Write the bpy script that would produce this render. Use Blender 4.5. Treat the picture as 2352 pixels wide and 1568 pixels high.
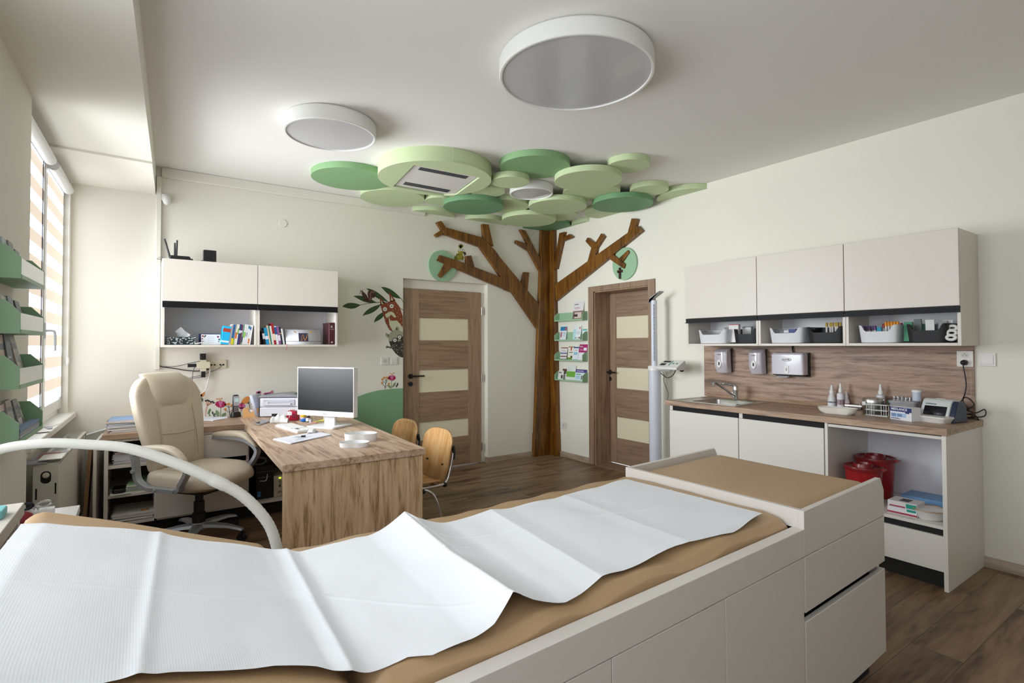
# A doctor's consulting room: desk corner, wooden wall tree, kitchenette and examination couch.
import bpy, bmesh, math, random
from mathutils import Vector, Matrix, noise
S = bpy.context.scene
for o in list(bpy.data.objects): bpy.data.objects.remove(o)
COL = S.collection
R = math.radians
random.seed(7)

# ------------------------------------------------------------------ camera, world, exposure
cam = bpy.data.cameras.new('camera'); camo = bpy.data.objects.new('camera', cam); COL.objects.link(camo)
F_PX, W_PX = 1231.08, 2352.0
cam.sensor_width = 36.0; cam.lens = 36.0*F_PX/W_PX; cam.shift_y = -(784-767.36)/W_PX
cam.clip_start = .02
yaw, pitch, roll = R(34.869), R(1.1415), R(-.1673)
fw = Vector((math.sin(yaw)*math.cos(pitch), math.cos(yaw)*math.cos(pitch), math.sin(pitch)))
rt0 = Vector((math.cos(yaw), -math.sin(yaw), 0)); up0 = rt0.cross(fw)
rt = rt0*math.cos(roll)+up0*math.sin(roll); up = -rt0*math.sin(roll)+up0*math.cos(roll)
mw = Matrix((rt, up, -fw)).transposed().to_4x4(); mw.translation = Vector((-4.295, -5.309, 1.37))
camo.matrix_world = mw
S.camera = camo
S.view_settings.view_transform = 'Standard'; S.view_settings.look = 'None'
S.view_settings.gamma = 1; S.view_settings.use_curve_mapping = False
S.view_settings.exposure = 0.44
wd = bpy.data.worlds.new('daylight'); S.world = wd; wd.use_nodes = True
wd.node_tree.nodes['Background'].inputs[0].default_value = (.85, .93, 1, 1)
wd.node_tree.nodes['Background'].inputs[1].default_value = 1.0
BLIND_WHITE, BLIND_BEIGE, BLIND_SECOND, BLIND_THIRD = 2.9, .46, 3.4, 5.4   # blind glow as daylight; the last two belong to added unseen windows

# daylight at the seen window, and a lamp added at an unseen bay
def window_light(name, y, z, sy, sz, power, spread, aim, off=.03):
    l = bpy.data.lights.new(name, 'AREA'); l.shape = 'RECTANGLE'; l.size = sy; l.size_y = sz; l.energy = power; l.spread = R(spread); l.color = (.915, .96, 1)
    o = bpy.data.objects.new(name, l); COL.objects.link(o); o.location = (-4.70+.03*y+off, y, z)
    d = Vector(aim).normalized(); o.rotation_euler = d.to_track_quat('-Z', 'Z').to_euler(); return o
LIGHTS = [('window_daylight', -1.05, 1.75, 1.4, 1.6, 31, 100, (1, -.10, .01)), ('added_bay_light', -3.85, 1.75, 1.6, 1.6, 8, 120, (1, 0, -.05))]
for a in LIGHTS: window_light(*a)

# ------------------------------------------------------------------ materials
def lin(h):
    h = h.lstrip('#'); v = [int(h[i:i+2], 16)/255 for i in (0, 2, 4)]
    return tuple(c/12.92 if c <= .04045 else ((c+.055)/1.055)**2.4 for c in v)+(1,)
MATS = {}
def mat(name, hexc, rough=.5, metal=0, coat=0, bump=0, bscale=200, var=0, vscale=6, emit=None, trans=0, spec=.5, alpha=1):
    if name in MATS: return MATS[name]
    m = bpy.data.materials.new(name); m.use_nodes = True
    nt = m.node_tree; b = nt.nodes['Principled BSDF']
    c = lin(hexc)
    b.inputs['Base Color'].default_value = c; b.inputs['Roughness'].default_value = rough
    b.inputs['Metallic'].default_value = metal; b.inputs['Coat Weight'].default_value = coat
    b.inputs['Specular IOR Level'].default_value = spec
    b.inputs['Transmission Weight'].default_value = trans
    if alpha < 1: b.inputs['Alpha'].default_value = alpha
    if emit: b.inputs['Emission Color'].default_value = lin(emit[0]); b.inputs['Emission Strength'].default_value = emit[1]
    tc = nt.nodes.new('ShaderNodeTexCoord')
    if var:
        n = nt.nodes.new('ShaderNodeTexNoise'); n.inputs['Scale'].default_value = vscale; n.inputs['Detail'].default_value = 4
        nt.links.new(tc.outputs['Object'], n.inputs['Vector'])
        r = nt.nodes.new('ShaderNodeMapRange'); r.inputs['To Min'].default_value = 1-var; r.inputs['To Max'].default_value = 1+var
        nt.links.new(n.outputs['Fac'], r.inputs['Value'])
        mx = nt.nodes.new('ShaderNodeVectorMath'); mx.operation = 'SCALE'; mx.inputs[0].default_value = c[:3]
        nt.links.new(r.outputs['Result'], mx.inputs['Scale']); nt.links.new(mx.outputs['Vector'], b.inputs['Base Color'])
    if bump:
        n = nt.nodes.new('ShaderNodeTexNoise'); n.inputs['Scale'].default_value = bscale; n.inputs['Detail'].default_value = 3
        nt.links.new(tc.outputs['Object'], n.inputs['Vector'])
        bp = nt.nodes.new('ShaderNodeBump'); bp.inputs['Strength'].default_value = bump; bp.inputs['Distance'].default_value = .002
        nt.links.new(n.outputs['Fac'], bp.inputs['Height']); nt.links.new(bp.outputs['Normal'], b.inputs['Normal'])
    MATS[name] = m; return m

def wood(name, dark, mid, light, axis='X', scale=1.0, rough=.5, cracks=.0, planks=None, stretch=14):
    """oak-like wood: noise stretched along the grain axis, optional dark cracks and floor planks"""
    m = bpy.data.materials.new(name); m.use_nodes = True; nt = m.node_tree; N, L = nt.nodes, nt.links
    b = N['Principled BSDF']; b.inputs['Roughness'].default_value = rough
    tc = N.new('ShaderNodeTexCoord'); vec = tc.outputs['Object']
    sc = {'X': (1, stretch, stretch), 'Y': (stretch, 1, stretch), 'Z': (stretch, stretch, 1)}[axis]
    mp = N.new('ShaderNodeMapping'); mp.inputs['Scale'].default_value = tuple(s*scale for s in sc)
    bricktone = None
    if planks:
        L.new(vec, mp.inputs['Vector'])
        br = N.new('ShaderNodeTexBrick'); br.offset = .37; br.inputs['Scale'].default_value = 1
        br.inputs['Brick Width'].default_value = planks[0]; br.inputs['Row Height'].default_value = planks[1]
        br.inputs['Mortar Size'].default_value = .0012; br.inputs['Color1'].default_value = (0, 0, 0, 1); br.inputs['Color2'].default_value = (1, 1, 1, 1)
        br.inputs['Mortar'].default_value = (.5, .5, .5, 1)
        L.new(vec, br.inputs['Vector'])
        sh = N.new('ShaderNodeVectorMath'); sh.operation = 'MULTIPLY_ADD'
        L.new(br.outputs['Color'], sh.inputs[0]); sh.inputs[1].default_value = (7, 13, 5); L.new(mp.outputs['Vector'], sh.inputs[2])
        gv = sh.outputs['Vector']; bricktone = br
    else:
        L.new(vec, mp.inputs['Vector']); gv = mp.outputs['Vector']
    n1 = N.new('ShaderNodeTexNoise'); n1.inputs['Scale'].default_value = 1.6; n1.inputs['Detail'].default_value = 7; n1.inputs['Distortion'].default_value = .8
    L.new(gv, n1.inputs['Vector'])
    n2 = N.new('ShaderNodeTexNoise'); n2.inputs['Scale'].default_value = 9; n2.inputs['Detail'].default_value = 4
    L.new(gv, n2.inputs['Vector'])
    ad = N.new('ShaderNodeMath'); ad.operation = 'MULTIPLY_ADD'; ad.inputs[1].default_value = .35
    L.new(n2.outputs['Fac'], ad.inputs[0]); L.new(n1.outputs['Fac'], ad.inputs[2])
    cr = N.new('ShaderNodeValToRGB'); e = cr.color_ramp.elements
    e[0].position = .48; e[0].color = lin(dark); e[1].position = .88; e[1].color = lin(light)
    k = e.new(.66); k.color = lin(mid)
    L.new(ad.outputs['Value'], cr.inputs['Fac']); outc = cr.outputs['Color']
    if bricktone:
        r = N.new('ShaderNodeMapRange'); r.inputs['To Min'].default_value = .78; r.inputs['To Max'].default_value = 1.15
        L.new(bricktone.outputs['Color'], r.inputs['Value'])
        m2 = N.new('ShaderNodeMix'); m2.data_type = 'RGBA'; m2.blend_type = 'MULTIPLY'; m2.inputs['Factor'].default_value = 1
        L.new(outc, m2.inputs[6]); cmb = N.new('ShaderNodeCombineColor')
        for i in range(3): L.new(r.outputs['Result'], cmb.inputs[i])
        L.new(cmb.outputs['Color'], m2.inputs[7])
        m3 = N.new('ShaderNodeMix'); m3.data_type = 'RGBA'; L.new(bricktone.outputs['Fac'], m3.inputs['Factor'])
        L.new(m2.outputs[2], m3.inputs[6]); m3.inputs[7].default_value = lin('#2a2119'); outc = m3.outputs[2]
    if cracks:
        n3 = N.new('ShaderNodeTexNoise'); n3.inputs['Scale'].default_value = 2.6; n3.inputs['Detail'].default_value = 2; n3.inputs['Distortion'].default_value = 1.5
        L.new(gv, n3.inputs['Vector'])
        r = N.new('ShaderNodeMapRange'); r.inputs['From Min'].default_value = .66; r.inputs['From Max'].default_value = .74; r.inputs['To Max'].default_value = cracks
        L.new(n3.outputs['Fac'], r.inputs['Value'])
        m4 = N.new('ShaderNodeMix'); m4.data_type = 'RGBA'; L.new(r.outputs['Result'], m4.inputs['Factor'])
        L.new(outc, m4.inputs[6]); m4.inputs[7].default_value = lin(dark); outc = m4.outputs[2]
    L.new(outc, b.inputs['Base Color'])
    bp = N.new('ShaderNodeBump'); bp.inputs['Strength'].default_value = .15; bp.inputs['Distance'].default_value = .001
    L.new(n2.outputs['Fac'], bp.inputs['Height']); L.new(bp.outputs['Normal'], b.inputs['Normal'])
    MATS[name] = m; return m

WALL = mat('wall paint', '#ebe8dc', .85, bump=.12, bscale=90, var=.012, vscale=2, spec=.2)
CEIL = mat('ceiling paint', '#efede8', .9, bump=.08, bscale=60, spec=.2)
WHITE = mat('white plastic', '#e8e7e4', .35)
LAM = mat('cream laminate', '#dcd5cb', .38, var=.01, vscale=3)
LAMW = mat('white laminate', '#e4e0d8', .38)
LAMI = mat('pale grey laminate', '#e6e5e9', .45, bump=.05, bscale=300)
BLACK = mat('black plastic', '#17171a', .4)
SATIN = mat('black anodised profile', '#141315', .55, spec=.25)
MATT = mat('black board', '#0d0c0c', .7)
CHROME = mat('chrome', '#d8d8da', .12, metal=1)
STEEL = mat('stainless steel', '#b9b8b4', .28, metal=1)
SILVER = mat('silver plastic', '#a9acb1', .32, metal=.45)
PAPER = mat('paper', '#eceef0', .8, spec=.2)
TISSUE = mat('couch roll paper', '#eef1f4', .85, spec=.15)
TAN = mat('tan leatherette', '#b99a74', .42, bump=.35, bscale=260, var=.03, vscale=5)
CREAMLEATHER = mat('cream leather', '#cfc1ab', .42, bump=.12, bscale=320, var=.02, vscale=4)
OAKX = wood('oak worktop', '#7d6350', '#a98c74', '#bfa58c', 'X', 1.7, .42, .7, stretch=12)
OAKY = wood('oak worktop along the wall', '#7d6350', '#a98c74', '#bfa58c', 'Y', 1.7, .42, .7, stretch=12)
OAKD = wood('oak desk top', '#8f7055', '#c6a88e', '#d9c1a9', 'Y', 1.9, .42, .6, stretch=11)
OAKP = wood('oak desk panel', '#94734f', '#caa984', '#ddbf9b', 'Z', 1.9, .45, .8, stretch=12)
OAKS = wood('oak splash panel', '#715848', '#a08370', '#b59a85', 'Y', 1.7, .45, .7, stretch=12)
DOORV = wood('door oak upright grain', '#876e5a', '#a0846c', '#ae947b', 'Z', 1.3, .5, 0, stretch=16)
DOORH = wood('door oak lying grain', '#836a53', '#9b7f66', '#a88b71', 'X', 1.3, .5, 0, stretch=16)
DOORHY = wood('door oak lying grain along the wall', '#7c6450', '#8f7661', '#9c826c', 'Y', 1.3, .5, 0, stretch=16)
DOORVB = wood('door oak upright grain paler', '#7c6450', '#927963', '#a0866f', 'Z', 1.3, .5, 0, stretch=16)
FLOOR = wood('floor planks', '#523c2b', '#80654c', '#977d62', 'X', .8, .45, .3, planks=(1.3, .19), stretch=7)
SKIRT = wood('skirting oak', '#8e7c69', '#a99886', '#bbab98', 'X', 1, .5, 0, stretch=12)
SKIRTY = wood('skirting oak along wall', '#8e7c69', '#a99886', '#bbab98', 'Y', 1, .5, 0, stretch=12)
PINE = wood('stained pine', '#4a2a08', '#70450f', '#8b5e1e', 'Z', 1.2, .38, 0, stretch=11)
PLY = wood('varnished beech plywood', '#bd8d52', '#cda06a', '#d8b07c', 'Z', 1.0, .25, 0, stretch=10)
G_DARK = mat('leaf panel mid green', '#86ac7c', .6, bump=.1, bscale=120)
G_DEEP = mat('leaf panel deep green', '#6f9a70', .6, bump=.1, bscale=120)
G_PALE = mat('leaf panel pale green', '#c3d2a6', .6, bump=.1, bscale=120)
G_BOX = mat('shelf green', '#9cc19e', .5)
G_HILL = mat('mural green', '#84ad86', .6)
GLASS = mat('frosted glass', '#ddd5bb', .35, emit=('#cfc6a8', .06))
HOSE = mat('hose plastic', '#e3e3db', .4)

# ------------------------------------------------------------------ mesh builder
OFF = {}
class M:
    def __init__(s): s.v = []; s.f = []; s.mi = []
    def add(s, vs, fs, m=0):
        k = len(s.v); s.v += [Vector(p) for p in vs]
        for f in fs: s.f.append([k+i for i in f]); s.mi.append(m)
        return s
    def box(s, x0, x1, y0, y1, z0, z1, m=0):
        x0, x1 = min(x0, x1), max(x0, x1); y0, y1 = min(y0, y1), max(y0, y1); z0, z1 = min(z0, z1), max(z0, z1)
        return s.add([(x0,y0,z0),(x1,y0,z0),(x1,y1,z0),(x0,y1,z0),(x0,y0,z1),(x1,y0,z1),(x1,y1,z1),(x0,y1,z1)],
              [(0,3,2,1),(4,5,6,7),(0,1,5,4),(1,2,6,5),(2,3,7,6),(3,0,4,7)], m)
    def prism(s, pts, ax, d0, d1, m=0, caps=True):
        """pts in the plane across axis ax: 'x' (y,z), 'y' (x,z), 'z' (x,y)"""
        n = len(pts)
        f = {'x': lambda p, d: (d, p[0], p[1]), 'y': lambda p, d: (p[0], d, p[1]), 'z': lambda p, d: (p[0], p[1], d)}[ax]
        vs = [f(p, d0) for p in pts]+[f(p, d1) for p in pts]
        fs = [(i, (i+1) % n, n+(i+1) % n, n+i) for i in range(n)]
        if caps: fs += [tuple(range(n))[::-1], tuple(range(n, 2*n))]
        return s.add(vs, fs, m)
    def quadbox(s, p, z0, z1, m=0): return s.prism(p, 'z', z0, z1, m)
    def rrect(s, a0, a1, b0, b1, r, ax, d0, d1, m=0, n=6):
        pts = []
        for cx, cy, t in ((a1-r, b1-r, 0), (a0+r, b1-r, 90), (a0+r, b0+r, 180), (a1-r, b0+r, 270)):
            for i in range(n+1):
                a = R(t+90*i/n); pts.append((cx+r*math.cos(a), cy+r*math.sin(a)))
        return s.prism(pts, ax, d0, d1, m)
    def disc(s, ca, cb, r, ax, d0, d1, m=0, n=48, rb=None):
        rb = rb or r
        return s.prism([(ca+r*math.cos(2*math.pi*i/n), cb+rb*math.sin(2*math.pi*i/n)) for i in range(n)], ax, d0, d1, m)
    def ring(s, pts, r, n, m=0, closed=False, cap=True):
        P = [Vector(p) for p in pts]; rr = r if isinstance(r, (list, tuple)) else [r]*len(P)
        k = len(s.v); t0 = None; nn = None
        for i, p in enumerate(P):
            a = P[max(i-1, 0)]; b = P[min(i+1, len(P)-1)]
            if closed: a = P[i-1]; b = P[(i+1) % len(P)]
            t = (b-a).normalized()
            if nn is None:
                nn = t.orthogonal().normalized()
            else:
                nn = (nn-t*nn.dot(t)).normalized()
            bb = t.cross(nn)
            for j in range(n):
                an = 2*math.pi*j/n; s.v.append(p+nn*(rr[i]*math.cos(an))+bb*(rr[i]*math.sin(an)))
        L = len(P)
        for i in range(L if closed else L-1):
            for j in range(n):
                a = k+i*n+j; b = k+i*n+(j+1) % n; c = k+((i+1) % L)*n+(j+1) % n; d = k+((i+1) % L)*n+j
                s.f.append([a, b, c, d]); s.mi.append(m)
        if cap and not closed:
            s.f.append([k+j for j in range(n)][::-1]); s.mi.append(m)
            s.f.append([k+(L-1)*n+j for j in range(n)]); s.mi.append(m)
        return s
    def tube(s, pts, r, n=8, m=0, steps=6, closed=False):
        return s.ring(spline(pts, steps, closed), r, n, m, closed)
    def cyl(s, p0, p1, r0, r1=None, n=24, m=0): return s.ring([p0, p1], [r0, r0 if r1 is None else r1], n, m)
    def lathe(s, c, prof, n=32, m=0, ax='z', cap=True):
        k = len(s.v); c = Vector(c)
        for r, h in prof:
            for j in range(n):
                a = 2*math.pi*j/n; u, w = r*math.cos(a), r*math.sin(a)
                s.v.append(c+Vector({'z': (u, w, h), 'x': (h, u, w), 'y': (w, h, u)}[ax]))
        for i in range(len(prof)-1):
            for j in range(n):
                s.f.append([k+i*n+j, k+i*n+(j+1) % n, k+(i+1)*n+(j+1) % n, k+(i+1)*n+j]); s.mi.append(m)
        if cap:
            s.f.append([k+j for j in range(n)][::-1]); s.mi.append(m)
            s.f.append([k+(len(prof)-1)*n+j for j in range(n)]); s.mi.append(m)
        return s
    def ell(s, c, rx, ry, rz, m=0, nu=20, nv=12):
        k = len(s.v)
        for i in range(nv+1):
            ph = math.pi*i/nv-math.pi/2
            for j in range(nu):
                a = 2*math.pi*j/nu
                s.v.append(Vector((c[0]+rx*math.cos(ph)*math.cos(a), c[1]+ry*math.cos(ph)*math.sin(a), c[2]+rz*math.sin(ph))))
        for i in range(nv):
            for j in range(nu):
                s.f.append([k+i*nu+j, k+i*nu+(j+1) % nu, k+(i+1)*nu+(j+1) % nu, k+(i+1)*nu+j]); s.mi.append(m)
        return s
    def surf(s, fn, nu, nv, m=0, wrapv=False):
        k = len(s.v)
        for i in range(nu+1):
            for j in range(nv if wrapv else nv+1): s.v.append(Vector(fn(i/nu, j/nv)))
        w = nv if wrapv else nv+1
        for i in range(nu):
            for j in range(nv):
                s.f.append([k+i*w+j, k+i*w+(j+1) % w, k+(i+1)*w+(j+1) % w, k+(i+1)*w+j]); s.mi.append(m)
        return s
    def text(s, body, size, o, xd, yd, depth=.0006, m=0, align='LEFT', bold=False, squash=1):
        cu = bpy.data.curves.new('t', 'FONT'); cu.body = body; cu.size = size; cu.align_x = align; cu.resolution_u = 2
        if bold: cu.offset = size*.02
        ob = bpy.data.objects.new('t', cu); me = bpy.data.meshes.new_from_object(ob)
        X, Y = Vector(xd).normalized(), Vector(yd).normalized(); Z = X.cross(Y); o = Vector(o)
        vs = [o+X*(v.co.x*squash)+Y*v.co.y+Z*depth for v in me.vertices]
        s.add(vs, [tuple(p.vertices) for p in me.polygons], m)
        bpy.data.objects.remove(ob); bpy.data.curves.remove(cu); bpy.data.meshes.remove(me)
        return s
    def xf(s, mx, start=0):
        for i in range(start, len(s.v)): s.v[i] = mx @ s.v[i]
        return s
    def build(s, name, mats, parent=None, bevel=0, smooth=None, local=False, sub=0, solid=0, seg=2):
        mats = mats if isinstance(mats, (list, tuple)) else [mats]
        if parent is None and not local:
            lo = Vector([min(v[i] for v in s.v) for i in range(3)]); hi = Vector([max(v[i] for v in s.v) for i in range(3)])
            off = Vector(((lo.x+hi.x)/2, (lo.y+hi.y)/2, lo.z))
        elif local: off = Vector((0, 0, 0))
        else: off = OFF.get(parent.name, Vector((0, 0, 0)))
        me = bpy.data.meshes.new(name); me.from_pydata([tuple(v-off) for v in s.v], [], s.f)
        for m in mats: me.materials.append(m)
        me.polygons.foreach_set('material_index', [min(i, len(mats)-1) for i in s.mi])
        bm = bmesh.new(); bm.from_mesh(me); bmesh.ops.recalc_face_normals(bm, faces=bm.faces); bm.to_mesh(me); bm.free()
        if smooth is None: smooth = 40
        if smooth:
            me.polygons.foreach_set('use_smooth', [True]*len(me.polygons)); me.set_sharp_from_angle(angle=R(smooth))
        me.update()
        o = bpy.data.objects.new(name, me); COL.objects.link(o)
        if parent is not None: o.parent = parent
        elif not local: o.location = off
        OFF[o.name] = off
        if solid: md = o.modifiers.new('thickness', 'SOLIDIFY'); md.thickness = solid; md.offset = 0
        if bevel: md = o.modifiers.new('bevel', 'BEVEL'); md.width = bevel; md.segments = seg; md.limit_method = 'ANGLE'; md.angle_limit = R(40)
        if sub: md = o.modifiers.new('sub', 'SUBSURF'); md.levels = sub; md.render_levels = sub
        return o

def spline(pts, steps=6, closed=False):
    P = [Vector(p) for p in pts]; out = []; n = len(P)
    if n < 3 and not closed: return P
    for i in range(n if closed else n-1):
        p0 = P[(i-1) % n] if closed or i > 0 else P[0]*2-P[1]; p1 = P[i]; p2 = P[(i+1) % n]
        p3 = P[(i+2) % n] if closed or i+2 < n else P[-1]*2-P[-2]
        for k in range(steps):
            t = k/steps
            out.append(.5*((2*p1)+(p2-p0)*t+(2*p0-5*p1+4*p2-p3)*t*t+(3*p1-p0-3*p2+p3)*t**3))
    if not closed: out.append(P[-1])
    return out

def tag(o, label, cat, group=None):
    o['label'] = label; o['category'] = cat
    if group: o['group'] = group
    return o
def struct(o): o['kind'] = 'structure'; return o
def thing(name, label, cat, loc, rotz=0, group=None):
    o = bpy.data.objects.new(name, None); COL.objects.link(o); o.empty_display_size = .05
    o.location = loc; o.rotation_euler = (0, 0, rotz); OFF[o.name] = Vector(loc)
    return tag(o, label, cat, group)
def note(o, label): o['label'] = label; return o
def clip(poly, fn):
    """clip a polygon to fn(p) >= 0"""
    out = []
    for i, p in enumerate(poly):
        q = poly[(i+1) % len(poly)]; a, b = fn(p), fn(q)
        if a >= 0: out.append(p)
        if (a >= 0) != (b >= 0):
            t = a/(a-b); out.append((p[0]+(q[0]-p[0])*t, p[1]+(q[1]-p[1])*t))
    return out


# ================================================================== the room shell
H = 2.857; SOF = 2.64
def wx(y, off=0): return -4.70+.03*y+off          # window wall face: slightly out of square
DA = [(-2, 2.081), (-0.942, 2.075), (-1.032, 1.973)]; DAX0, DAX1, DATOP = DA[0][0], DA[1][0], DA[0][1]
m = M().box(-5.35, .0, -6.7, .35, -.1, 0); struct(m.build('floor', FLOOR))
m = M().box(-5.35, .25, -6.72, .25, H, H+.1); struct(m.build('ceiling', CEIL))
m = M().box(-5.35, DAX0, 0, .25, 0, H).box(DAX1, .25, 0, .25, 0, H).box(DAX0, DAX1, 0, .25, DATOP, H)
struct(m.build('wall_back', WALL))
# right wall with the second door opening
FO = [(-0.718, 2.038), (-1.692, 2.04)]; FI = [(-0.8, 0.828), (-1.607, 0.885)]
DBY0, DBY1, DBTOP = FI[1][0], FI[0][0], FO[0][1]-.06
m = M().box(0, .3, DBY1, 0, 0, H).box(0, .3, -6.7, DBY0, 0, H).box(0, .3, DBY0, DBY1, DBTOP, H)
struct(m.build('wall_right', WALL))
m = M().box(-5.35, .3, -6.9, -6.7, 0, H); struct(m.build('wall_front', WALL))
# window wall: pier between the seen bay and two added ones, sill-high breast walls, outer reveals
PE = -1.70; B2 = -2.95; B2E = -4.60; B3 = -5.05; B3E = -6.45
def strip(mm, ya, yb, oa, ob, z0, z1): return mm.prism([(wx(ya, oa), ya), (wx(yb, oa), yb), (wx(yb, ob), yb), (wx(ya, ob), ya)], 'z', z0, z1)
m = M(); strip(m, PE, B2, 0, -.5, 0, SOF); strip(m, B2E, B3, 0, -.5, 0, SOF); strip(m, B3E, -6.72, 0, -.5, 0, SOF); strip(m, B3, B3E, -.0, -.5, 0, .865)
strip(m, 0, PE, -.13, -.5, 0, .80); strip(m, B2, B2E, -.0, -.5, 0, .865); strip(m, .02, -.055, -.03, -.5, .80, SOF)
struct(m.build('wall_left', WALL))
# lowered soffit over the window bay, with its small plaster step
BF = [(-4.190, 0.0), (-4.324, -2.92), (-4.50, -6.7)]
m = M().prism([(-4.19, 0), (-4.228, -.873), (-5.35, -.94), (-5.35, 0)], 'z', SOF-.014, H)
m.prism([(-4.228, -.873), (-4.324, -2.92), (-4.5, -6.7), (-5.35, -6.7), (-5.35, -.94)], 'z', SOF, H)
o = struct(m.build('ceiling_beam', WALL))
m = M().box(-4.15, -1.75, -.022, 0, 2.772, H); struct(m.build('trim_1', WALL, bevel=.006))
# skirting
m = M().prism([(-.0, 0), (-.016, 0), (-.016, .05), (-.008, .062), (0, .062)], 'y', -.16, DBY1+.085)
m.xf(Matrix.Identity(4)); struct(m.build('baseboard_right', SKIRTY))
m = M().prism([(-.0, 0), (-.016, 0), (-.016, .05), (-.008, .062), (0, .062)], 'y', -6.7, -4.235); struct(m.build('baseboard_right', SKIRTY))
m = M().prism([(-.0, 0), (-.016, 0), (-.016, .05), (-.008, .062), (0, .062)], 'x', DAX1, -.14); struct(m.build('baseboard_back', SKIRT))
m = M().prism([(DAX1, .05), (DAX1, -.016), (DAX1-.014, -.016), (DAX1-.014, .05)], 'z', 0, .062); struct(m.build('baseboard_reveal', SKIRT))

# ---- door 1 (back wall): white steel frame, oak leaf with three frosted panes
LA = [(-1.956, 1.984), (-0.998, 1.978)]; lx0, lx1, ltop = LA[0][0], LA[1][0], 1.985
d1 = thing('door_1', 'grey-brown oak door with three frosted panes in the wall behind the desk', 'door', ((lx0+lx1)/2, .055, 0))
struct(d1)
m = M().box(DAX0, DAX1, .075, .12, ltop, DATOP).box(lx1, DAX1, .075, .12, 0, ltop).box(DAX0, lx0-.012, .075, .12, 0, ltop)
note(m.build('door_frame', WALL, d1), 'plain frame painted like the wall')
m = M().box(lx0-.014, lx0, .06, .12, 0, ltop+.0).box(lx0-.014, lx1, .085, .12, ltop-.01, ltop+.006); m.build('door_rebate', DOORV, d1)
ST = [(-1.948, 1.336), (-1.789, 1.335), (-1.17, 1.331)]; sx0, sx1 = ST[1][0], ST[2][0]
m = M().box(lx0, sx0, .055, .095, .008, ltop).box(sx1, lx1, .055, .095, .008, ltop); m.build('stile', DOORV, d1, bevel=.0015)
PN = [(-1.785, 1.668), (-1.785, 1.424), (-1.785, 1.098), (-1.784, 0.853), (-1.784, 0.53), (-1.784, 0.332)]
zz = [p[1] for p in PN]
rails = [(zz[0], ltop), (zz[2], zz[1]), (zz[4], zz[3]), (.008, zz[5])]
for i, (a, b) in enumerate(rails):
    M().box(sx0, sx1, .058, .092, a, b).build('rail', DOORH, d1, bevel=.001)
for a, b in ((zz[1], zz[0]), (zz[3], zz[2]), (zz[5], zz[4])):
    note(M().box(sx0, sx1, .07, .078, a, b).build('pane', GLASS, d1), 'frosted cream glass pane')
hd = [(-1.891, 1.037), (-1.748, 1.036), (-1.893, 0.955)]
m = M().disc(hd[0][0], hd[0][1], .026, 'y', .042, .056).cyl((hd[0][0], .05, hd[0][1]), (hd[0][0], .005, hd[0][1]), .009).cyl((hd[0][0]-.008, .008, hd[0][1]), (hd[1][0], .008, hd[0][1]), .009)
note(m.build('door_handle', BLACK, d1), 'black lever handle')
note(M().disc(hd[2][0], hd[2][1], .024, 'y', .042, .056).ell((hd[2][0]+.006, .04, hd[2][1]), .008, .012, .008).build('lock_rosette', BLACK, d1), 'black round lock rosette')
for z in [(-1.002, 1.764), (-1.005, 0.187), (-1.003, 0.984)]:
    note(M().cyl((lx1+.006, .05, z[1]-.045), (lx1+.006, .05, z[1]+.045), .008, n=12).build('hinge', STEEL, d1), 'steel hinge')

# ---- door 2 (right wall): oak casing, deep oak lining, leaf set far back
LX = .235
d2 = thing('door_2', 'oak door with frosted panes set deep in an oak casing beside the scale', 'door', (LX, (DBY0+DBY1)/2, 0)); struct(d2)
cas = DBY1-FO[0][0]
m = M().box(-.018, .002, DBY1, FO[0][0], 0, FO[0][1]).box(-.018, .002, FO[1][0], DBY0, 0, FO[0][1]).box(-.018, .002, DBY0, DBY1, DBTOP, FO[0][1])
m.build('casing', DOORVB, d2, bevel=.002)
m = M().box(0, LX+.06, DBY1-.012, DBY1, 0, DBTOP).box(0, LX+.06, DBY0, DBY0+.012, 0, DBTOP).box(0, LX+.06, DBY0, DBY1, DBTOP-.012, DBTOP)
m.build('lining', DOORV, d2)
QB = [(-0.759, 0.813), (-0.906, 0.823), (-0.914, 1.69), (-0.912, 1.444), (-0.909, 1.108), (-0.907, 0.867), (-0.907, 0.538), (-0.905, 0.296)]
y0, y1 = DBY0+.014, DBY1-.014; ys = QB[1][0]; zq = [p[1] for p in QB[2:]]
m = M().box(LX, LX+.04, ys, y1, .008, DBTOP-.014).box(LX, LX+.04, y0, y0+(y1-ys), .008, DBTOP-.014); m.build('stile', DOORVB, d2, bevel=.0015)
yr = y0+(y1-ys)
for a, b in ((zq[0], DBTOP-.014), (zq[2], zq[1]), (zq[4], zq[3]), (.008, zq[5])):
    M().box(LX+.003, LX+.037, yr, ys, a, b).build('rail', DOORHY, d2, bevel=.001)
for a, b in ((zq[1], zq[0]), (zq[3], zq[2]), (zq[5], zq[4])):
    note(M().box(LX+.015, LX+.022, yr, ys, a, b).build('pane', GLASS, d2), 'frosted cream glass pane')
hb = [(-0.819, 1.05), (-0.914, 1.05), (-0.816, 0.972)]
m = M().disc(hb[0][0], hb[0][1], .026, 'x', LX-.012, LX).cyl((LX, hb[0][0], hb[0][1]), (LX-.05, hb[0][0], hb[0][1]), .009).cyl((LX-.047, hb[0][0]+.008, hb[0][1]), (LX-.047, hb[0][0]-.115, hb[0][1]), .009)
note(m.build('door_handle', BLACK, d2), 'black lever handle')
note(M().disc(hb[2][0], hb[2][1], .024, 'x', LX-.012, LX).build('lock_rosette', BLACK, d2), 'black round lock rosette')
note(M().box(-.005, LX, DBY0, DBY1, .0, .004).build('threshold', DOORHY, d2), 'flat oak threshold strip')

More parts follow.
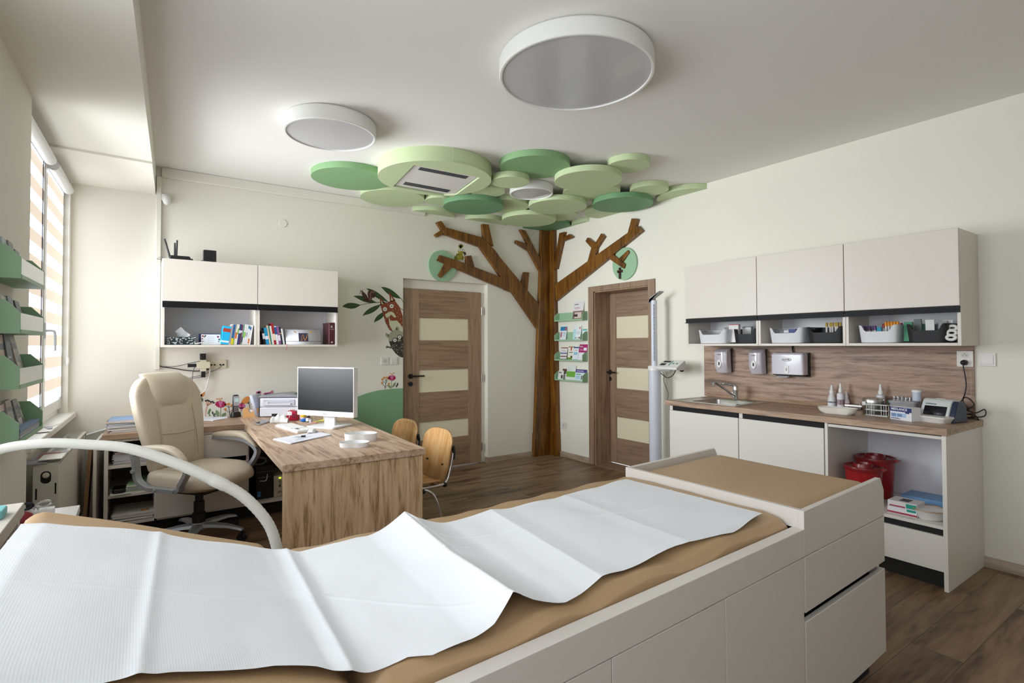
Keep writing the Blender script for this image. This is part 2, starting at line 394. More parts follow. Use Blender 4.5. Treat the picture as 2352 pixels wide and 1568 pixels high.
# ---- windows, two of them added out of view, with striped double roller blinds; daylight reaches the room through the fabric
BW = mat('sheer blind stripe in daylight', '#ffffff', .9, emit=('#eaf2ff', BLIND_WHITE))
BB = mat('beige blind stripe in daylight', '#d9cbbb', .9, emit=('#f3e2d2', BLIND_BEIGE))
BW2 = mat('sheer blind stripe in daylight, near bay', '#ffffff', .9, emit=('#eaf2ff', BLIND_SECOND))
PVC = mat('white window plastic', '#e6e6e4', .3)
def window(name, ya, yb, label, white, groupn):
    """bay from ya (far) to yb (near); a frame with two sashes, each with its own blind"""
    w = thing(name, label, 'window', (wx((ya+yb)/2, -.1), (ya+yb)/2, .865)); struct(w)
    fz0, fz1 = .868, SOF-.02
    def bar(mm, y_a, y_b, z0, z1, o0=-.15, o1=-.085): strip(mm, y_a, y_b, o0, o1, z0, z1)
    mm = M(); bar(mm, ya, ya-.03, fz0, fz1); bar(mm, yb+.05, yb, fz0, fz1); bar(mm, ya, yb, fz0, fz0+.05); bar(mm, ya, yb, fz1-.05, fz1)
    mid = ya-.775
    bar(mm, mid+.035, mid-.035, fz0, fz1); mm.build('window_frame', PVC, w, bevel=.003)
    for a, b in ((ya-.012, mid+.02), (mid-.02, yb+.012)):
        s_ = M(); bar(s_, a, a-.05, fz0+.04, fz1-.04, -.14, -.066); bar(s_, b+.075, b, fz0+.04, fz1-.04, -.14, -.066)
        bar(s_, a, b, fz0+.04, fz0+.11, -.14, -.07); bar(s_, a, b, fz1-.11, fz1-.04, -.14, -.07)
        so = s_.build('sash', PVC, w, bevel=.003)
        g = M(); bar(g, a-.055, b+.055, fz0+.1, fz1-.1, -.115, -.110); g.build('glass_pane', mat('window glass', '#ffffff', .05, trans=1), w)
        bl = M(); z = fz0+.13; k = 0
        while z < fz1-.1:
            z2 = min(z+.075, fz1-.1)
            strip(bl, a-.028, b+.078, -.066, -.064, z, z2); bl.mi[-6:] = [k % 2]*6; z = z2; k += 1
        note(bl.build('blind_fabric', [white, BB], w), 'roller blind in beige and sheer white stripes')
        hr = M(); ym = [wx(a-.015, -.038), a-.015, fz1-.07], [wx(b+.06, -.038), b+.06, fz1-.07]
        hr.cyl(ym[0], ym[1], .033, n=20); note(hr.build('blind_cassette', PVC, w), 'white blind cassette')
        c = M(); yc = a-.012
        if a < ya-.1: continue
        for dy in (0, .012): c.cyl((wx(yc, -.03), yc+dy, fz1-.09), (wx(yc, -.03), yc+dy, fz0+.42), .0022, n=6)
        c.ell((wx(yc, -.03), yc+.006, fz0+.39), .011, .011, .032); note(c.build('blind_chain', PVC, w), 'white bead chain with drop weight')
    gk = M(); bar(gk, mid-.098, mid-.102, fz0+.1, fz1-.1, -.066, -.058); note(gk.build('shade_line', mat('dark gasket', '#55575d', .6), w), 'dark strip standing in for shade beside the mullion')  # thin dark strip drawn in place of the shade beside the mullion
    hn = M(); hy = mid+.06
    hn.box(wx(hy, -.07), wx(hy, -.06), hy-.015, hy+.015, 1.42, 1.52).tube([(wx(hy, -.06), hy, 1.47), (wx(hy, -.03), hy, 1.47), (wx(hy, -.02), hy+.03, 1.46), (wx(hy, -.02), hy+.06, 1.40), (wx(hy, -.02), hy+.055, 1.34)], .008)
    note(hn.build('window_handle', mat('grey handle', '#dfe3ea', .3), w), 'pale grey window handle')
    return w
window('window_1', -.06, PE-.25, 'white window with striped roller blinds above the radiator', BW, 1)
window('added_window_2', B2, B2E, 'added unseen white window with striped roller blinds beside the couch head', BW2, 2)  # out-of-view window, added as a light source for the couch
BW3 = mat('sheer blind stripe in daylight, rear bay', '#ffffff', .9, emit=('#eaf2ff', BLIND_THIRD))
window('added_window_3', B3, B3E, 'added unseen white window with striped roller blinds nearest the front wall', BW3, 3)  # another unseen window, added to brighten the couch front
m = M(); strip(m, 0, PE, -.15, .018, .828, .868); struct(m.build('trim_2', mat('window sill', '#e6e4dc', .35), bevel=.006))


# ================================================================== ceiling: lamps, leaf panels, air outlet
def clip_room(p): return clip(clip(p, lambda q: -.001-q[1]), lambda q: -.001-q[0])
def circle(cx, cy, r, n=72): return [(cx+r*math.cos(2*math.pi*i/n), cy+r*math.sin(2*math.pi*i/n)) for i in range(n)]
LAMPW = mat('lamp ring white', '#ebebe6', .4); LENS = mat('lamp diffuser, unlit', '#c6c5c8', .15, coat=.4)
def lamp(name, label, cx, cy, r, zb, top=H):
    t = thing(name, label, 'ceiling lamp', (cx, cy, zb), 0, 'round ceiling lamps')
    pr = [(r*.97, top-zb-.004), (r*.99, top-zb-.012), (r, top-zb-.02), (r, .004), (r-.004, 0), (r-.014, 0), (r-.016, .006), (r-.016, .02)]
    M().lathe((cx, cy, zb), [(r*.9, top-zb)]+pr, 72, cap=False).build('lamp_ring', LAMPW, t)
    note(M().lathe((cx, cy, zb), [(0.001, .005), (r*.6, .005), (r-.016, .007), (r-.016, .03), (.001, .03)], 72, cap=False).build('diffuser', LENS, t), 'glossy grey diffuser, unlit')
c = (-2.436, -3.23, 0.399); lamp('ceiling_lamp', 'largest round white ceiling lamp, nearest the camera', *c, 2.76)
c = (-3.258, -1.721, 0.292); lamp('ceiling_lamp', 'mid-sized round white ceiling lamp hung nearer the window', *c, 2.76)
c = (-1.296, -1.328, 0.202); lamp('ceiling_lamp', 'small round white ceiling lamp among the green leaf panels', *c, 2.775)

Z1, Z2 = 2.806, 2.755
OUT = (-2.282, -1.312, 0.465)
def panel(c, z, col, label, th=.05):
    p = clip_room(circle(*c)); q = []
    for a in p:      # cut neatly around the thick air-outlet panel
        v = Vector((a[0]-OUT[0], a[1]-OUT[1])); L_ = v.length
        q.append((OUT[0]+v.x/L_*(OUT[2]+.002), OUT[1]+v.y/L_*(OUT[2]+.002)) if L_ < OUT[2]+.002 else a)
    m = M().prism(q, 'z', z, z+th)
    return tag(m.build('leaf_disc', col, bevel=.002, smooth=30), label, 'ceiling panel', 'round green leaf panels on the ceiling')
panel((-2.799, -0.723, 0.324), Z1, G_DARK, 'mid-green round leaf panel farthest toward the window')
panel((-2.264, -0.358, 0.308), Z1, G_PALE, 'pale green round panel below and behind the panel with the air outlet')
panel((-1.835, -0.518, 0.15), Z1, G_PALE, 'small pale green panel mostly hidden between the air-outlet panel and a deep green one')
panel((-1.649, 0.108, 0.29), Z1, G_PALE, 'pale green panel cut straight by the back wall, nearest the wall cabinet')
panel((-1.538, -0.68, 0.303), Z2, G_DEEP, 'deep green round panel just behind the air-outlet panel')
panel((-1.61, -1.067, 0.162), Z1, G_PALE, 'tiny pale green panel half hidden beside the air-outlet panel')
panel((-1.20, -.715, .27), Z1, G_PALE, 'flat pale green panel partly covered, behind the small white lamp')
panel((-0.97, 0.097, 0.29), Z1, G_PALE, 'pale green panel cut by the back wall above the upright twig of the wooden tree')
panel((-1.667, -1.868, 0.286), Z1, G_DARK, 'large mid-green panel in the middle of the canopy')
panel((-1.703, -1.569, 0.164), Z2, G_PALE, 'small pale green panel overlapping the large mid-green one, left of the small lamp')
panel((-1.178, -1.972, 0.284), Z2, G_PALE, 'large pale green panel right of the small white lamp')
panel((-1.062, -2.322, 0.171), Z1, G_PALE, 'pale green panel at the near right end of the canopy')
panel((-.79, -1.60, .27), Z1, G_PALE, 'pale green panel hidden beneath the large pale one right of the lamp')
panel((-0.387, -1.951, 0.176), Z1, G_PALE, 'small pale green panel next to the deep green one by the right wall')
panel((.10, -2.02, .30), Z1, G_PALE, 'pale green sliver panel cut by the right wall, farthest from the corner')
panel((-0.361, -1.589, 0.296), Z2, G_DEEP, 'deep green round panel near the right wall')
panel((-0.842, -1.165, 0.292), Z2, G_PALE, 'pale green panel directly behind the small white lamp')
panel((-.50, -.70, .255), Z1, G_PALE, 'shaded pale green panel partly covered, above the right boughs')
panel((-0.726, -0.525, 0.302), Z2, G_PALE, 'pale green round panel just in front of the trunk')
panel((-0.202, -0.191, 0.296), Z1, G_DEEP, 'deep green panel filling the corner above the trunk')
panel((.16, -.57, .228), Z1, G_PALE, 'narrow pale green panel cut by the right wall beside the corner panel')
panel((-.10, -1.12, .25), Z1, G_PALE, 'pale green panel cut by the right wall below the deep green one')

# the thick panel that houses the air outlet
c = (-2.282, -1.312, 0.465); cx, cy, cr = c; zb = 2.743
t = thing('air_outlet', 'thick pale green round panel with a square white air outlet', 'ceiling panel', (cx, cy, zb), 0, 'round green leaf panels on the ceiling')
SQ = [(-2.583, -1.552), (-2.008, -1.57), (-1.913, -0.936), (-2.5, -0.942)]
N = 96; m = M()
outer = circle(cx, cy, cr, N)
sc_ = (sum(p[0] for p in SQ)/4, sum(p[1] for p in SQ)/4)
def sqpt(a):
    d = (math.cos(a), math.sin(a)); best = None
    for i in range(4):
        p, q = SQ[i], SQ[(i+1) % 4]; ex, ey = q[0]-p[0], q[1]-p[1]
        den = d[0]*ey-d[1]*ex
        if abs(den) < 1e-9: continue
        tt = ((p[0]-sc_[0])*ey-(p[1]-sc_[1])*ex)/den; u = ((p[0]-sc_[0])*d[1]-(p[1]-sc_[1])*d[0])/den
        if tt > 0 and -1e-6 <= u <= 1+1e-6 and (best is None or tt < best): best = tt
    return (sc_[0]+d[0]*best, sc_[1]+d[1]*best)
angs = sorted([2*math.pi*i/N for i in range(N)]+[math.atan2(p[1]-sc_[1], p[0]-sc_[0]) % (2*math.pi) for p in SQ])
vs = []; fs = []
for a in angs:
    q = sqpt(a); dx, dy = math.cos(a), math.sin(a); ox, oy = sc_[0]-cx, sc_[1]-cy
    bq = ox*dx+oy*dy; tt = -bq+math.sqrt(bq*bq-(ox*ox+oy*oy-cr*cr)); o_ = (sc_[0]+dx*tt, sc_[1]+dy*tt)
    vs += [(q[0], q[1], zb), (o_[0], o_[1], zb), (o_[0], o_[1], H), (q[0], q[1], zb+.05)]
n = len(angs)
for i in range(n):
    j = (i+1) % n
    fs += [(4*i, 4*i+1, 4*j+1, 4*j), (4*i+1, 4*i+2, 4*j+2, 4*j+1), (4*i+3, 4*i, 4*j, 4*j+3)]
m.add(vs, fs); m.build('panel_body', G_PALE, t, smooth=30)
# access door in the rim
m = M(); a0, a1 = -1.75, -.62
fr = [(cx+(cr+.003)*math.cos(a0+(a1-a0)*i/30), cy+(cr+.003)*math.sin(a0+(a1-a0)*i/30)) for i in range(31)]
bk = [(cx+(cr-.01)*math.cos(a0+(a1-a0)*i/30), cy+(cr-.01)*math.sin(a0+(a1-a0)*i/30)) for i in range(30, -1, -1)]
m.prism(fr+bk, 'z', zb+.016, H-.004); note(m.build('rim_hatch', G_PALE, t, smooth=30), 'curved hatch in the rim')
ACW = mat('air outlet white', '#dcd8d3', .45); ACD = mat('air outlet slots', '#3a3d42', .6)
def sq(u, v):
    p = [SQ[0][k]+(SQ[1][k]-SQ[0][k])*u for k in (0, 1)]; q = [SQ[3][k]+(SQ[2][k]-SQ[3][k])*u for k in (0, 1)]
    return (p[0]+(q[0]-p[0])*v, p[1]+(q[1]-p[1])*v)
m = M().prism([sq(.02, .02), sq(.98, .02), sq(.98, .98), sq(.02, .98)], 'z', zb+.012, zb+.05)
note(m.build('outlet_plate', ACW, t), 'white square outlet plate')
for v0, v1 in ((.08, .2), (.76, .9)):
    m = M()
    for k in range(46):
        u = .12+.74*k/46
        for e in range(2):
            va = v0+(v1-v0)*e/2; m.prism([sq(u, va), sq(u+.010, va), sq(u+.010, va+(v1-v0)*.4), sq(u, va+(v1-v0)*.4)], 'z', zb+.009, zb+.013)
    note(m.build('outlet_grille', ACD, t), 'row of dark slots')

# ================================================================== wooden tree in the corner
t = thing('wooden_tree', 'brown stained wooden tree built flat into the room corner', 'wall tree', (-.05, -.05, 0))
D = .055
def board(name, pts, wall, d1=D, d0=0.0, mats=PINE):
    return M().prism(pts, 'y' if wall == 'A' else 'x', -d0, -d1).build(name, mats, t, bevel=.004)
TA = [(-0.301, 0.035), (-0.233, 1.552), (-0.211, 1.866), (-0.174, 2.765)]
board('trunk', [(-.0, 0), (TA[0][0], 0), (TA[1][0], TA[1][1]), (TA[2][0], TA[2][1]), (TA[3][0], H-.052), (-.0, H-.052)], 'A')
TB = [(-0.196, 0.024), (-0.15, 1.92), (-0.134, 2.738)]
board('trunk', [(-.056, 0), (TB[0][0], 0), (TB[1][0], TB[1][1]), (TB[2][0], H-.052), (-.056, H-.052)], 'B')
zb_ = .285
board('trunk_base', [(-.0, 0), (TA[0][0]-.006, 0), (TA[0][0]+.004, zb_), (-.0, zb_)], 'A', .062)
board('trunk_base', [(-.062, 0), (TB[0][0]-.006, 0), (TB[0][0]+.002, zb_), (-.062, zb_)], 'B', .062)
board('branch', [(-0.229, 1.557), (-0.616, 2.001), (-0.729, 2.028), (-0.776, 2.171), (-1.073, 2.5), (-1.026, 2.607), (-0.865, 2.481), (-0.79, 2.399), (-0.207, 1.866)], 'A', .05)
board('branch', [(-1.072, 2.501), (-1.533, 2.593), (-1.554, 2.638), (-1.509, 2.673), (-1.03, 2.613), (-0.863, 2.481)], 'A', .047)
board('twig', [(-1.627, 2.717), (-1.568, 2.739), (-1.504, 2.669), (-1.531, 2.618), (-1.558, 2.629)], 'A', .043)
board('twig', [(-1.648, 2.58), (-1.618, 2.552), (-1.525, 2.604), (-1.552, 2.649)], 'A', .043)
board('twig', [(-1.039, 2.772), (-0.953, 2.778), (-0.884, 2.53), (-1.016, 2.582)], 'A', .043)
board('branch', [(-1.589, 2.359), (-1.624, 2.297), (-0.977, 2.104), (-0.613, 2.002), (-0.536, 2.022), (-0.773, 2.171), (-1.348, 2.315)], 'A', .046)
board('twig', [(-1.529, 2.271), (-1.416, 2.251), (-1.573, 2.109), (-1.608, 2.133)], 'A', .042)
board('twig', [(-1.255, 2.379), (-1.186, 2.393), (-1.139, 2.254), (-1.248, 2.275)], 'A', .042)
board('twig', [(-0.438, 2.26), (-0.361, 2.26), (-0.389, 2.03), (-0.476, 2.116)], 'A', .042)
board('branch', [(-0.501, 2.776), (-0.419, 2.77), (-0.187, 2.438), (-0.181, 2.264), (-0.363, 2.521), (-0.389, 2.616)], 'A', .046)
board('twig', [(-0.557, 2.638), (-0.561, 2.603), (-0.36, 2.52), (-0.373, 2.605)], 'A', .042)
board('branch', [(-0.149, 2.121), (-1.502, 2.606), (-1.561, 2.542), (-0.165, 1.914)], 'B', .05)
board('twig', [(-1.415, 2.701), (-1.497, 2.676), (-1.462, 2.587), (-1.358, 2.554)], 'B', .044)
board('twig', [(-0.731, 2.319), (-0.802, 2.48), (-0.891, 2.467), (-0.869, 2.371)], 'B', .046)
board('twig', [(-0.798, 2.481), (-0.7, 2.574), (-0.737, 2.612), (-0.859, 2.527), (-0.887, 2.468)], 'B', .042)
board('twig', [(-0.82, 2.478), (-0.965, 2.62), (-1.009, 2.576), (-0.891, 2.467)], 'B', .046)
board('twig', [(-1.08, 2.319), (-1.141, 2.362), (-1.319, 2.23), (-1.3, 2.182)], 'B', .046)
board('twig', [(-1.221, 2.299), (-1.285, 2.258), (-1.376, 2.346), (-1.359, 2.375)], 'B', .042)
board('branch', [(-0.131, 2.346), (-0.236, 2.749), (-0.335, 2.748), (-0.174, 2.309)], 'B', .048)
board('twig', [(-0.272, 2.636), (-0.288, 2.676), (-0.418, 2.707), (-0.481, 2.665), (-0.458, 2.653)], 'B', .044)

def wall_disc(wall, pts3, label):
    p = pts3; cx_, cz_ = (p[0][0]+p[1][0])/2, (p[2][1]+p[3][1])/2; r_ = (abs(p[0][0]-p[1][0])+abs(p[2][1]-p[3][1]))/4
    m = M().disc(cx_, cz_, r_, 'y' if wall == 'A' else 'x', 0, -.022, n=72)
    return tag(m.build('leaf_disc', G_BOX, bevel=.002, smooth=30), label, 'wall panel', 'round green leaf panels on the walls')
wall_disc('A', [(-1.716, 2.229), (-1.366, 2.257), (-1.547, 2.417), (-1.547, 2.074)], 'round green wall panel behind the bough above the door beside the desk')
wall_disc('B', [(-1.11, 2.263), (-1.468, 2.218), (-1.292, 2.406), (-1.289, 2.067)], 'round green wall panel with a small cross above the cased door')
cr_ = [(-1.231, 2.143)][0]
m = M()
for a, b, c_, d in ((-.014, .014, -.062, .06), (-.038, .038, .005, .033)): m.box(-.034, -.022, cr_[0]+a, cr_[0]+b, cr_[1]+c_, cr_[1]+d)
m.box(-.036, -.034, cr_[0]-.01, cr_[0]+.01, cr_[1]+.02, cr_[1]+.028, 1)
tag(m.build('wall_cross', [mat('dark brown wood', '#3a211a', .4), mat('brass speck', '#b59a6a', .3, metal=1)], bevel=.002), 'small dark brown cross on the green disc above the cased door', 'cross')


# ================================================================== wall cabinets
def cab(name, label, ax, a0, a1, depth, z0, z1, zs0, zs1, group, dd=.018, end_panel=None):
    """wall unit along axis ax ('x' on the back wall, 'y' on the right wall): flap door above, open shelf below"""
    t = thing(name, label, 'wall cabinet', ((a0+a1)/2, -depth/2, z0) if ax == 'x' else (-depth/2, (a0+a1)/2, z0), 0, group)
    def bx(m, a, b, d0, d1, za, zb, mi=0):
        if ax == 'x': m.box(a, b, -d0, -d1, za, zb, mi)
        else: m.box(-d0, -d1, a, b, za, zb, mi)
    lo, hi = min(a0, a1), max(a0, a1); T = .018
    m = M(); bx(m, lo, lo+T, 0, depth-dd, z0, z1-.002); bx(m, hi-T, hi, 0, depth-dd, z0, z1-.002)
    bx(m, lo+T, hi-T, 0, depth-dd, z0, z0+T); bx(m, lo+T, hi-T, 0, depth-dd, z1-T, z1-.002); bx(m, lo+T, hi-T, 0, depth-dd-.012, zs1-.005, zs1+.013)
    m.build('carcass', LAM, t, bevel=.0012)
    m = M(); bx(m, lo+T, hi-T, .004, .012, z0+T, z1-T); note(m.build('back_panel', LAMI, t), 'pale grey back panel')
    m = M(); bx(m, lo+.0015, hi-.0015, depth-dd+.001, depth, zs1+.012, z1); m.build('flap_door', LAM, t, bevel=.0015)
    m = M(); bx(m, lo+.002, hi-.002, depth-dd-.01, depth-.004, zs1-.004, zs1+.009); bx(m, lo+.002, hi-.002, depth-.012, depth+.006, zs0, zs0+.006); bx(m, lo+.002, hi-.002, depth-.014, depth-.006, zs0, zs1+.01)
    note(m.build('grip_profile', SATIN, t), 'black grip profile under the flap')
    return t
GA = 'cream wall cabinets over the desk'
cab('wall_cabinet', 'cream wall cabinet over the desk, tissue box in its open shelf', 'x', -4.148, -3.468, .35, 1.36, 2.053, 1.672, 1.71, GA)
cab('wall_cabinet', 'cream wall cabinet over the desk, calendar and dark red binder inside', 'x', -3.466, -2.790, .35, 1.36, 2.053, 1.672, 1.71, GA)
GB = 'cream wall cabinets over the sink'
cab('wall_cabinet', 'narrow cream wall cabinet over the sink, nearest the scale', 'y', -2.315, -2.979, .35, 1.357, 2.053, 1.555, 1.583, GB)
cab('wall_cabinet', 'middle cream wall cabinet over the sink counter', 'y', -2.981, -3.608, .35, 1.357, 2.053, 1.555, 1.583, GB)
cab('wall_cabinet', 'widest cream wall cabinet over the counter, nearest the light switch', 'y', -3.610, -4.236, .35, 1.357, 2.053, 1.555, 1.583, GB)

# ================================================================== base units, worktop, splash panel, sink
def base_unit(label, y0, y1):
    t = thing('base_cabinet', label, 'base cabinet', (-.3, (y0+y1)/2, 0), 0, 'cream base cabinets under the counter')
    m = M().box(-.59, -.02, y0, y0-.018, .1, .858).box(-.59, -.02, y1, y1+.018, .1, .858).box(-.59, -.02, y0, y1, .1, .118).box(-.03, -.02, y0, y1, .1, .858)
    m.build('carcass', LAM, t)
    M().box(-.612, -.592, y0-.002, y1+.002, .10, .818).build('door', LAMW, t, bevel=.0015)
    note(M().box(-.602, -.57, y0-.03, y1+.006, .815, .857).build('grip_profile', SATIN, t), 'black recessed grip profile')
    M().box(-.605, -.57, y0, y0-.028, .82, .858).build('spacer_block', LAMW, t)
    note(M().box(-.55, -.53, y0, y1, 0, .1).build('plinth', MATT, t), 'black plinth')
    return t
base_unit('cream base cabinet under the sink', -2.345, -2.977)
base_unit('cream base cabinet between the sink and the open shelf unit', -2.98, -3.588)
t = thing('shelf_unit', 'open cream shelf unit with red bins and a drawer, at the end of the counter', 'shelf unit', (-.3, -3.92, 0))
m = M().box(-.61, -.02, -3.592, -3.61, .1, .858).box(-.628, -.0, -4.219, -4.24, 0, .858).box(-.605, -.02, -3.61, -4.219, .833, .851).box(-.61, -.02, -3.61, -4.219, .333, .351).box(-.59, -.02, -3.61, -4.219, .1, .118)
m.build('carcass', LAMW, t, bevel=.0012)
note(M().box(-.02, -.012, -3.61, -4.219, .11, .85).build('back_panel', LAMI, t), 'pale grey back panel')
note(M().box(-.60, -.56, -3.61, -4.217, .298, .332).build('grip_profile', MATT, t), 'black recessed grip')
M().box(-.614, -.594, -3.596, -4.218, .10, .296).build('drawer', LAMW, t, bevel=.0015)
note(M().box(-.57, -.55, -3.6, -4.219, 0, .1).build('plinth', MATT, t), 'black plinth')
# worktop with a cut-out for the sink
SX0, SX1, SY0, SY1 = -.545, -.16, -2.48, -2.90
m = M(); WY0, WY1 = -2.315, -4.245
for a, b, c_, d in ((-.632, SX0, WY0, WY1), (SX1, -.001, WY0, WY1), (SX0, SX1, WY0, SY0), (SX0, SX1, SY1, WY1)): m.box(a, b, c_, d, .860, .8985)
o = tag(m.build('worktop', OAKY), 'long oak-look worktop with the sink in it', 'worktop')
m = M().box(-.013, -.001, -2.262, -4.21, .899, 1.356); tag(m.build('splash_panel', OAKS), 'oak-look splash panel between worktop and wall cabinets', 'splash panel')
m = M().prism([(-.013, .899), (-.035, .899), (-.028, .912), (-.013, .925)], 'y', -2.29, -4.205); tag(m.build('worktop_upstand', OAKY), 'slim oak-look sealing strip where worktop meets splash panel', 'upstand strip')
t = thing('kitchen_sink', 'stainless steel inset sink in the oak worktop', 'sink', (-.35, -2.68, .8985))
m = M()
def rr(x0, x1, y0, y1, r, z, n=6):
    out = []
    for cx_, cy_, tt in ((x1-r, y1-r, 0), (x0+r, y1-r, 90), (x0+r, y0+r, 180), (x1-r, y0+r, 270)):
        for i in range(n+1): a = R(tt+90*i/n); out.append((cx_+r*math.cos(a), cy_+r*math.sin(a), z))
    return out
def loft(m, loops, mi=0, cap0=False, cap1=False):
    k = len(m.v); n = len(loops[0])
    for l in loops: m.v += [Vector(p) for p in l]
    for i in range(len(loops)-1):
        for j in range(n): m.f.append([k+i*n+j, k+i*n+(j+1) % n, k+(i+1)*n+(j+1) % n, k+(i+1)*n+j]); m.mi.append(mi)
    if cap0: m.f.append([k+j for j in range(n)][::-1]); m.mi.append(mi)
    if cap1: m.f.append([k+(len(loops)-1)*n+j for j in range(n)]); m.mi.append(mi)
    return m
Y0, Y1 = -2.95, -2.375
loft(m, [rr(-.585, -.11, Y0, Y1, .02, .8988), rr(-.583, -.112, Y0+.002, Y1-.002, .02, .9045), rr(-.575, -.12, Y0+.01, Y1-.01, .02, .9045), rr(-.57, -.125, Y0+.015, Y1-.015, .02, .9015),
         rr(-.535, -.17, SY1+.012, SY0-.012, .05, .901), rr(-.53, -.175, SY1+.017, SY0-.017, .05, .895), rr(-.52, -.185, SY1+.03, SY0-.03, .05, .78), rr(-.50, -.205, SY1+.05, SY0-.05, .05, .765)], 0, False, True)
m.build('basin', STEEL, t, bevel=0)
note(M().disc(-.35, -2.69, .04, 'z', .7655, .768).build('drain', CHROME, t), 'round drain')
note(M().rrect(-2.74, -2.69, .855, .87, .007, 'x', -.188, -.183).build('overflow_slot', mat('dark slot', '#26221f', .6), t), 'dark overflow slot')
t = thing('mixer_tap', 'chrome single-lever mixer tap behind the sink', 'tap', (-.14, -2.66, .9025))
tp = [(-0.41, -2.632, 1.05)][0]
bx_, by_ = -.143, -2.66
M().lathe((bx_, by_, .9025), [(.026, 0), (.026, .004), (.022, .008), (.022, .05), (.024, .07), (.024, .10), (.02, .115), (.008, .122)], 24).build('tap_body', CHROME, t)
m = M().ring([(bx_, by_, .925), (bx_+(tp[0]-bx_)*.5, by_+(tp[1]-by_)*.5, .925+(tp[2]+.006-.925)*.55), (tp[0]+.02, tp[1]-.004, tp[2]+.006), (tp[0], tp[1], tp[2]+.006)], [.013, .011, .0105, .0105], 14)
m.cyl((tp[0], tp[1], tp[2]+.008), (tp[0], tp[1], tp[2]-.016), .013, n=16); m.build('spout', CHROME, t)
M().ring(spline([(bx_, by_, 1.022), (bx_-.03, by_+.03, 1.03), (bx_-.07, by_+.07, 1.036), (bx_-.09, by_+.09, 1.033)]), [.012]*7+[.009]*6+[.006]*6, 10).build('tap_lever', CHROME, t)

# ================================================================== dispensers and electrics on the right
LIL = mat('lilac grey plastic', '#c9c3ca', .22, coat=.4); DKP = mat('dark grey plastic', '#3a383a', .4); INK = mat('dark print', '#2a2b33', .5)
def soap(label, ya, yb, z0, z1, fx=-.115):
    yc = (ya+yb)/2; w = abs(yb-ya)/2
    t = thing('soap_dispenser', label, 'soap dispenser', (-.06, yc, z0), 0, 'soap dispensers over the sink')
    def ring(z, fx_, bw, fwid):
        out = []
        for i in range(17):
            u = -1+2*i/16; out.append((fx_+abs(u)**3*.018, yc+u*fwid, z))
        out += [(-.028, yc+bw, z), (-.028, yc-bw, z)]
        return out
    m = M(); lv = []
    for q in range(13):
        s_ = q/12; z = z0+(z1-z0)*s_
        f_ = fx+.025*max(0, .28-s_)/.28 if s_ < .28 else fx
        if s_ > .86: f_ = fx+.09*(s_-.86)/.14*.75
        lv.append(ring(z, f_, w*.95, w*(.93 if s_ > .15 else .85)))
    loft(m, lv, 0, True, True); m.build('cover', LIL, t, smooth=50)
    note(M().prism([(-.014, z0+.005), (-.03, z0+.005), (-.045, z1-.01), (-.014, z1)], 'y', yc-w*.97, yc+w*.97).build('back_plate', DKP, t), 'dark grey back plate')
    zc = z0+(z1-z0)*.37
    m = M().disc(yc+.002, zc, .021, 'x', fx-.004, fx+.01, n=32, rb=.034); m.rrect(yc-.005, yc+.009, zc-.014, zc+.014, .005, 'x', fx-.005, fx-.0035, 1)
    note(m.build('level_window', [WHITE, INK], t), 'white oval level window')
    M().text('merida', .013, (fx-.001, yc+.02, z0+(z1-z0)*.72), (0, -1, 0), (0, 0, 1), .0015, bold=True).build('lettering', INK, t)
for lab, pts_ in (('lilac-grey soap dispenser above the tap, nearest the scale', [(-2.425, 1.303), (-2.554, 1.304), (-2.423, 1.121)]), ('lilac-grey soap dispenser next to the paper towel box', [(-2.748, 1.298), (-2.871, 1.299), (-2.754, 1.124)])):
    soap(lab, pts_[0][0], pts_[1][0], pts_[2][1], pts_[0][1]+.035)
pt = [(-2.955, 1.293), (-3.211, 1.296), (-2.953, 1.114)]
ya, yb, za, zb_ = pt[0][0], pt[1][0], pt[2][1], pt[0][1]
t = thing('towel_dispenser', 'wide pale grey paper towel dispenser on the splash panel', 'towel dispenser', (-.06, (ya+yb)/2, za))
m = loft(M(), [rr(-.115, -.03, yb, ya, .018, za+.018), rr(-.115, -.03, yb, ya, .018, za+.03), rr(-.115, -.03, yb, ya, .018, zb_-.006), rr(-.105, -.03, yb+.008, ya-.008, .015, zb_+.006)], 0, True, True)
m.build('cover', mat('pale lilac plastic', '#d3d0d8', .25, coat=.3), t, smooth=35)
note(M().rrect(yb-.006, ya+.006, za-.002, zb_+.012, .012, 'x', -.014, -.035).prism([(-.014, za), (-.10, za+.012), (-.112, za+.024), (-.014, za+.024)], 'y', yb+.01, ya-.01).build('back_plate', BLACK, t), 'black back and base plate')
yc = (ya+yb)/2; zc = (za+zb_)/2
m = M().rrect(yc-.017, yc+.017, zc-.065, zc+.0, .016, 'x', -.119, -.11).rrect(yc-.005, yc+.005, zc-.045, zc-.02, .004, 'x', -.1205, -.1185, 1)
note(m.build('level_window', [WHITE, mat('grey window', '#9a9aa2', .3)], t), 'white oval level window')
m = M().disc(yc, zc+.045, .038, 'x', -.1165, -.1145, n=40, rb=.013); m.disc(yc, zc+.045, .035, 'x', -.1175, -.1155, 1, n=40, rb=.0105)
m.text('merida', .02, (-.1177, yc+.03, zc+.0395), (0, -1, 0), (0, 0, 1), .0006, 0, bold=True); m.build('logo', [INK, mat('pale lilac plastic', '#d3d0d8')], t)
note(M().prism([(-.05, za+.003), (-.09, za-.006), (-.09, za-.008), (-.05, za+.0)], 'y', yc+.01, yc+.1).build('paper_towel', PAPER, t), 'white towel edge hanging out below')
M().tube([(-.02, yc-.01, zb_+.0), (-.03, yc-.005, zb_+.03), (-.02, yc, zb_+.055), (-.016, yc+.002, zb_+.062)], .006).build('key_loop', BLACK, t)

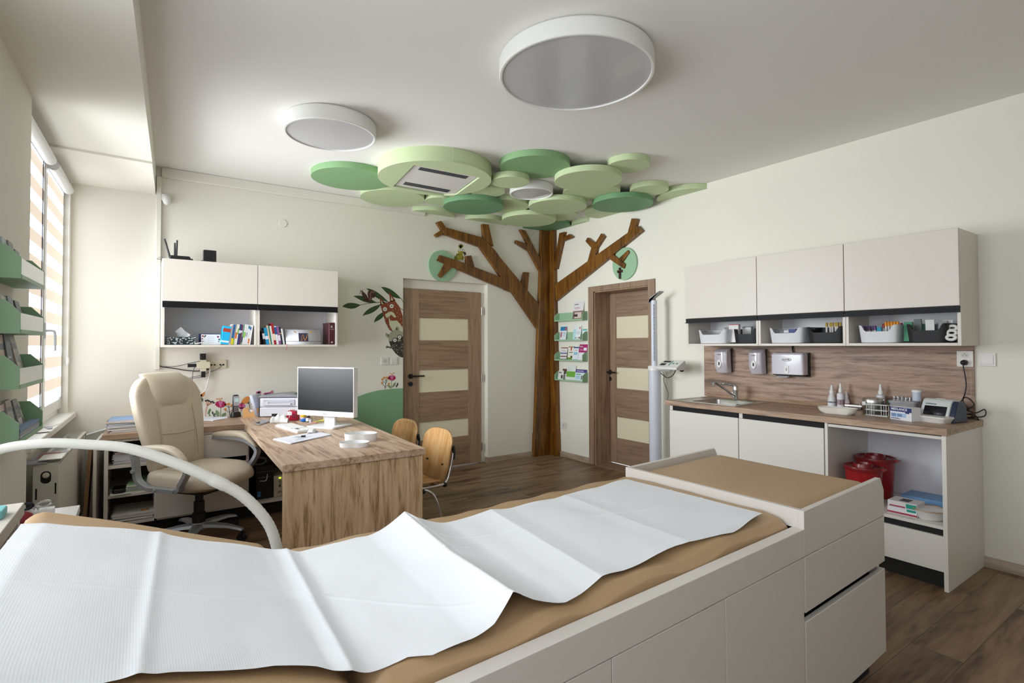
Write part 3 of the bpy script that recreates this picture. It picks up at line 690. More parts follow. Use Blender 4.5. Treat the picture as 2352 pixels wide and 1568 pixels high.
PLATE = mat('white socket plastic', '#e3e1db', .25)
def plate(t, ax, a0, a1, z0, z1, d=.01, name='frame', m_=None):
    lo, hi = min(a0, a1), max(a0, a1)
    m = M(); m.rrect(lo, hi, z0, z1, .004, ax, -.0005, -d); return m.build(name, m_ or PLATE, t, bevel=.0015)
def socket_face(t, ax, a, z, r=.02, d=.012, holes=True):
    m = M().disc(a, z, r, ax, -d+.004, -d, 0)
    m.disc(a, z, r*.88, ax, -d-.0005, -d+.001, 1)
    if holes:
        for k in (-1, 1): m.disc(a+k*r*.45, z, r*.11, ax, -d-.0012, -d, 2, n=10)
        m.disc(a, z+r*.5, r*.1, ax, -d-.0012, -d, 2, n=10)
    return m.build('socket_face', [PLATE, mat('socket well', '#cfccc4', .35), BLACK], t)
q = [(-4.126, 1.323), (-4.208, 1.323), (-4.124, 1.223)]
t = thing('power_socket', 'white double socket with a black plug at the end of the splash panel', 'socket', (-.013, (q[0][0]+q[1][0])/2, q[2][1]))
m = M().rrect(q[1][0], q[0][0], q[2][1]+.001, q[0][1], .004, 'x', -.013, -.023); m.build('frame', PLATE, t, bevel=.0015)
yc = (q[0][0]+q[1][0])/2; zc = (q[2][1]+q[0][1])/2
socket_face(t, 'x', yc, zc+.022, .02, .025); socket_face(t, 'x', yc, zc-.022, .02, .025, False)
t2 = thing('power_cable', 'black plug and tangled cord between the socket and the analyser', 'power cable', (-.05, yc, .9))
M().lathe((-.065, yc, zc-.022), [(.004, 0), (.012, .004), (.016, .012), (.018, .038)], 16, ax='x').build('plug', BLACK, t2)
cp = [(-.06, yc, zc-.03)]+[(-0.05, -4.18, 1.122), (-0.05, -4.173, 1.054), (-0.05, -4.161, 1.012), (-0.05, -4.191, 0.955), (-0.05, -4.148, 0.984), (-0.05, -4.175, 1.035), (-0.05, -4.217, 0.99), (-0.05, -4.16, 0.944), (-0.05, -4.211, 0.922), (-0.05, -4.151, 0.897), (-0.05, -4.165, 0.958), (-0.05, -4.22, 0.942), (-0.05, -4.266, 0.968), (-0.05, -4.266, 0.928), (-0.05, -4.198, 0.913), (-0.05, -4.133, 0.886), (-0.05, -4.166, 0.863), (-0.05, -4.219, 0.877), (-0.05, -4.24, 0.896), (-0.05, -4.209, 0.935), (-0.05, -4.151, 0.916)]
M().tube([(p[0]-.004*(i % 3), p[1], max(p[2], .906) if p[1] > -4.235 else p[2]) for i, p in enumerate(cp)], .0035, 6).build('cord', BLACK, t2)
q = [(-4.232, 1.31), (-4.313, 1.308), (-4.231, 1.231)]
t = thing('light_switch', 'large white light switch on the bare wall past the wall cabinets', 'light switch', (0, (q[0][0]+q[1][0])/2, q[2][1]))
plate(t, 'x', q[0][0], q[1][0], q[2][1], q[0][1]); M().rrect(q[1][0]+.011, q[0][0]-.011, q[2][1]+.011, q[0][1]-.011, .002, 'x', -.008, -.014).build('rocker', PLATE, t, bevel=.001)
q = [(-0.22, 0.423), (-0.31, 0.433), (-0.219, 0.342)]
t = thing('power_socket', 'white power socket low on the wall between the tree and the cased door', 'socket', (0, (q[0][0]+q[1][0])/2, q[2][1]))
plate(t, 'x', q[0][0], q[1][0], q[2][1], q[0][1]); socket_face(t, 'x', (q[0][0]+q[1][0])/2, (q[0][1]+q[2][1])/2, .024)
q = [(-2.245, 1.248), (-2.163, 1.247), (-2.245, 1.167), (-2.144, 1.246), (-2.062, 1.245)]
t = thing('power_socket', 'white power socket above the mural hill', 'socket', ((q[0][0]+q[1][0])/2, 0, q[2][1]))
plate(t, 'y', q[0][0], q[1][0], q[2][1], q[0][1]); socket_face(t, 'y', (q[0][0]+q[1][0])/2, (q[0][1]+q[2][1])/2, .024)
t = thing('light_switch', 'white two-part light switch beside the socket and the door', 'light switch', ((q[3][0]+q[4][0])/2, 0, q[2][1]))
plate(t, 'y', q[3][0], q[4][0], q[2][1], q[0][1])
xm = (q[3][0]+q[4][0])/2
for a, b in ((q[3][0]+.012, xm-.0005), (xm+.0005, q[4][0]-.012)): M().box(a, b, -.008, -.013, q[2][1]+.012, q[0][1]-.012).build('rocker', PLATE, t, bevel=.001)
IV = mat('ivory plastic', '#ded6bd', .35)
q = [(-3.803, 1.246), (-3.656, 1.243), (-3.803, 1.174)]
x0, x1, z0, z1 = q[0][0], q[1][0], q[2][1], q[0][1]
t = thing('data_socket', 'ivory double data socket above the desk', 'socket', ((x0+x1)/2, 0, z0)); plate(t, 'y', x0, x1, z0, z1, m_=IV)
for k in (0, 1):
    cx_ = x0+(x1-x0)*(.27+.46*k); zc = (z0+z1)/2
    m = M().rrect(cx_-.034, cx_+.034, zc-.034, zc+.034, .003, 'y', -.009, -.013); m.disc(cx_, zc, .026, 'y', -.0125, -.014)
    for s_ in (-1, 1): m.box(cx_+s_*.012-.007, cx_+s_*.012+.007, -.0135, -.0147, zc-.012, zc+.002, 1)
    m.box(cx_-.002, cx_+.002, -.0135, -.0147, zc+.012, zc+.016, 1); m.build('outlet_insert', [IV, BLACK], t)
t = thing('socket_splitter', 'cream plug-in splitter with four plugs, left of the data socket', 'adapter', [(-3.84, 1.207)][0][:1]+(-.05,)+[(-3.84, 1.207)][0][1:])
q = [(-3.839, 1.206), (-3.878, 1.207), (-3.8, 1.205), (-3.839, 1.251), (-3.839, 1.162)]; cx_, cz_ = q[0]
m = M().rrect(cx_-.05, cx_+.05, cz_-.028, cz_+.028, .008, 'y', -.015, -.055).rrect(cx_-.022, cx_+.022, cz_-.055, cz_+.045, .006, 'y', -.02, -.05)
m.build('splitter_body', IV, t, bevel=.002)
sp_ = (cx_, cz_)
def cable(label, path, r, mt, plugbox=None, cat='cable'):
    t = thing('cable', label, cat, path[0], 0)
    M().tube(path, r, 6).build('lead', mt, t)
    if plugbox: plugbox.build('plug', BLACK, t, bevel=.003)
    return t
GREYC = mat('grey cable', '#8d8d8c', .5); WCAB = mat('white cable', '#e4e4e2', .4); GCAB = mat('dark grey cable', '#45464a', .5)
cable('thin black lead running up-left from the plug on top of the splitter', [(-3.858, -0.03, 1.24), (-3.925, -0.03, 1.226), (-4.003, -0.03, 1.206), (-4.065, -0.03, 1.197), (-4.135, -0.03, 1.199)], .0022, BLACK, M().box(cx_-.026, cx_+.018, -.02, -.06, cz_+.045, cz_+.098))
cable('thin black lead dropping from the plug on the left of the splitter', [(-3.902, -0.03, 1.193), (-3.915, -0.03, 1.134), (-3.92, -0.03, 1.053)], .0022, GCAB, M().box(cx_-.115, cx_-.05, -.025, -.05, cz_-.016, cz_+.012))
cable('thin dark lead looping below the splitter from its lower plug', [(-3.841, -0.03, 1.12), (-3.86, -0.03, 1.102), (-3.908, -0.03, 1.097), (-3.949, -0.03, 1.084)], .0022, GCAB, M().box(cx_-.016, cx_+.016, -.022, -.05, cz_-.105, cz_-.05))
cable('thin dark lead from the right data outlet to the left', [(-3.692, -0.018, 1.206), (-3.728, -0.018, 1.169), (-3.794, -0.018, 1.141), (-3.859, -0.018, 1.117), (-3.923, -0.018, 1.104), (-3.955, -0.018, 1.091)], .0022, GCAB)
cable('black mains lead behind the splitter', [(-3.785, -0.02, 1.174), (-3.827, -0.02, 1.161), (-3.892, -0.02, 1.155), (-3.971, -0.02, 1.165), (-4.049, -0.02, 1.182), (-4.134, -0.02, 1.198), (-4.156, -0.02, 1.213)], .004, BLACK)
cable('white lead hanging from the splitter to the orange wall flower', [(-3.793, -0.03, 1.224), (-3.789, -0.03, 1.16), (-3.801, -0.03, 1.067), (-3.814, -0.03, 1.011), (-3.827, -0.03, 0.982), (-3.859, -0.03, 0.958), (-3.897, -0.03, 0.905), (-3.916, -0.03, 0.869)], .005, WCAB)
q = [(-4.186, 2.069), (-4.15, 2.072), (-4.179, 1.177)]
t = tag(M().box(-4.185, -4.15, -.03, 0, q[2][1], 2.772).build('cable_duct', WALL, bevel=.003), 'slim vertical cable duct painted like the wall beside the window bay', 'cable duct')
q = [(-3.198, 2.51), (-3.236, 2.505), (-3.156, 2.515)]; tag(M().disc(q[0][0], q[0][1], .036, 'y', 0, -.006, n=32).build('junction_cover', WALL, bevel=.002), 'round flat cover plate painted like the wall above the cabinets', 'cover plate')
q = [(-4.12, 2.585), (-4.144, 2.629), (-4.095, 2.538)]
t = thing('motion_detector', 'small white motion detector high in the corner by the window bay', 'motion detector', (q[0][0], -.03, q[2][1]))
M().rrect(q[1][0]-.005, q[2][0], q[2][1]+.035, q[1][1], .012, 'y', -.0, -.045).build('housing', WHITE, t, bevel=.004)
note(M().ell((q[0][0]+.006, -.04, q[2][1]+.045), .03, .028, .045).build('lens', WHITE, t), 'domed lens')
M().box(q[0][0]+.0, q[0][0]+.025, -.0455, -.047, q[0][1]+.0, q[0][1]+.008).build('sensor_slot', BLACK, t)


# ================================================================== corner desk
FL, FR = (-3.678, -2.342), (-2.872, -2.351); BR, BL = (-2.756, -.004), (-3.575, -.004)
def lerp2(p, q, t): return (p[0]+(q[0]-p[0])*t, p[1]+(q[1]-p[1])*t)
t = thing('desk', 'oak-look desk with a wide end panel, monitor and papers on it', 'desk', (-3.2, -1.2, 0))
M().prism([FL, FR, BR, BL], 'z', .712, .75).build('desk_top', OAKD, t, bevel=.0015)
M().prism([(-3.668, -2.330), (-2.884, -2.339), (-2.884, -2.300), (-3.668, -2.291)], 'z', 0, .712).build('end_panel', OAKP, t, bevel=.0015)
M().prism([(-3.24, -2.29), (-3.222, -2.29), (-3.16, -.63), (-3.178, -.63)], 'z', .3, .712).build('modesty_panel', OAKP, t)
t = thing('sideboard', 'low shelf and drawer unit with an oak-look top beside the desk', 'sideboard', (-3.9, -.3, 0))
LX0 = -4.498
M().prism([(LX0, -.615), (-3.60, -.615), (-3.577, -.004), (LX0+.015, -.004)], 'z', .712, .75).build('worktop', OAKX, t, bevel=.0015)
SX = [-4.485, -4.462, -4.192, -4.172, -3.588, -3.566, -3.19]
m = M()
for a, b in ((SX[0], SX[1]), (SX[2], SX[3]), (SX[4], SX[5]), (SX[6], SX[6]+.02)): m.box(a, b, -.60, -.02, .10, .710)
m.box(SX[0], SX[6]+.02, -.60, -.02, .10, .118)
for z in (.298, .505): m.box(SX[1], SX[2], -.59, -.03, z, z+.018)
m.box(SX[1], SX[4], -.60, -.02, .692, .710); m.build('carcass', LAM, t, bevel=.001)
note(M().box(SX[0], SX[6]+.02, -.03, -.018, .11, .70).build('back_panel', mat('dark back panel', '#7d7468', .6), t), 'dull grey-brown back panel')
for z0, z1 in ((.505, .69), (.115, .465)):
    M().box(SX[3]-.01, SX[4]+.012, -.616, -.60, z0, z1).build('drawer_front', LAM, t, bevel=.001)
    note(M().box(SX[3], SX[4], -.604, -.56, z0-.036 if z0 > .3 else z1, z1+.036 if z0 < .3 else z0).build('grip_gap', MATT, t), 'black grip gap')
note(M().box(SX[0]+.01, SX[6], -.54, -.52, 0, .10).build('plinth', MATT, t), 'black plinth')

# leaning boards left of the sideboard
t = tag(M().prism([(-4.545, -.60), (-4.527, -.60), (-4.503, -.12), (-4.521, -.12)], 'z', 0, .70).build('leaning_board', LAM), 'pale board leaning against the left side of the sideboard', 'board')
t = tag(M().add([(-4.61, -.59, 0), (-4.588, -.59, 0), (-4.552, -.59, .66), (-4.574, -.59, .66), (-4.61, -.3, 0), (-4.588, -.3, 0), (-4.552, -.3, .66), (-4.574, -.3, .66)],
    [(0, 1, 2, 3), (7, 6, 5, 4), (0, 4, 5, 1), (1, 5, 6, 2), (2, 6, 7, 3), (3, 7, 4, 0)]).build('leaning_board', mat('raw chipboard edge', '#8a6a49', .8, var=.15, vscale=60)), 'raw brown chipboard leaning between radiator and sideboard', 'board')

# ---------------------------------------------------------------- things in the sideboard
MAG = [mat('paper violet grey', '#c9c8d6', .6), mat('paper blue', '#7f98bb', .6), mat('paper warm white', '#e6e2da', .7), mat('paper green', '#8fae86', .6), mat('paper red', '#b4555c', .6), mat('paper grey', '#a9a8ad', .6), mat('paper orange', '#dba36b', .6), mat('paper dark', '#3d3f4c', .6)]
def stack(name, label, cat, x, y, w, d, z, n, th, rot=0, cols=None, jit=.012, seed=1, group=None, mats=None):
    """a pile of loose sheets or magazines kept as one thing, each layer slightly turned"""
    rnd = random.Random(seed); m = M()
    for i in range(n):
        k = len(m.v); m.box(-w/2, w/2, -d/2, d/2, 0, th*.92, (cols or range(8))[i % len(cols or range(8))])
        m.xf(Matrix.Translation((x+rnd.uniform(-jit, jit), y+rnd.uniform(-jit, jit), z+i*th)) @ Matrix.Rotation(R(rot)+rnd.uniform(-.06, .06), 4, 'Z'), k)
    return tag(m.build(name, mats or MAG), label, cat, group)
def magazine(label, x, y, w, d, z, th, rot, ci, group):
    m = M().box(-w/2, w/2, -d/2, d/2, .0006, th-.0006, 1).box(-w/2-.001, w/2, -d/2-.001, d/2+.001, th-.0008, th, 0).box(-w/2-.001, w/2, -d/2-.001, d/2+.001, 0, .0008, 0)
    m.box(-w/2-.0012, -w/2+.0008, -d/2, d/2, 0, th, 0)
    m.xf(Matrix.Translation((x, y, z)) @ Matrix.Rotation(R(rot), 4, 'Z'))
    return tag(m.build('magazine', [MAG[ci], PAPER]), label, 'magazine', group)
z = .7505; rnd = random.Random(5)
names = ['grey', 'violet', 'white', 'grey-violet', 'white', 'blue', 'grey', 'white', 'blue-and-orange', 'pale blue']
cis = [5, 0, 2, 0, 2, 1, 5, 2, 6, 1]
for i in range(10):
    magazine(f'{names[i]} magazine, ' + ('bottom of' if i == 0 else 'top of' if i == 9 else ['second', 'third', 'fourth', 'fifth', 'sixth', 'seventh', 'eighth', 'ninth'][i-1]+' from the bottom of')+' the stack on the sideboard', -4.37+rnd.uniform(-.012, .012), -.40+rnd.uniform(-.012, .012), .20, .28, z, .0085, rnd.uniform(-6, 6), cis[i], 'magazines stacked on the sideboard'); z += .0088
stack('paper_stack', 'thick white paper ream on the upper sideboard shelf', 'paper stack', -4.32, -.38, .24, .32, .524, 14, .0058, 2, [0, 2], .003, 2)
tag(M().box(-4.42, -4.34, -.56, -.5, .606, .632).box(-4.42, -4.34, -.561, -.56, .612, .628, 1).build('small_box', [mat('small pink box', '#d9a49a', .5), BLACK]), 'small pink box on the paper ream', 'box')
stack('magazine_pile', 'pile of white journals on the middle sideboard shelf', 'magazine pile', -4.25, -.44, .18, .28, .317, 7, .009, -8, [2, 3, 5, 2, 3], .006, 3)
tag(M().rrect(-4.44, -4.36, -.58, -.45, .02, 'z', .325, .355).build('glasses_case', mat('black leather', '#141414', .3), bevel=.006), 'black case on the middle sideboard shelf', 'case')
stack('folder_pile', 'flat green folder under the black case', 'folder', -4.40, -.46, .12, .28, .3165, 2, .004, 6, [3, 2], .002, 4)
stack('paper_stack', 'loose papers with an orange label on the lowest sideboard shelf', 'paper stack', -4.31, -.42, .25, .32, .1185, 6, .009, -4, [2, 2, 5, 2], .01, 6)
tag(M().box(-4.27, -4.22, -.56, -.5, .1735, .1745).build('orange_label', MAG[6]), 'orange label card on the papers of the lowest shelf', 'card')

pq = [(-3.503, 0.368), (-3.373, 0.351), (-3.501, 0.125), (-3.368, 0.293), (-3.303, 0.284)]
t = thing('computer_tower', 'black computer tower under the desk', 'computer', ((pq[0][0]+pq[1][0])/2, -.35, .119))
m = M().box(pq[0][0], pq[1][0], -.53, -.12, .119, pq[0][1]+.02); m.build('case', mat('black computer case', '#101011', .4), t, bevel=.004)
note(M().box(pq[0][0]+.004, pq[1][0]-.004, -.534, -.53, pq[0][1]-.03, pq[0][1]-.028).box(pq[0][0]+.02, pq[1][0]-.02, -.534, -.53, pq[0][1]-.075, pq[0][1]-.073).build('drive_slots', STEEL, t), 'bright drive slot edges')
m = M().box(pq[0][0]+.012, pq[0][0]+.036, -.532, -.53, .14, .16).box(pq[0][0]+.012, pq[0][0]+.036, -.532, -.53, .163, .182); note(m.build('sticker', mat('blue sticker', '#3d8fd0', .4), t), 'two small blue stickers')
m = M().tube([(pq[0][0]+.03, -.535, pq[0][1]-.1), (pq[0][0]+.07, -.56, pq[0][1]-.095), (pq[0][0]+.085, -.54, pq[0][1]-.05)], .003); note(m.build('front_lead', WCAB, t), 'white lead')
t = thing('backup_power_unit', 'beige backup power unit beside the computer tower', 'power unit', (pq[4][0]-.03, -.4, .119))
ux0 = pq[3][0]+.001; ux1 = ux0+.085; uz = .29
M().box(ux0, ux1, -.53, -.2, .119, uz).build('case', mat('beige plastic', '#c9bda0', .45), t, bevel=.005)
m = M()
for k in range(4): m.box(ux0+.038, ux0+.055, -.532, -.53, uz-.038-.012*k, uz-.034-.012*k)
m.disc(ux0+.046, uz-.085, .008, 'y', -.533, -.53); note(m.build('front_vents', INK, t), 'dark vents and button'); M().text('APC', .022, (ux0+.028, -.531, .15), (1, 0, 0), (0, 0, 1), .001, bold=True).build('lettering', INK, t)
GLOW = mat('green indicator', '#9be000', .4, emit=('#b6ff20', 4))
note(M().box(ux0+.04, ux0+.054, -.533, -.53, uz-.022, uz-.015).build('indicator_light', GLOW, t), 'green light')
t = thing('network_box', 'black network box with a green light and coiled leads on the computer tower', 'network box', (-3.44, -.4, pq[0][1]+.02))
zt = pq[0][1]+.021
M().box(-3.53, -3.38, -.48, -.36, zt+.045, zt+.075).box(-3.52, -3.39, -.47, -.37, zt, zt+.045).build('case', BLACK, t, bevel=.003)
m = M()
for k in range(4): m.tube([(-3.48+.055*math.cos(a), -.50-.006*k, zt+.03+.028*math.sin(a)+.004*k) for a in [2*math.pi*i/10 for i in range(10)]], .0035, 6, closed=True)
note(m.build('coiled_lead', mat('grey lead', '#6f6f70', .4), t), 'coiled grey lead'); note(M().ell((-3.485, -.482, zt+.06), .005, .003, .004).build('indicator_light', GLOW, t), 'green light')

# ---------------------------------------------------------------- monitor, keyboard, mouse, paper, bits on the desk
a_, b_ = Vector((-3.282, -.943, 0)), Vector((-2.989, -1.391, 0)); xd = (b_-a_).normalized(); nn = Vector((0, 0, 1)).cross(xd); mid = (a_+b_)/2
if nn.y > 0: nn = -nn
ang = math.atan2(xd.y, xd.x)
t = thing('monitor', 'white computer monitor with a dark switched-off screen on the desk', 'monitor', (mid.x, mid.y, .75), ang)
hw = .268; MW = mat('monitor white', '#e6e6e6', .35)
m = M().rrect(-hw, hw, .085, .455, .006, 'y', .0, .045); m.build('housing', MW, t, local=True, bevel=.002)
note(M().box(-hw+.008, hw-.006, -.0015, .001, .125, .447).build('screen', mat('dark glossy screen', '#0a0b0e', .38, spec=.35), t, local=True), 'dark glossy screen')
m = M().rrect(-.02, .02, .101, .106, .002, 'y', -.0010, .001); note(m.build('maker_mark', mat('grey print', '#8b8c90', .5), t, local=True), 'small grey maker mark')
M().box(-.05, .05, .05, .07, .012, .30).build('neck', MW, t, local=True, bevel=.004)
M().rrect(-.13, .13, -.06, .17, .02, 'z', .0, .014).build('foot', MW, t, local=True, bevel=.003)
q = [(-3.402, -0.881), (-3.276, -0.765), (-3.339, -1.336)]
kc = Vector((q[0][0], q[0][1], .751)); kx = Vector((q[2][0]-q[0][0], q[2][1]-q[0][1], 0)); kl = .44; kx.normalize(); ka = math.atan2(kx.y, kx.x)
t = thing('keyboard', 'white keyboard in front of the monitor', 'keyboard', (kc.x-.03, kc.y-.01, .7505), ka)
M().rrect(0, kl, 0, .13, .008, 'z', .0, .014).build('keyboard_base', mat('keyboard white', '#e2e2e0', .4), t, local=True, bevel=.002)
m = M(); rnd = random.Random(3)
for r_ in range(5):
    x = .012
    while x < kl-.02:
        w = .016 if r_ not in (0,) or x < .08 or x > .22 else .1
        if abs(x-.30) > .012: m.box(x, x+w, .012+r_*.022, .030+r_*.022, .014, .018, 1 if (x > .31 and x < .36 and r_ in (1,)) else 0)
        x += w+.003
note(m.build('keys', [mat('key white', '#f0f0ee', .45), mat('key grey', '#4a4c50', .5)], t, local=True), 'rows of white keys')
q = [(-3.281, -1.386)][0]
t = thing('computer_mouse', 'white and grey computer mouse on the desk', 'mouse', (q[0], q[1], .7505), R(-30))
m = M().surf(lambda u, v: ((v-.5)*.062*(1-.25*(2*u-1)**2), (u-.5)*.115, .034*max(0, math.sin(math.pi*min(1, max(0, .12+u*.8))))*max(0, 1-(2*v-1)**4)+.002), 20, 14)
note(m.build('shell', mat('mouse white', '#e6e5e2', .3), t, local=True, smooth=80), 'white shell'); M().prism([(.03*math.cos(a)*1.02, .056*math.sin(a)) for a in [2*math.pi*i/28 for i in range(28)]], 'z', .0, .012).build('mouse_body', mat('mouse grey', '#7c8184', .4), t, local=True)
PRINT = mat('faint grey print', '#b9bcc8', .8)
q = [(-3.564, -1.506), (-3.507, -1.737), (-3.196, -1.554), (-3.239, -1.361)]
t = thing('paper_pile', 'pile of printed white papers lying on the desk', 'papers', (q[0][0], q[0][1], .7505))
m = M()
for i in range(6):
    e = .003*(i % 3); m.prism([(q[0][0]+e, q[0][1]+e), (q[1][0]+e, q[1][1]-e), (q[2][0]-e, q[2][1]), (q[3][0], q[3][1]-e)], 'z', .7505+i*.0012, .7505+i*.0012+.001)
m.build('sheets', mat('paper bluish white', '#e9eaf2', .8), t)
m = M()
def onp(u, v): a = lerp2(q[0], q[1], v); b = lerp2(q[3], q[2], v); return lerp2(a, b, u)
for v, u0, u1 in ((.3, .3, .7), (.36, .3, .6), (.5, .35, .55), (.62, .3, .62), (.7, .2, .5), (.8, .2, .4)): m.prism([onp(u0, v), onp(u1, v), onp(u1, v+.015), onp(u0, v+.015)], 'z', .7578, .7582)
m.build('print', PRINT, t)
pc = onp(.42, .5); t = thing('pen_cap', 'tiny black and white pen cap lying on the papers', 'cap', (pc[0], pc[1], .758))
M().cyl((pc[0]-.03, pc[1]+.01, .764), (pc[0]+.005, pc[1], .764), .005, n=12).build('cap_body', WHITE, t); M().cyl((pc[0]+.005, pc[1], .764), (pc[0]+.03, pc[1]-.01, .764), .006, n=12).build('cap_clip', BLACK, t)
def heart(cx_, cy_, w, l, h, rot, label):
    t = thing('heart_dish', label, 'dish', (cx_, cy_, .7505), R(rot), 'white kidney-shaped dishes on the desk')
    pts = []
    for i in range(40):
        a = 2*math.pi*i/40; r_ = 1-.28*max(0, math.cos(a-math.pi/2))**6
        pts.append((w*r_*math.cos(a), l*r_*math.sin(a)))
    m = loft(M(), [[(x*.96, y*.96, .0) for x, y in pts], [(x, y, h) for x, y in pts], [(x*.97, y*.97, h) for x, y in pts], [(x*.93, y*.93, .004) for x, y in pts]], 0, True, True)
    m.build('dish_body', mat('white enamel', '#efefef', .3), t, local=True); return t
q = [(-3.098, -1.862), (-3.202, -2.045)]
heart(q[0][0], q[0][1], .105, .078, .048, 150, 'deeper white kidney-shaped dish on the desk')
heart(q[1][0], q[1][1], .09, .07, .028, 150, 'shallow white kidney-shaped dish on the desk')
# printer
ang = math.atan2(-.15, .27); fl = Vector((-3.43, -.25, .7505))
t = thing('printer', 'grey and white laser printer behind the monitor', 'printer', fl, ang)
PW = mat('printer white', '#dcdde6', .4); PG = mat('printer grey', '#8d8f96', .4)
m = M().prism([(0, 0), (.33, 0), (.33, .25), (0, .25)], 'z', .006, .085).prism([(.0, .004), (.33, .004), (.33, .25), (0, .25)], 'z', .088, .165); m.build('printer_body', PW, t, local=True, bevel=.006)
m = M().prism([(-.01, .17), (.34, .17), (.34, .182), (.20, .20), (-.01, .182)], 'y', .0, .25); note(m.build('top_cover', PG, t, local=True, bevel=.004), 'grey top cover')
note(M().box(.13, .30, .08, .22, .185, .193).build('output_slot', BLACK, t, local=True), 'black paper output')
m = M().box(.03, .29, -.002, .01, .10, .15, 1).box(.035, .26, -.012, .0, .105, .115).box(.06, .25, -.006, .002, .135, .142).box(.04, .07, -.006, .002, .118, .132).box(.23, .26, -.006, .002, .112, .122, 1); note(m.build('front_flap', [PW, mat('printer shade', '#b9bac4', .5)], t, local=True), 'open front feed')
note(M().box(.10, .15, -.002, .004, .006, .03).build('tray_grip', BLACK, t, local=True), 'dark tray grip')
q = [(-3.489, -0.328), (-3.359, -0.253)]
sp0 = Vector((q[1][0], q[1][1], .7505))
t = thing('paper_sorter', 'clear upright sorter with papers on the left side of the printer', 'paper sorter', fl+Vector((-.005, .015, 0)), ang)
m = M()
for i in range(6): m.add([(-.012-.004*i, 0, .01), (-.012-.004*i, .2, .01), (-.06-.004*i, .2, .19), (-.06-.004*i, 0, .19)], [(0, 1, 2, 3)])
m.build('papers', mat('paper bluish white', '#e9eaf2'), t, local=True, solid=.0015)
note(M().add([(-.008, 0, 0), (-.008, .2, 0), (-.056, .2, .185), (-.056, 0, .185)], [(0, 1, 2, 3)]).build('sorter_wall', mat('blue-grey acrylic', '#c4c8dd', .2), t, local=True, solid=.002), 'pale blue-grey wall')
# card box
q = [(-3.483, -0.163)][0]
t = thing('card_box', 'small pale wooden box with cards between phone and printer', 'card box', (q[0], q[1], .7505), R(-20))
BX = mat('pale wood', '#d7a56b', .5, var=.05, vscale=12)
for yy in (-.03, .03): M().prism([(-.06, 0), (.06, 0), (.06, .075), (.022, .075), (.016, .05), (0, .038), (-.016, .05), (-.022, .075), (-.06, .075)], 'y', yy-.004, yy+.004).build('side_wall', BX, t, local=True)
M().box(-.06, .06, -.03, .03, 0, .006).box(-.06, -.054, -.03, .03, 0, .07).box(.054, .06, -.03, .03, 0, .07).build('box_body', BX, t, local=True)
m = M()
for i in range(7): m.box(-.045+.003*i, .045, -.022+.006*i, -.02+.006*i, .008, .062+.003*(i % 3), i % 3)
m.build('cards', [PAPER, MAG[6], MAG[5]], t, local=True)
# cordless phone
q = [(-3.597, -0.114)][0]
t = thing('cordless_phone', 'cordless phone standing in its black cradle by the wall', 'phone', (q[0], q[1]+.015, .7505), R(22))
note(loft(M(), [rr(-.04, .04, -.03, .03, .02, .0), rr(-.04, .04, -.03, .03, .02, .02), rr(-.034, .034, -.022, .024, .02, .045)], 0, True, True).build('cradle', BLACK, t, local=True), 'black cradle')
m = loft(M(), [rr(-.026, .026, -.012, .016, .01, .03), rr(-.027, .027, -.014, .014, .012, .10), rr(-.025, .025, -.012, .012, .012, .185), rr(-.018, .018, -.008, .008, .006, .193)], 0, True, True)
m.build('handset', mat('handset grey', '#25272d', .35), t, local=True)
note(M().rrect(-.023, .023, .098, .183, .008, 'y', -.0155, -.012).build('faceplate', mat('handset silver', '#c4c6ca', .3), t, local=True), 'silver faceplate')
note(M().box(-.018, .018, -.0165, -.015, .13, .165).build('display', mat('pale teal display', '#b9d4d4', .3, emit=('#b9d4d4', .25)), t, local=True), 'pale teal display')
m = M()
for i in range(3):
    for j in range(4): m.rrect(-.019+.0145*i, -.009+.0145*i, .046+.0125*j, .053+.0125*j, .002, 'y', -.0165, -.014)
note(m.build('keypad', mat('keypad light', '#b9bcc4', .4), t, local=True), 'pale number keys')
# smartphone
q = [(-3.542, -0.655), (-3.514, -0.755), (-3.406, -0.603), (-3.433, -0.492)]
t = thing('smartphone', 'silver smartphone with a dark screen lying on the desk', 'smartphone', (q[0][0], q[0][1], .7505))
M().prism(q, 'z', .7505, .759).build('phone_body', mat('phone silver', '#c8c8cc', .25, metal=.6), t, bevel=.003); cq = [sum(p[k] for p in q)/4 for k in (0, 1)]
note(M().prism([(cq[0]+(p[0]-cq[0])*.86, cq[1]+(p[1]-cq[1])*.86) for p in q], 'z', .7585, .7596).build('phone_screen', mat('phone screen', '#3a3d44', .15), t), 'dark screen')
# open notebook on the sideboard
q = [(-3.841, 0.011), (-3.775, 0.014), (-3.656, -0.055), (-3.661, -0.154), (-3.786, -0.259), (-3.845, -0.184)]
t = tag(M().prism([q[0], q[1], q[4], q[5]], 'z', .7505, .753).prism([q[1], q[2], q[3], q[4]], 'z', .7505, .7545).build('notepad', mat('paper bluish white', '#e9eaf2')), 'open white notepad on the sideboard behind the office chair', 'notepad')
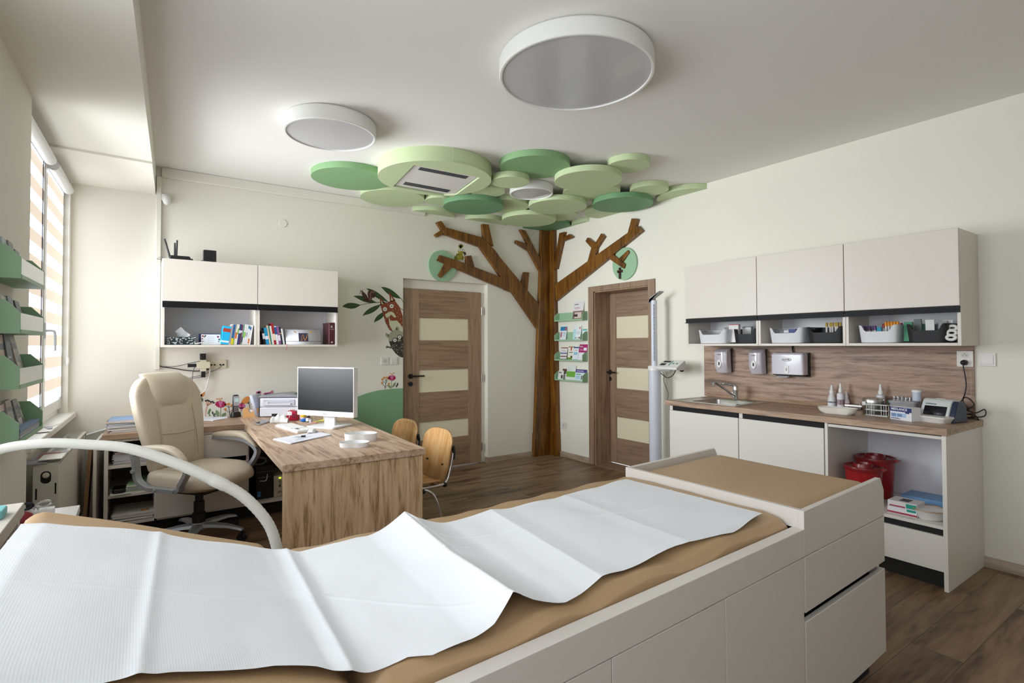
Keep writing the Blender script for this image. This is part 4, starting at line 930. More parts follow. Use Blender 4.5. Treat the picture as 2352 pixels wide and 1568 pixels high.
# face mask, red tape dispenser, cup, dropper, blue clip
q = [(-3.353, -0.679)][0]
t = thing('face_mask', 'crumpled white face mask with ear loops on the desk', 'face mask', (q[0], q[1]+.01, .7505), R(-20))
m = M().surf(lambda u, v: (-.065+.13*u, -.05+.075*v+.02*math.sin(u*math.pi), .055*math.sin(math.pi*min(1, v*1.02))*(.6+.5*math.sin(u*math.pi))+.008*math.sin(u*19)*math.sin(v*math.pi)+.001), 30, 14)
m.build('mask_shell', mat('mask fabric', '#efedec', .9), t, local=True, solid=.002); M().tube([(.04, .0, .05), (.06, .02, .09), (.075, .03, .08), (.07, .02, .04), (.06, .01, .02)], .002).tube([(.0, .02, .06), (.015, .03, .10), (.03, .035, .09), (.03, .02, .05)], .002).build('ear_loops', mat('mask fabric', '#efedec'), t, local=True)
q = [(-3.237, -0.609)][0]
t = thing('tape_dispenser', 'small red tape dispenser with a white label beside the face mask', 'tape dispenser', (q[0], q[1], .7505), R(-35))
M().prism([(-.045, 0), (.045, 0), (.045, .05), (.03, .075), (-.01, .085), (-.045, .08)], 'y', -.025, .03).build('dispenser_body', mat('raspberry plastic', '#b3153a', .3), t, local=True, bevel=.006)
note(M().box(-.04, .0, -.0265, -.02, .045, .075).build('label_patch', PAPER, t, local=True), 'white label'); M().disc(.02, .04, .02, 'y', -.028, -.02).build('tape_roll', mat('dark raspberry', '#7d1030', .35), t, local=True)
q = [(-3.168, -0.659)][0]
t = thing('sample_cup', 'clear sample cup with a yellow lid in front of the monitor', 'cup', (q[0], q[1], .7505))
M().lathe(q+(.7505,), [(.017, 0), (.019, .03)], 20).build('cup_wall', mat('cloudy plastic', '#e3d9d6', .2), t); note(M().lathe(q+(.7505,), [(.021, .03), (.021, .043), (.018, .045)], 24).build('lid', mat('yellow plastic', '#f0c400', .35), t), 'yellow screw lid')
q = [(-3.161, -0.789)][0]
t = thing('dropper_bottle', 'small dropper bottle with a tall white cap in front of the monitor', 'bottle', (q[0], q[1], .7505))
M().lathe(q+(.7505,), [(.017, 0), (.017, .04), (.009, .048), (.009, .052)], 20).build('bottle_body', mat('brown bottle glass', '#3a2c26', .15), t); note(M().lathe(q+(.7505,), [(.0175, .008), (.0175, .034)], 20).build('label_band', PAPER, t), 'white label'); note(M().lathe(q+(.7505,), [(.012, .052), (.012, .082), (.006, .09), (.005, .108)], 18).build('cap', WHITE, t), 'white dropper cap')
q = [(-3.156, -0.852)][0]
t = thing('dropper_bottle', 'low glass vial with a silver collar right of the dropper bottle', 'bottle', (q[0], q[1], .7505)); M().lathe(q+(.7505,), [(.014, 0), (.014, .022), (.01, .027), (.01, .03)], 18).build('bottle_body', mat('vial glass', '#b9b9c0', .1), t); note(M().lathe(q+(.7505,), [(.011, .03), (.011, .037)], 18).build('cap', STEEL, t), 'silver collar')
q = [(-3.186, -0.755)][0]; tag(M().ell((q[0], q[1], .764), .03, .018, .013).build('eraser', mat('bright blue rubber', '#1f6fd0', .4)), 'bright blue rounded gadget behind the keyboard', 'gadget')
q = [(-3.148, -0.51)][0]; tag(M().box(-.035, .035, -.004, .004, 0, .10).xf(Matrix.Translation((q[0], q[1], .7505)) @ Matrix.Rotation(R(-35), 4, 'Z')).build('pink_card', mat('pale pink card', '#efc9cf', .6)), 'pale pink card standing behind the yellow-lidded cup', 'card')
for px_, hexc, nm in (([(-3.157, -0.959)][0], '#e88f9a', 'pink'), ([(-3.127, -0.921)][0], '#c8dd5a', 'lime'), ([(-3.07, -0.872)][0], '#f0ea56', 'yellow')):
    tag(M().box(-.025, .025, -.02, .02, 0, .003).xf(Matrix.Translation((px_[0], px_[1], .7655)) @ Matrix.Rotation(R(-50), 4, 'Z')).build('sticky_notes', mat(nm+' sticky note', hexc, .7)), nm+' sticky note pad on the monitor foot', 'sticky notes', 'sticky notes on the monitor foot')
q = [(-3.096, -1.051), (-3.029, -0.981)]
t = thing('marker_pen', 'white marker with a black cap on the monitor foot', 'pen', (q[0][0], q[0][1], .7655)); M().cyl((q[0][0], q[0][1], .7725), (q[1][0]-.02, q[1][1], .7725), .007, n=14).build('barrel', WHITE, t); note(M().cyl((q[1][0]-.02, q[1][1], .7725), (q[1][0], q[1][1]+.008, .7725), .0075, n=14).build('cap', BLACK, t), 'black cap')
q = [(-3.015, -0.885)][0]
t = thing('stapler', 'ivory stapler on the monitor foot under the screen', 'stapler', (q[0], q[1], .766), R(-56))
M().box(-.06, .06, -.014, .014, 0, .01).build('base', IV, t, local=True, bevel=.003); M().prism([(-.06, .014), (.06, .014), (.065, .03), (.05, .042), (-.055, .034)], 'y', -.013, .013).build('top_arm', IV, t, local=True, bevel=.004)


# ================================================================== office chair
SEAM = mat('chair seam', '#b5a487', .6)
t = thing('office_chair', 'large cream leather office chair with silver arm loops', 'office chair', (-3.935, -.935, 0), R(-141))
def sup(a, e): c = math.cos(a); return math.copysign(abs(c)**e, c)
def sus(a, e): c = math.sin(a); return math.copysign(abs(c)**e, c)
# seat
def seat(z, w, d0, d1, e=.55):
    return [(w*sup(2*math.pi*i/48, e), (d0+d1)/2+(d1-d0)/2*sus(2*math.pi*i/48, e), z) for i in range(48)]
lv = [(.395, .19, -.18, .20), (.40, .235, -.235, .255), (.425, .265, -.255, .29), (.46, .275, -.26, .315), (.495, .272, -.258, .318), (.518, .255, -.245, .30), (.53, .21, -.21, .25), (.532, .12, -.12, .15), (.53, .03, -.03, .04)]
m = loft(M(), [[(x, y, z_+(.02*max(0, abs(x)/.27-.55) if z_ > .5 else 0)-(.045*max(0, (y-.16)/.16) if z_ > .45 else 0)) for x, y, z_ in seat(z, w, a, b)] for z, w, a, b in lv], 0, True, True)
m.build('seat', CREAMLEATHER, t, local=True, smooth=75, sub=1)
# backrest: lofted up the height, reclined
def bk(s_):
    z = .50+.66*s_; yc = -.215-.10*s_-.05*s_*s_
    w = .215+.05*math.sin(min(1, s_/.75)*math.pi/2)**2-(.10*max(0, (s_-.78)/.22)**2)
    th = .055+.02*math.sin(s_*math.pi)
    if s_ > .93: th *= (1-((s_-.93)/.07)**2*.6); w *= 1-.12*((s_-.93)/.07)**2
    if s_ < .06: th *= .6+.4*s_/.06
    return z, yc, w, th
lv = []
for k in range(31):
    z, yc, w, th = bk(k/30)
    lv.append([(w*sup(2*math.pi*i/44, .75), yc+th*sus(2*math.pi*i/44, .9)+.035*(abs(sup(2*math.pi*i/44, .75))**2.5)*(1 if math.sin(2*math.pi*i/44) > -.2 else .4), z) for i in range(44)])
m = loft(M(), lv, 0, True, True); m.build('backrest', CREAMLEATHER, t, local=True, smooth=75, sub=1)
# central panel and headrest pillow
def pad(zs, wf, yoff, th, n=12, e=.6):
    L = []
    for k in range(n+1):
        s_ = k/n; sv = zs[0]+(zs[1]-zs[0])*s_; z, yc, w, tb = bk(sv); k2 = math.sin(math.pi*min(1, max(0, .04+.92*s_)))**.45
        L.append([(wf(s_)*(.85+.15*k2)*sup(2*math.pi*i/36, e), yc+tb*yoff+th*k2*sus(2*math.pi*i/36, .8), z) for i in range(36)])
    return L
m = loft(M(), pad((.05, .70), lambda s_: .15-.05*s_+.06*s_*s_, .80, .030), 0, True, True); m.build('back_cushion', CREAMLEATHER, t, local=True, smooth=75)
m = loft(M(), pad((.66, 1.03), lambda s_: .145+.03*s_, .55, .062, 14), 0, True, True); o = m.build('headrest', CREAMLEATHER, t, local=True, smooth=75, sub=1)
m = M()
for sgn in (-1, 1):
    pts_ = []
    for s_ in (.1, .3, .5, .66):
        z, yc, w, th = bk(s_); pts_.append((sgn*(.145+.0*s_), yc+th*.98+.004, z))
    m.tube(pts_, .0028, 6)
for s_ in (.38,): z, yc, w, th = bk(s_); m.tube([(-.14, yc+th*.9+.02, z+.01), (0, yc+th+.024, z), (.14, yc+th*.9+.02, z+.01)], .0028, 6)
for sg in (-1, 1): m.tube([(sg*.185, -.16, .531), (sg*.19, 0, .532), (sg*.185, .12, .531)], .003, 6)
note(m.build('seams', SEAM, t, local=True), 'stitched seams')
for sgn in (-1, 1):
    X = sgn*.305
    lp = [(X, -.22, .655), (X, -.16, .668), (X, .0, .672), (X, .13, .655), (X, .215, .60), (X*.99, .215, .55), (X*.97, .16, .47), (X*.95, .13, .435), (X*.94, -.05, .43), (X*.94, -.13, .435), (X*.96, -.20, .48), (X*.97, -.215, .56), (X*.985, -.215, .61)]
    sp_c = spline(lp, 5, True)
    m = M()
    # flat band section: two rails joined as a ribbon loop
    k = len(m.v); n = len(sp_c)
    for i, p in enumerate(sp_c):
        tg = (sp_c[(i+1) % n]-sp_c[i-1]).normalized(); nr = Vector((0, -tg.z, tg.y))
        wv = .022; hv = .013
        for a, b in ((-wv, -hv), (wv, -hv), (wv, hv), (-wv, hv)): m.v.append(p+Vector((a, 0, 0))+nr*b)
    for i in range(n):
        for j in range(4): m.f.append([k+i*4+j, k+i*4+(j+1) % 4, k+((i+1) % n)*4+(j+1) % 4, k+((i+1) % n)*4+j]); m.mi.append(0)
    arm = note(m.build('armrest', SILVER, t, local=True, bevel=.004), 'silver plastic arm loop')
    L = []
    for k in range(17):
        s_ = k/16; p = Vector((X, -.20+.42*s_, .69+.012*math.sin(s_*math.pi)-.075*max(0, (s_-.6)/.4)**2)); e = math.sin(math.pi*min(1, max(0, .03+.94*s_)))**.35
        L.append([(p.x+.036*e*sup(2*math.pi*i/20, .7), p.y, p.z+.024*e*sus(2*math.pi*i/20, .8)) for i in range(20)])
    m = loft(M(), L, 0, True, True); pd = note(m.build('arm_pad', CREAMLEATHER, arm, local=True, smooth=75), 'cream leather arm pad')
    for y_, z_ in ((.12, .437), (-.03, .432), (-.212, .545)): M().cyl((X+sgn*.015, y_, z_), (X+sgn*.027, y_, z_), .012, n=16).build('bolt_cap', SILVER, arm, local=True)
note(M().box(-.17, .17, -.13, .13, .38, .398).box(-.09, .09, -.12, .12, .345, .385).build('seat_mechanism', BLACK, t, local=True, bevel=.006), 'black mechanism box')
note(M().tube([(-.1, .02, .37), (-.2, .03, .36), (-.25, .035, .34)], .006).ring([(-.245, .035, .345), (-.27, .037, .30), (-.275, .037, .28)], [.008, .016, .01], 12).build('lever', BLACK, t, local=True), 'black height lever')
note(M().lathe((0, 0, 0), [(.042, .09), (.042, .20), (.034, .205), (.034, .28), (.026, .285), (.026, .36)], 28).build('gas_column', BLACK, t, local=True), 'black gas column')
for k in range(5):
    a = R(90+72*k+14); d = Vector((math.cos(a), math.sin(a), 0)); s_ = Vector((-d.y, d.x, 0))
    m = M(); prof = [(0, .115, .045, .035), (.10, .118, .036, .03), (.22, .11, .028, .024), (.29, .095, .024, .02), (.315, .085, .018, .016)]
    m = loft(m, [[tuple(d*r_+s_*(w*cx_)+Vector((0, 0, z+h*cz_/2))) for cx_, cz_ in ((-1, -1), (1, -1), (.7, .6), (0, 1), (-.7, .6))] for r_, z, w, h in prof], 0, True, True)
    lg = note(m.build('base_leg', SILVER if k != 9 else BLACK, t, local=True, bevel=.003), 'silver base leg')
    c0 = d*.305+s_*.01; m = M()
    for e in (-1, 1): m.cyl(tuple(c0+s_*(e*.018)-s_*.009+Vector((0, 0, .0285))), tuple(c0+s_*(e*.018)+s_*.009+Vector((0, 0, .0285))), .027, n=20)
    m.cyl(tuple(c0+Vector((0, 0, .05))), tuple(c0+Vector((0, 0, .09))), .009, n=10).cyl(tuple(c0-s_*.008+Vector((0, 0, .03))), tuple(c0+s_*.008+Vector((0, 0, .03))), .03, n=16)
    note(m.build('caster', BLACK, lg, local=True), 'black twin-wheel caster')
M().lathe((0, 0, 0), [(.05, .085), (.055, .12), (.046, .135)], 28).build('base_hub', SILVER, t, local=True)

# ================================================================== two plywood visitor chairs
def visitor(label, x, y, rot, src=None):
    if src:
        r = src.copy(); COL.objects.link(r); r.location = (x, y, 0); r.rotation_euler = (0, 0, rot); r['label'] = label
        for c in src.children:
            d = c.copy(); COL.objects.link(d); d.parent = r
        return r
    t = thing('visitor_chair', label, 'chair', (x, y, 0), rot, 'plywood visitor chairs at the desk')
    # local: faces +y, back shell at y = -.2
    def shell(u, v, o=0):
        h = .36*u; w = .215*(1-.30*max(0, (.35-u)/.35)**1.6-.16*max(0, (u-.82)/.18)**2); xx = (2*v-1)*w
        cut = .03*abs(2*v-1)**4*max(0, (u-.7)/.3)
        return (xx, -.17-.075*u-.03*(1-(2*v-1)**2)+o, .40+h-cut+.0)
    m = M(); m.surf(lambda u, v: shell(u, v), 18, 16); m.build('backrest', PLY, t, local=True, smooth=60, solid=.012)
    m = M().surf(lambda u, v: ((2*v-1)*(.20+.02*u), -.15+.38*u, .425+.015*(2*v-1)**2-.02*max(0, (u-.8)/.2)**2), 12, 12); m.build('seat', PLY, t, local=True, smooth=60, solid=.012)
    for sgn in (-1, 1):
        m = M().tube([(sgn*.175, -.265, .62), (sgn*.18, -.235, .50), (sgn*.185, -.20, .42), (sgn*.19, -.12, .405), (sgn*.19, .10, .405), (sgn*.19, .20, .40), (sgn*.195, .23, .34), (sgn*.20, .24, .02)], .011, 10)
        note(m.build('side_frame', CHROME, t, local=True), 'chrome tube frame')
        m = M().tube([(sgn*.19, .02, .395), (sgn*.195, -.06, .38), (sgn*.20, -.12, .30), (sgn*.205, -.20, .02)], .011, 10); note(m.build('leg', CHROME, t, local=True), 'chrome rear leg')
        for pc_, nm_ in ((M().ring([(sgn*.17, -.262, .66), (sgn*.175, -.268, .62), (sgn*.176, -.262, .57)], .014, 10), 'back_bracket'), (M().cyl((sgn*.205, -.20, 0), (sgn*.205, -.20, .025), .014, n=12), 'foot_cap'), (M().cyl((sgn*.20, .24, 0), (sgn*.20, .24, .025), .014, n=12), 'foot_cap'), (M().ell((sgn*.19, -.02, .385), .016, .03, .02), 'clamp'), (M().ell((sgn*.187, -.19, .405), .016, .02, .018), 'clamp')):
            note(pc_.build(nm_, BLACK, t, local=True), 'black plastic '+nm_.replace('_', ' '))
        M().cyl((sgn*.12, -.20, .53), (sgn*.12, -.225, .53), .006, n=10).build('screw', BLACK, t, local=True)
    M().cyl((-.19, .08, .40), (.19, .08, .40), .009, n=10).cyl((-.19, -.13, .40), (.19, -.13, .40), .009, n=10).build('cross_bar', CHROME, t, local=True)
    return t
v1 = visitor('plywood visitor chair with chrome frame, nearer the couch', -2.735, -1.79, R(90))
visitor('plywood visitor chair with chrome frame, nearer the back wall', -2.73, -1.20, R(92), v1)

# ================================================================== height-and-weight scale by the cased door
sx, sy = -.17, [(-1.819, 1.154)][0][0]
t = thing('column_scale', 'white column scale with height rod and angled display beside the cased door', 'scale', (sx, sy, 0))
SW = mat('scale white', '#d4d7e2', .35); zc = [(-1.819, 1.154)][0][1]
M().lathe((sx, sy, 0), [(.058, .05), (.058, zc-.03)], 28).build('column', SW, t)
note(M().box(sx-.36, sx+.07, sy-.17, sy+.17, .0, .055).build('platform', mat('scale platform grey', '#8e8f92', .5), t, bevel=.01), 'grey platform')
M().lathe((sx, sy, zc-.035), [(.066, 0), (.066, .035), (.058, .045)], 28).build('column_collar', WHITE, t)
zt = [(-1.804, 1.8)][0][1]
r_ = M().lathe((sx, sy+.005, zc), [(.030, 0), (.030, zt-zc)], 24).build('height_rod', SW, t)
m = M()
for k in range(58): m.box(sx-.033, sx-.022, sy-.022, sy-.010-.004*(k % 5 == 0), zc+.06+k*.0095, zc+.063+k*.0095)
note(m.build('ruler_marks', INK, r_), 'fine black ruler marks')
hp = [(-0.17, -1.749, 1.782), (-0.17, -1.788, 1.848), (-0.17, -1.89, 1.844)]
m = M().prism([(sy+.045, zt-.03), (sy+.03, zt-.03), (sy+.03, zt+.01), (sy-.09, zt+.075), (sy-.09, zt+.085), (sy+.03, zt+.03)], 'x', sx-.035, sx+.035)
note(m.build('head_slider', mat('slider grey', '#a9a6aa', .4), t, bevel=.003), 'grey tilted head slider')
dq = [(-1.934, 1.142), (-2.178, 1.142), (-2.202, 1.23), (-1.981, 1.234)]
y0, y1 = dq[0][0], dq[1][0]; z0 = dq[0][1]
m = M().prism([(-.30, z0-.005), (-.17, z0-.012), (-.17, z0+.075), (-.185, z0+.08), (-.305, z0+.015)], 'y', y0, y1)
dh = m.build('display_head', WHITE, t, bevel=.006)
dd = Vector((-.120, 0, -.065)).normalized(); nx = Vector((-.065, 0, .120)).normalized()
def onface(a, b, w, h, mt, nm, lab):
    """patch on the sloped face: a along the width from the left, b down the slope"""
    o_ = Vector((-.185, y0, z0+.08)); m = M()
    P_ = lambda u, v: o_+dd*v+Vector((0, (y1-y0)*u, 0))+nx*.001
    m.add([P_(a, b), P_(a+w, b), P_(a+w, b+h), P_(a, b+h)], [(0, 1, 2, 3)]); return note(m.build(nm, mt, dh), lab)
onface(.12, .012, .34, .032, BLACK, 'display', 'black display'); onface(.10, .06, .25, .038, BLACK, 'display', 'black display')
TEAL = mat('teal keys', '#2f7f70', .4)
onface(.50, .012, .05, .085, TEAL, 'keys', 'teal key column'); onface(.62, .05, .08, .02, TEAL, 'key', 'teal key'); onface(.78, .05, .08, .02, TEAL, 'key', 'teal key')
M().tube([(sx, sy-.02, zc-.015), (-.2, (sy+y0)/2, zc-.015), (-.23, (y0+y1)/2, z0-.01)], .014, 10).build('display_arm', WHITE, t)
note(M().ell((-.2, y1+.02, z0-.01), .02, .02, .015).build('knob', BLACK, t), 'black knob')
cable('black lead hanging in a loop from the scale display', [(-0.14, -2.042, 1.127), (-0.14, -2.006, 1.076), (-0.14, -1.945, 1.053), (-0.14, -1.888, 1.079), (-0.14, -1.852, 1.107)], .004, BLACK)
cable('thin black lead running down the wall from the scale to the worktop', [(-0.03, -1.787, 1.115), (-0.03, -1.819, 1.064), (-0.03, -1.808, 1.021), (-0.03, -1.839, 0.945), (-0.03, -1.865, 0.883), (-0.03, -1.848, 0.818)], .0025, GCAB)


# ================================================================== examination couch with changing unit
def fy(x, o=0): return -4.380+.044*(x+2.457)+o          # front line
def by(x, o=0): return -3.573+.030*(x+2.44)+o           # rear line
def slab(m, xa, xb, z0, z1, of0, of1, mi=0):             # board along the front line, offsets inward
    return m.prism([(xa, fy(xa, of0)), (xb, fy(xb, of0)), (xb, fy(xb, of1)), (xa, fy(xa, of1))], 'z', z0, z1, mi)
def slabr(m, xa, xb, z0, z1, of0, of1, mi=0):
    return m.prism([(xa, by(xa, of0)), (xb, by(xb, of0)), (xb, by(xb, of1)), (xa, by(xa, of1))], 'z', z0, z1, mi)
CH0, CH1, HD = -2.452, -1.735, -4.52
CUPW = mat('couch laminate', '#dcd7cf', .35)
t = thing('changing_unit', 'white changing unit with two drawers and a tan padded top', 'changing unit', (-2.09, -3.96, 0))
m = M()
pl = [(CH0, .655), (CH0, .807), (CH1-.035, .815), (CH1, .762), (CH1, .655)]
k = len(m.v)
n = len(pl); vs = [(x, fy(x, 0), z) for x, z in pl]+[(x, fy(x, .02), z) for x, z in pl]
m.add(vs, [(i, (i+1) % n, n+(i+1) % n, n+i) for i in range(n)]+[tuple(range(n))[::-1], tuple(range(n, 2*n))])
vs = [(x, by(x, 0), z) for x, z in pl]+[(x, by(x, -.02), z) for x, z in pl]
m.add(vs, [(i, (i+1) % n, n+(i+1) % n, n+i) for i in range(n)]+[tuple(range(n))[::-1], tuple(range(n, 2*n))])
m.prism([(CH0, fy(CH0, .02)), (CH0+.02, fy(CH0, .02)), (CH0+.02, by(CH0, -.02)), (CH0, by(CH0, -.02))], 'z', .62, .807)
m.build('guard_boards', CUPW, t, bevel=.0015)
m = M(); slab(m, CH0+.004, CH1-.002, .10, .64, .06, .07); slabr(m, CH0, CH1, .10, .655, -.02, 0)
m.prism([(CH1-.02, fy(CH1, .022)), (CH1, fy(CH1, .022)), (CH1, by(CH1, -.02)), (CH1-.02, by(CH1, -.02))], 'z', .09, .70).prism([(CH0, fy(CH0, .022)), (CH0+.018, fy(CH0, .022)), (CH0+.018, by(CH0)), (CH0, by(CH0))], 'z', .09, .65)
m.prism([(CH0, fy(CH0, .03)), (CH1, fy(CH1, .03)), (CH1, by(CH1, -.02)), (CH0, by(CH0, -.02))], 'z', .70, .745)
m.build('carcass', CUPW, t)
for nm, z0, z1 in (('upper', .466, .652), ('lower', .095, .436)):
    m = M(); slab(m, CH0+.003, CH1, z0, z1, 0, .02); note(m.build('drawer_front', CUPW, t, bevel=.002), nm+' drawer front')
m = M(); slab(m, CH0+.02, CH1-.03, .40, .50, .05, .058); note(m.build('grip_gap', MATT, t), 'black grip gap')
m = M(); slab(m, CH0-.02, CH1-.045, 0, .095, .05, .07); m.prism([(CH1-.065, fy(CH1, .05)), (CH1-.045, fy(CH1, .05)), (CH1-.045, by(CH1, -.05)), (CH1-.065, by(CH1, -.05))], 'z', 0, .095); note(m.build('plinth', MATT, t), 'black plinth')
def padtop(u, v):
    x = CH0+.022+(CH1-.02-CH0-.022)*u; yy = fy(x, .022)+(by(x, -.022)-fy(x, .022))*v
    e = min(1, min(u, 1-u)*14)*min(1, min(v, 1-v)*16)
    return (x, yy, .755+.038*e**.5+.004*math.sin(u*5+1)*math.sin(v*4))
m = M().surf(padtop, 30, 30); m.build('padded_top', TAN, t, smooth=80)

t = thing('examination_couch', 'long white examination couch with a tan leatherette mattress and raised head end', 'examination couch', (-3.4, -3.98, 0))
m = M(); slab(m, HD+.05, CH0-.001, .655, .746, 0, .04); slabr(m, HD+.05, CH0-.001, .655, .700, 0, -.03)
m.build('side_rail', CUPW, t, bevel=.0015)
seams = [CH0-.003, -2.93, -3.40, -3.87, -4.34, HD+.05]
for a, b in zip(seams, seams[1:]):
    m = M(); slab(m, b+.0015, a-.0015, .10, .652, .001, .02); m.build('door_panel', CUPW, t, bevel=.0015)
m = M(); slabr(m, HD+.05, CH0-.001, .10, .655, -.02, 0); m.prism([(HD+.05, fy(HD, .021)), (HD+.07, fy(HD, .021)), (HD+.07, by(HD, -.02)), (HD+.05, by(HD, -.02))], 'z', .10, .655); m.prism([(HD+.05, fy(HD, .04)), (CH0-.005, fy(CH0, .04)), (CH0-.005, by(CH0, -.03)), (HD+.05, by(HD, -.03))], 'z', .62, .655)
m.build('carcass', CUPW, t)
m = M(); slab(m, HD+.08, CH0-.01, 0, .10, .05, .07); note(m.build('plinth', MATT, t), 'black plinth')
HX, HZ, SL = -3.965, .778, .385
def wr(x, y, s): return noise.noise(Vector((x*s, y*s, 1.7)))
def matt(u, v):
    """closed cross-section v swept along the length u"""
    x = HX+.01+(CH0-.004-HX-.01)*u
    f_, b_ = fy(x, .047), by(x, .01)
    pr = [(f_+.012, .70), (f_-.002, .725), (f_+.004, .752), (f_+.028, .771), (f_+.09, .778), (f_+.2, .779), ((f_+b_)/2, .779), (b_-.2, .777), (b_-.07, .775), (b_-.02, .767), (b_, .748), (b_-.005, .72), (b_-.03, .702), ((f_+b_)/2, .70)]
    n_ = len(pr); q_ = v*n_; i = int(q_) % n_; fr_ = q_-int(q_)
    p0, p1 = pr[i], pr[(i+1) % n_]; yy = p0[0]+(p1[0]-p0[0])*fr_; zz = p0[1]+(p1[1]-p0[1])*fr_
    side = max(0, 1-abs(yy-f_)/.22); top = 1 if zz > .735 else 0
    w = (.012*side*math.sin(x*15+5*wr(x, yy, 2)+yy*19)*(.55+wr(x*1.5, 0, 2.5))+.006*side*wr(x, yy*.6, 8)+.004*wr(x, yy, 9))*top
    e = min(1, u*40, (1-u)*90); rear = max(0, 1-abs(yy-b_)/.1)
    w += .003*rear*math.sin(x*30+3*wr(x, 0, 4))*top
    return (x, yy+w*.5*side, zz+w-(.03*(1-e)**2 if zz > .73 else 0))
m = M().surf(matt, 170, 112, wrapv=True)
k = len(m.v); nv = 112
m.f.append(list(range(nv))); m.mi.append(0); m.f.append(list(range(170*nv, 171*nv))[::-1]); m.mi.append(0)
note(m.build('mattress', TAN, t, smooth=80), 'wrinkled tan leatherette mattress')
def head(u, v):
    x = HX-.012+(HD+.012-HX+.012)*u; zt = HZ-.004+SL*(HX-x); f_, b_ = fy(x, .0), by(x, .030)
    pr = [(f_+.02, -.065), (f_, -.045), (f_+.0, -.02), (f_+.02, -.004), (f_+.08, 0), ((f_+b_)/2, .002), (b_-.055, .003), (b_-.02, .009), (b_, -.006), (b_, -.045), (b_-.02, -.065), ((f_+b_)/2, -.065)]
    n_ = len(pr); q_ = v*n_; i = int(q_) % n_; fr_ = q_-int(q_); p0, p1 = pr[i], pr[(i+1) % n_]
    yy = p0[0]+(p1[0]-p0[0])*fr_; dz = p0[1]+(p1[1]-p0[1])*fr_
    e = min(1, u*18, (1-u)*14); dz = dz*(.45+.55*e)-(1-e)**2*.022
    return (x, yy, zt+dz+.004*wr(x, yy, 4))
m = M().surf(head, 70, 72, wrapv=True); m.f.append(list(range(72))); m.mi.append(0); m.f.append(list(range(70*72, 71*72))[::-1]); m.mi.append(0)
note(m.build('head_rest', TAN, t, smooth=80), 'raised tan head section')
m = M()
for yy in (-4.25, -3.75): m.ring([(HX-.05, yy, .66), (HD+.12, yy, .86)], .012, 8).ring([(HD+.15, yy, .86), (HD+.25, yy, .62)], .012, 8)
note(m.build('lift_bracket', STEEL, t), 'steel support under the head section')

# couch roll paper
back = [(-3.911, -3.699), (-3.801, -3.703), (-3.622, -3.682), (-3.576, -3.679), (-3.567, -3.726), (-3.313, -3.723), (-3.038, -3.714), (-2.541, -3.666)]
front = [(-3.986, -4.375), (-3.906, -4.361), (-3.874, -4.358), (-3.832, -4.377), (-3.766, -4.372), (-3.685, -4.367), (-3.618, -4.339), (-3.576, -4.357), (-3.485, -4.36), (-3.315, -4.329), (-3.015, -4.297), (-2.766, -4.318), (-2.526, -4.276)]
back = [(-4.50, -3.745), (-4.38, -3.705), (-4.27, -3.685), (-4.1, -3.675), (-3.97, -3.675)]+back
front = [(-4.52, -4.41), (-4.333, -4.403), (-4.25, -4.376), (-4.107, -4.350), (-4.04, -4.355)]+front
def along(pl, s_):
    n_ = len(pl)-1; L_ = [0]
    for a, b in zip(pl, pl[1:]): L_.append(L_[-1]+abs(b[0]-a[0]))
    q_ = s_*L_[-1]
    for i in range(n_):
        if q_ <= L_[i+1] or i == n_-1:
            f_ = (q_-L_[i])/max(1e-6, L_[i+1]-L_[i]); return (pl[i][0]+(pl[i+1][0]-pl[i][0])*f_, pl[i][1]+(pl[i+1][1]-pl[i][1])*f_)
FOLDS = [(-3.585, -3.617, .040, .13, 0), (-4.245, -4.290, .0045, .022, 1), (-3.945, -3.985, .009, .035, 1), (-3.28, -3.345, .009, .09, 1), (-2.93, -2.96, .004, .07, 1)]
def top_z(x):
    d = HX-x
    if d < -.06: return .7805
    if d > .05: return HZ+SL*d+.0035
    tt = (d+.06)/.11; a = .7805; b_ = HZ+SL*.05+.0035; return a+(b_-a)*(tt*tt*(1.4-.4*tt)) 
def paper(u, v):
    b_, f_ = along(back, u), along(front, u); x = b_[0]+(f_[0]-b_[0])*v; y_ = b_[1]+(f_[1]-b_[1])*v
    z = top_z(x)
    d2 = max(0, .06-(y_-fy(x, .047))); z -= d2*d2*3
    for xb, xf, h, w, kind in FOLDS:
        xr = xb+(xf-xb)*v; s_ = (x-xr)/w
        if kind == 0:
            if abs(s_) < 1: z += h*(1-abs(s_))**1.6*(1.0 if s_ < 0 else 1)*(.85+.3*abs(2*v-1))
        elif abs(s_) < 1: z += h*(1-abs(s_))**1.5
    z += .004*max(0, wr(x*1.3, y_*1.1, 5))+.0035*abs(wr(x, y_, 3))+.006*max(0, wr(x+7, y_*.8, 2.2))
    z += .0022*(max(0, 1-abs(y_+4.02-.10*(x+3.9)-.05*wr(x, 0, 2.2))/.010)+max(0, 1-abs(y_+3.93+.16*(x+3.2)-.04*wr(x, 3, 2.5))/.008)*(1 if x > -3.55 else 0)+.7*max(0, 1-abs(y_+3.80-.25*(x+4.2)-.03*wr(x, 5, 3))/.007)+.6*max(0, 1-abs(y_+4.2+.9*(x+3.75)-.03*wr(x, y_, 3))/.010)*(1 if -3.95 < x < -3.6 else 0))
    z += .0030*wr(x*2.2+3, y_*2.0, 4)*max(0, 1-abs(x+3.9)/.5)
    edge = min(v, 1-v); z += .0025*max(0, 1-edge*25)*math.sin(x*26)
    if u < .02: z -= (.02-u)*.4
    return (x, y_, z+.003)
m = M().surf(paper, 420, 150); o = tag(m.build('couch_paper', TISSUE, smooth=60), 'long creased white paper sheet rolled out over the couch', 'couch paper')
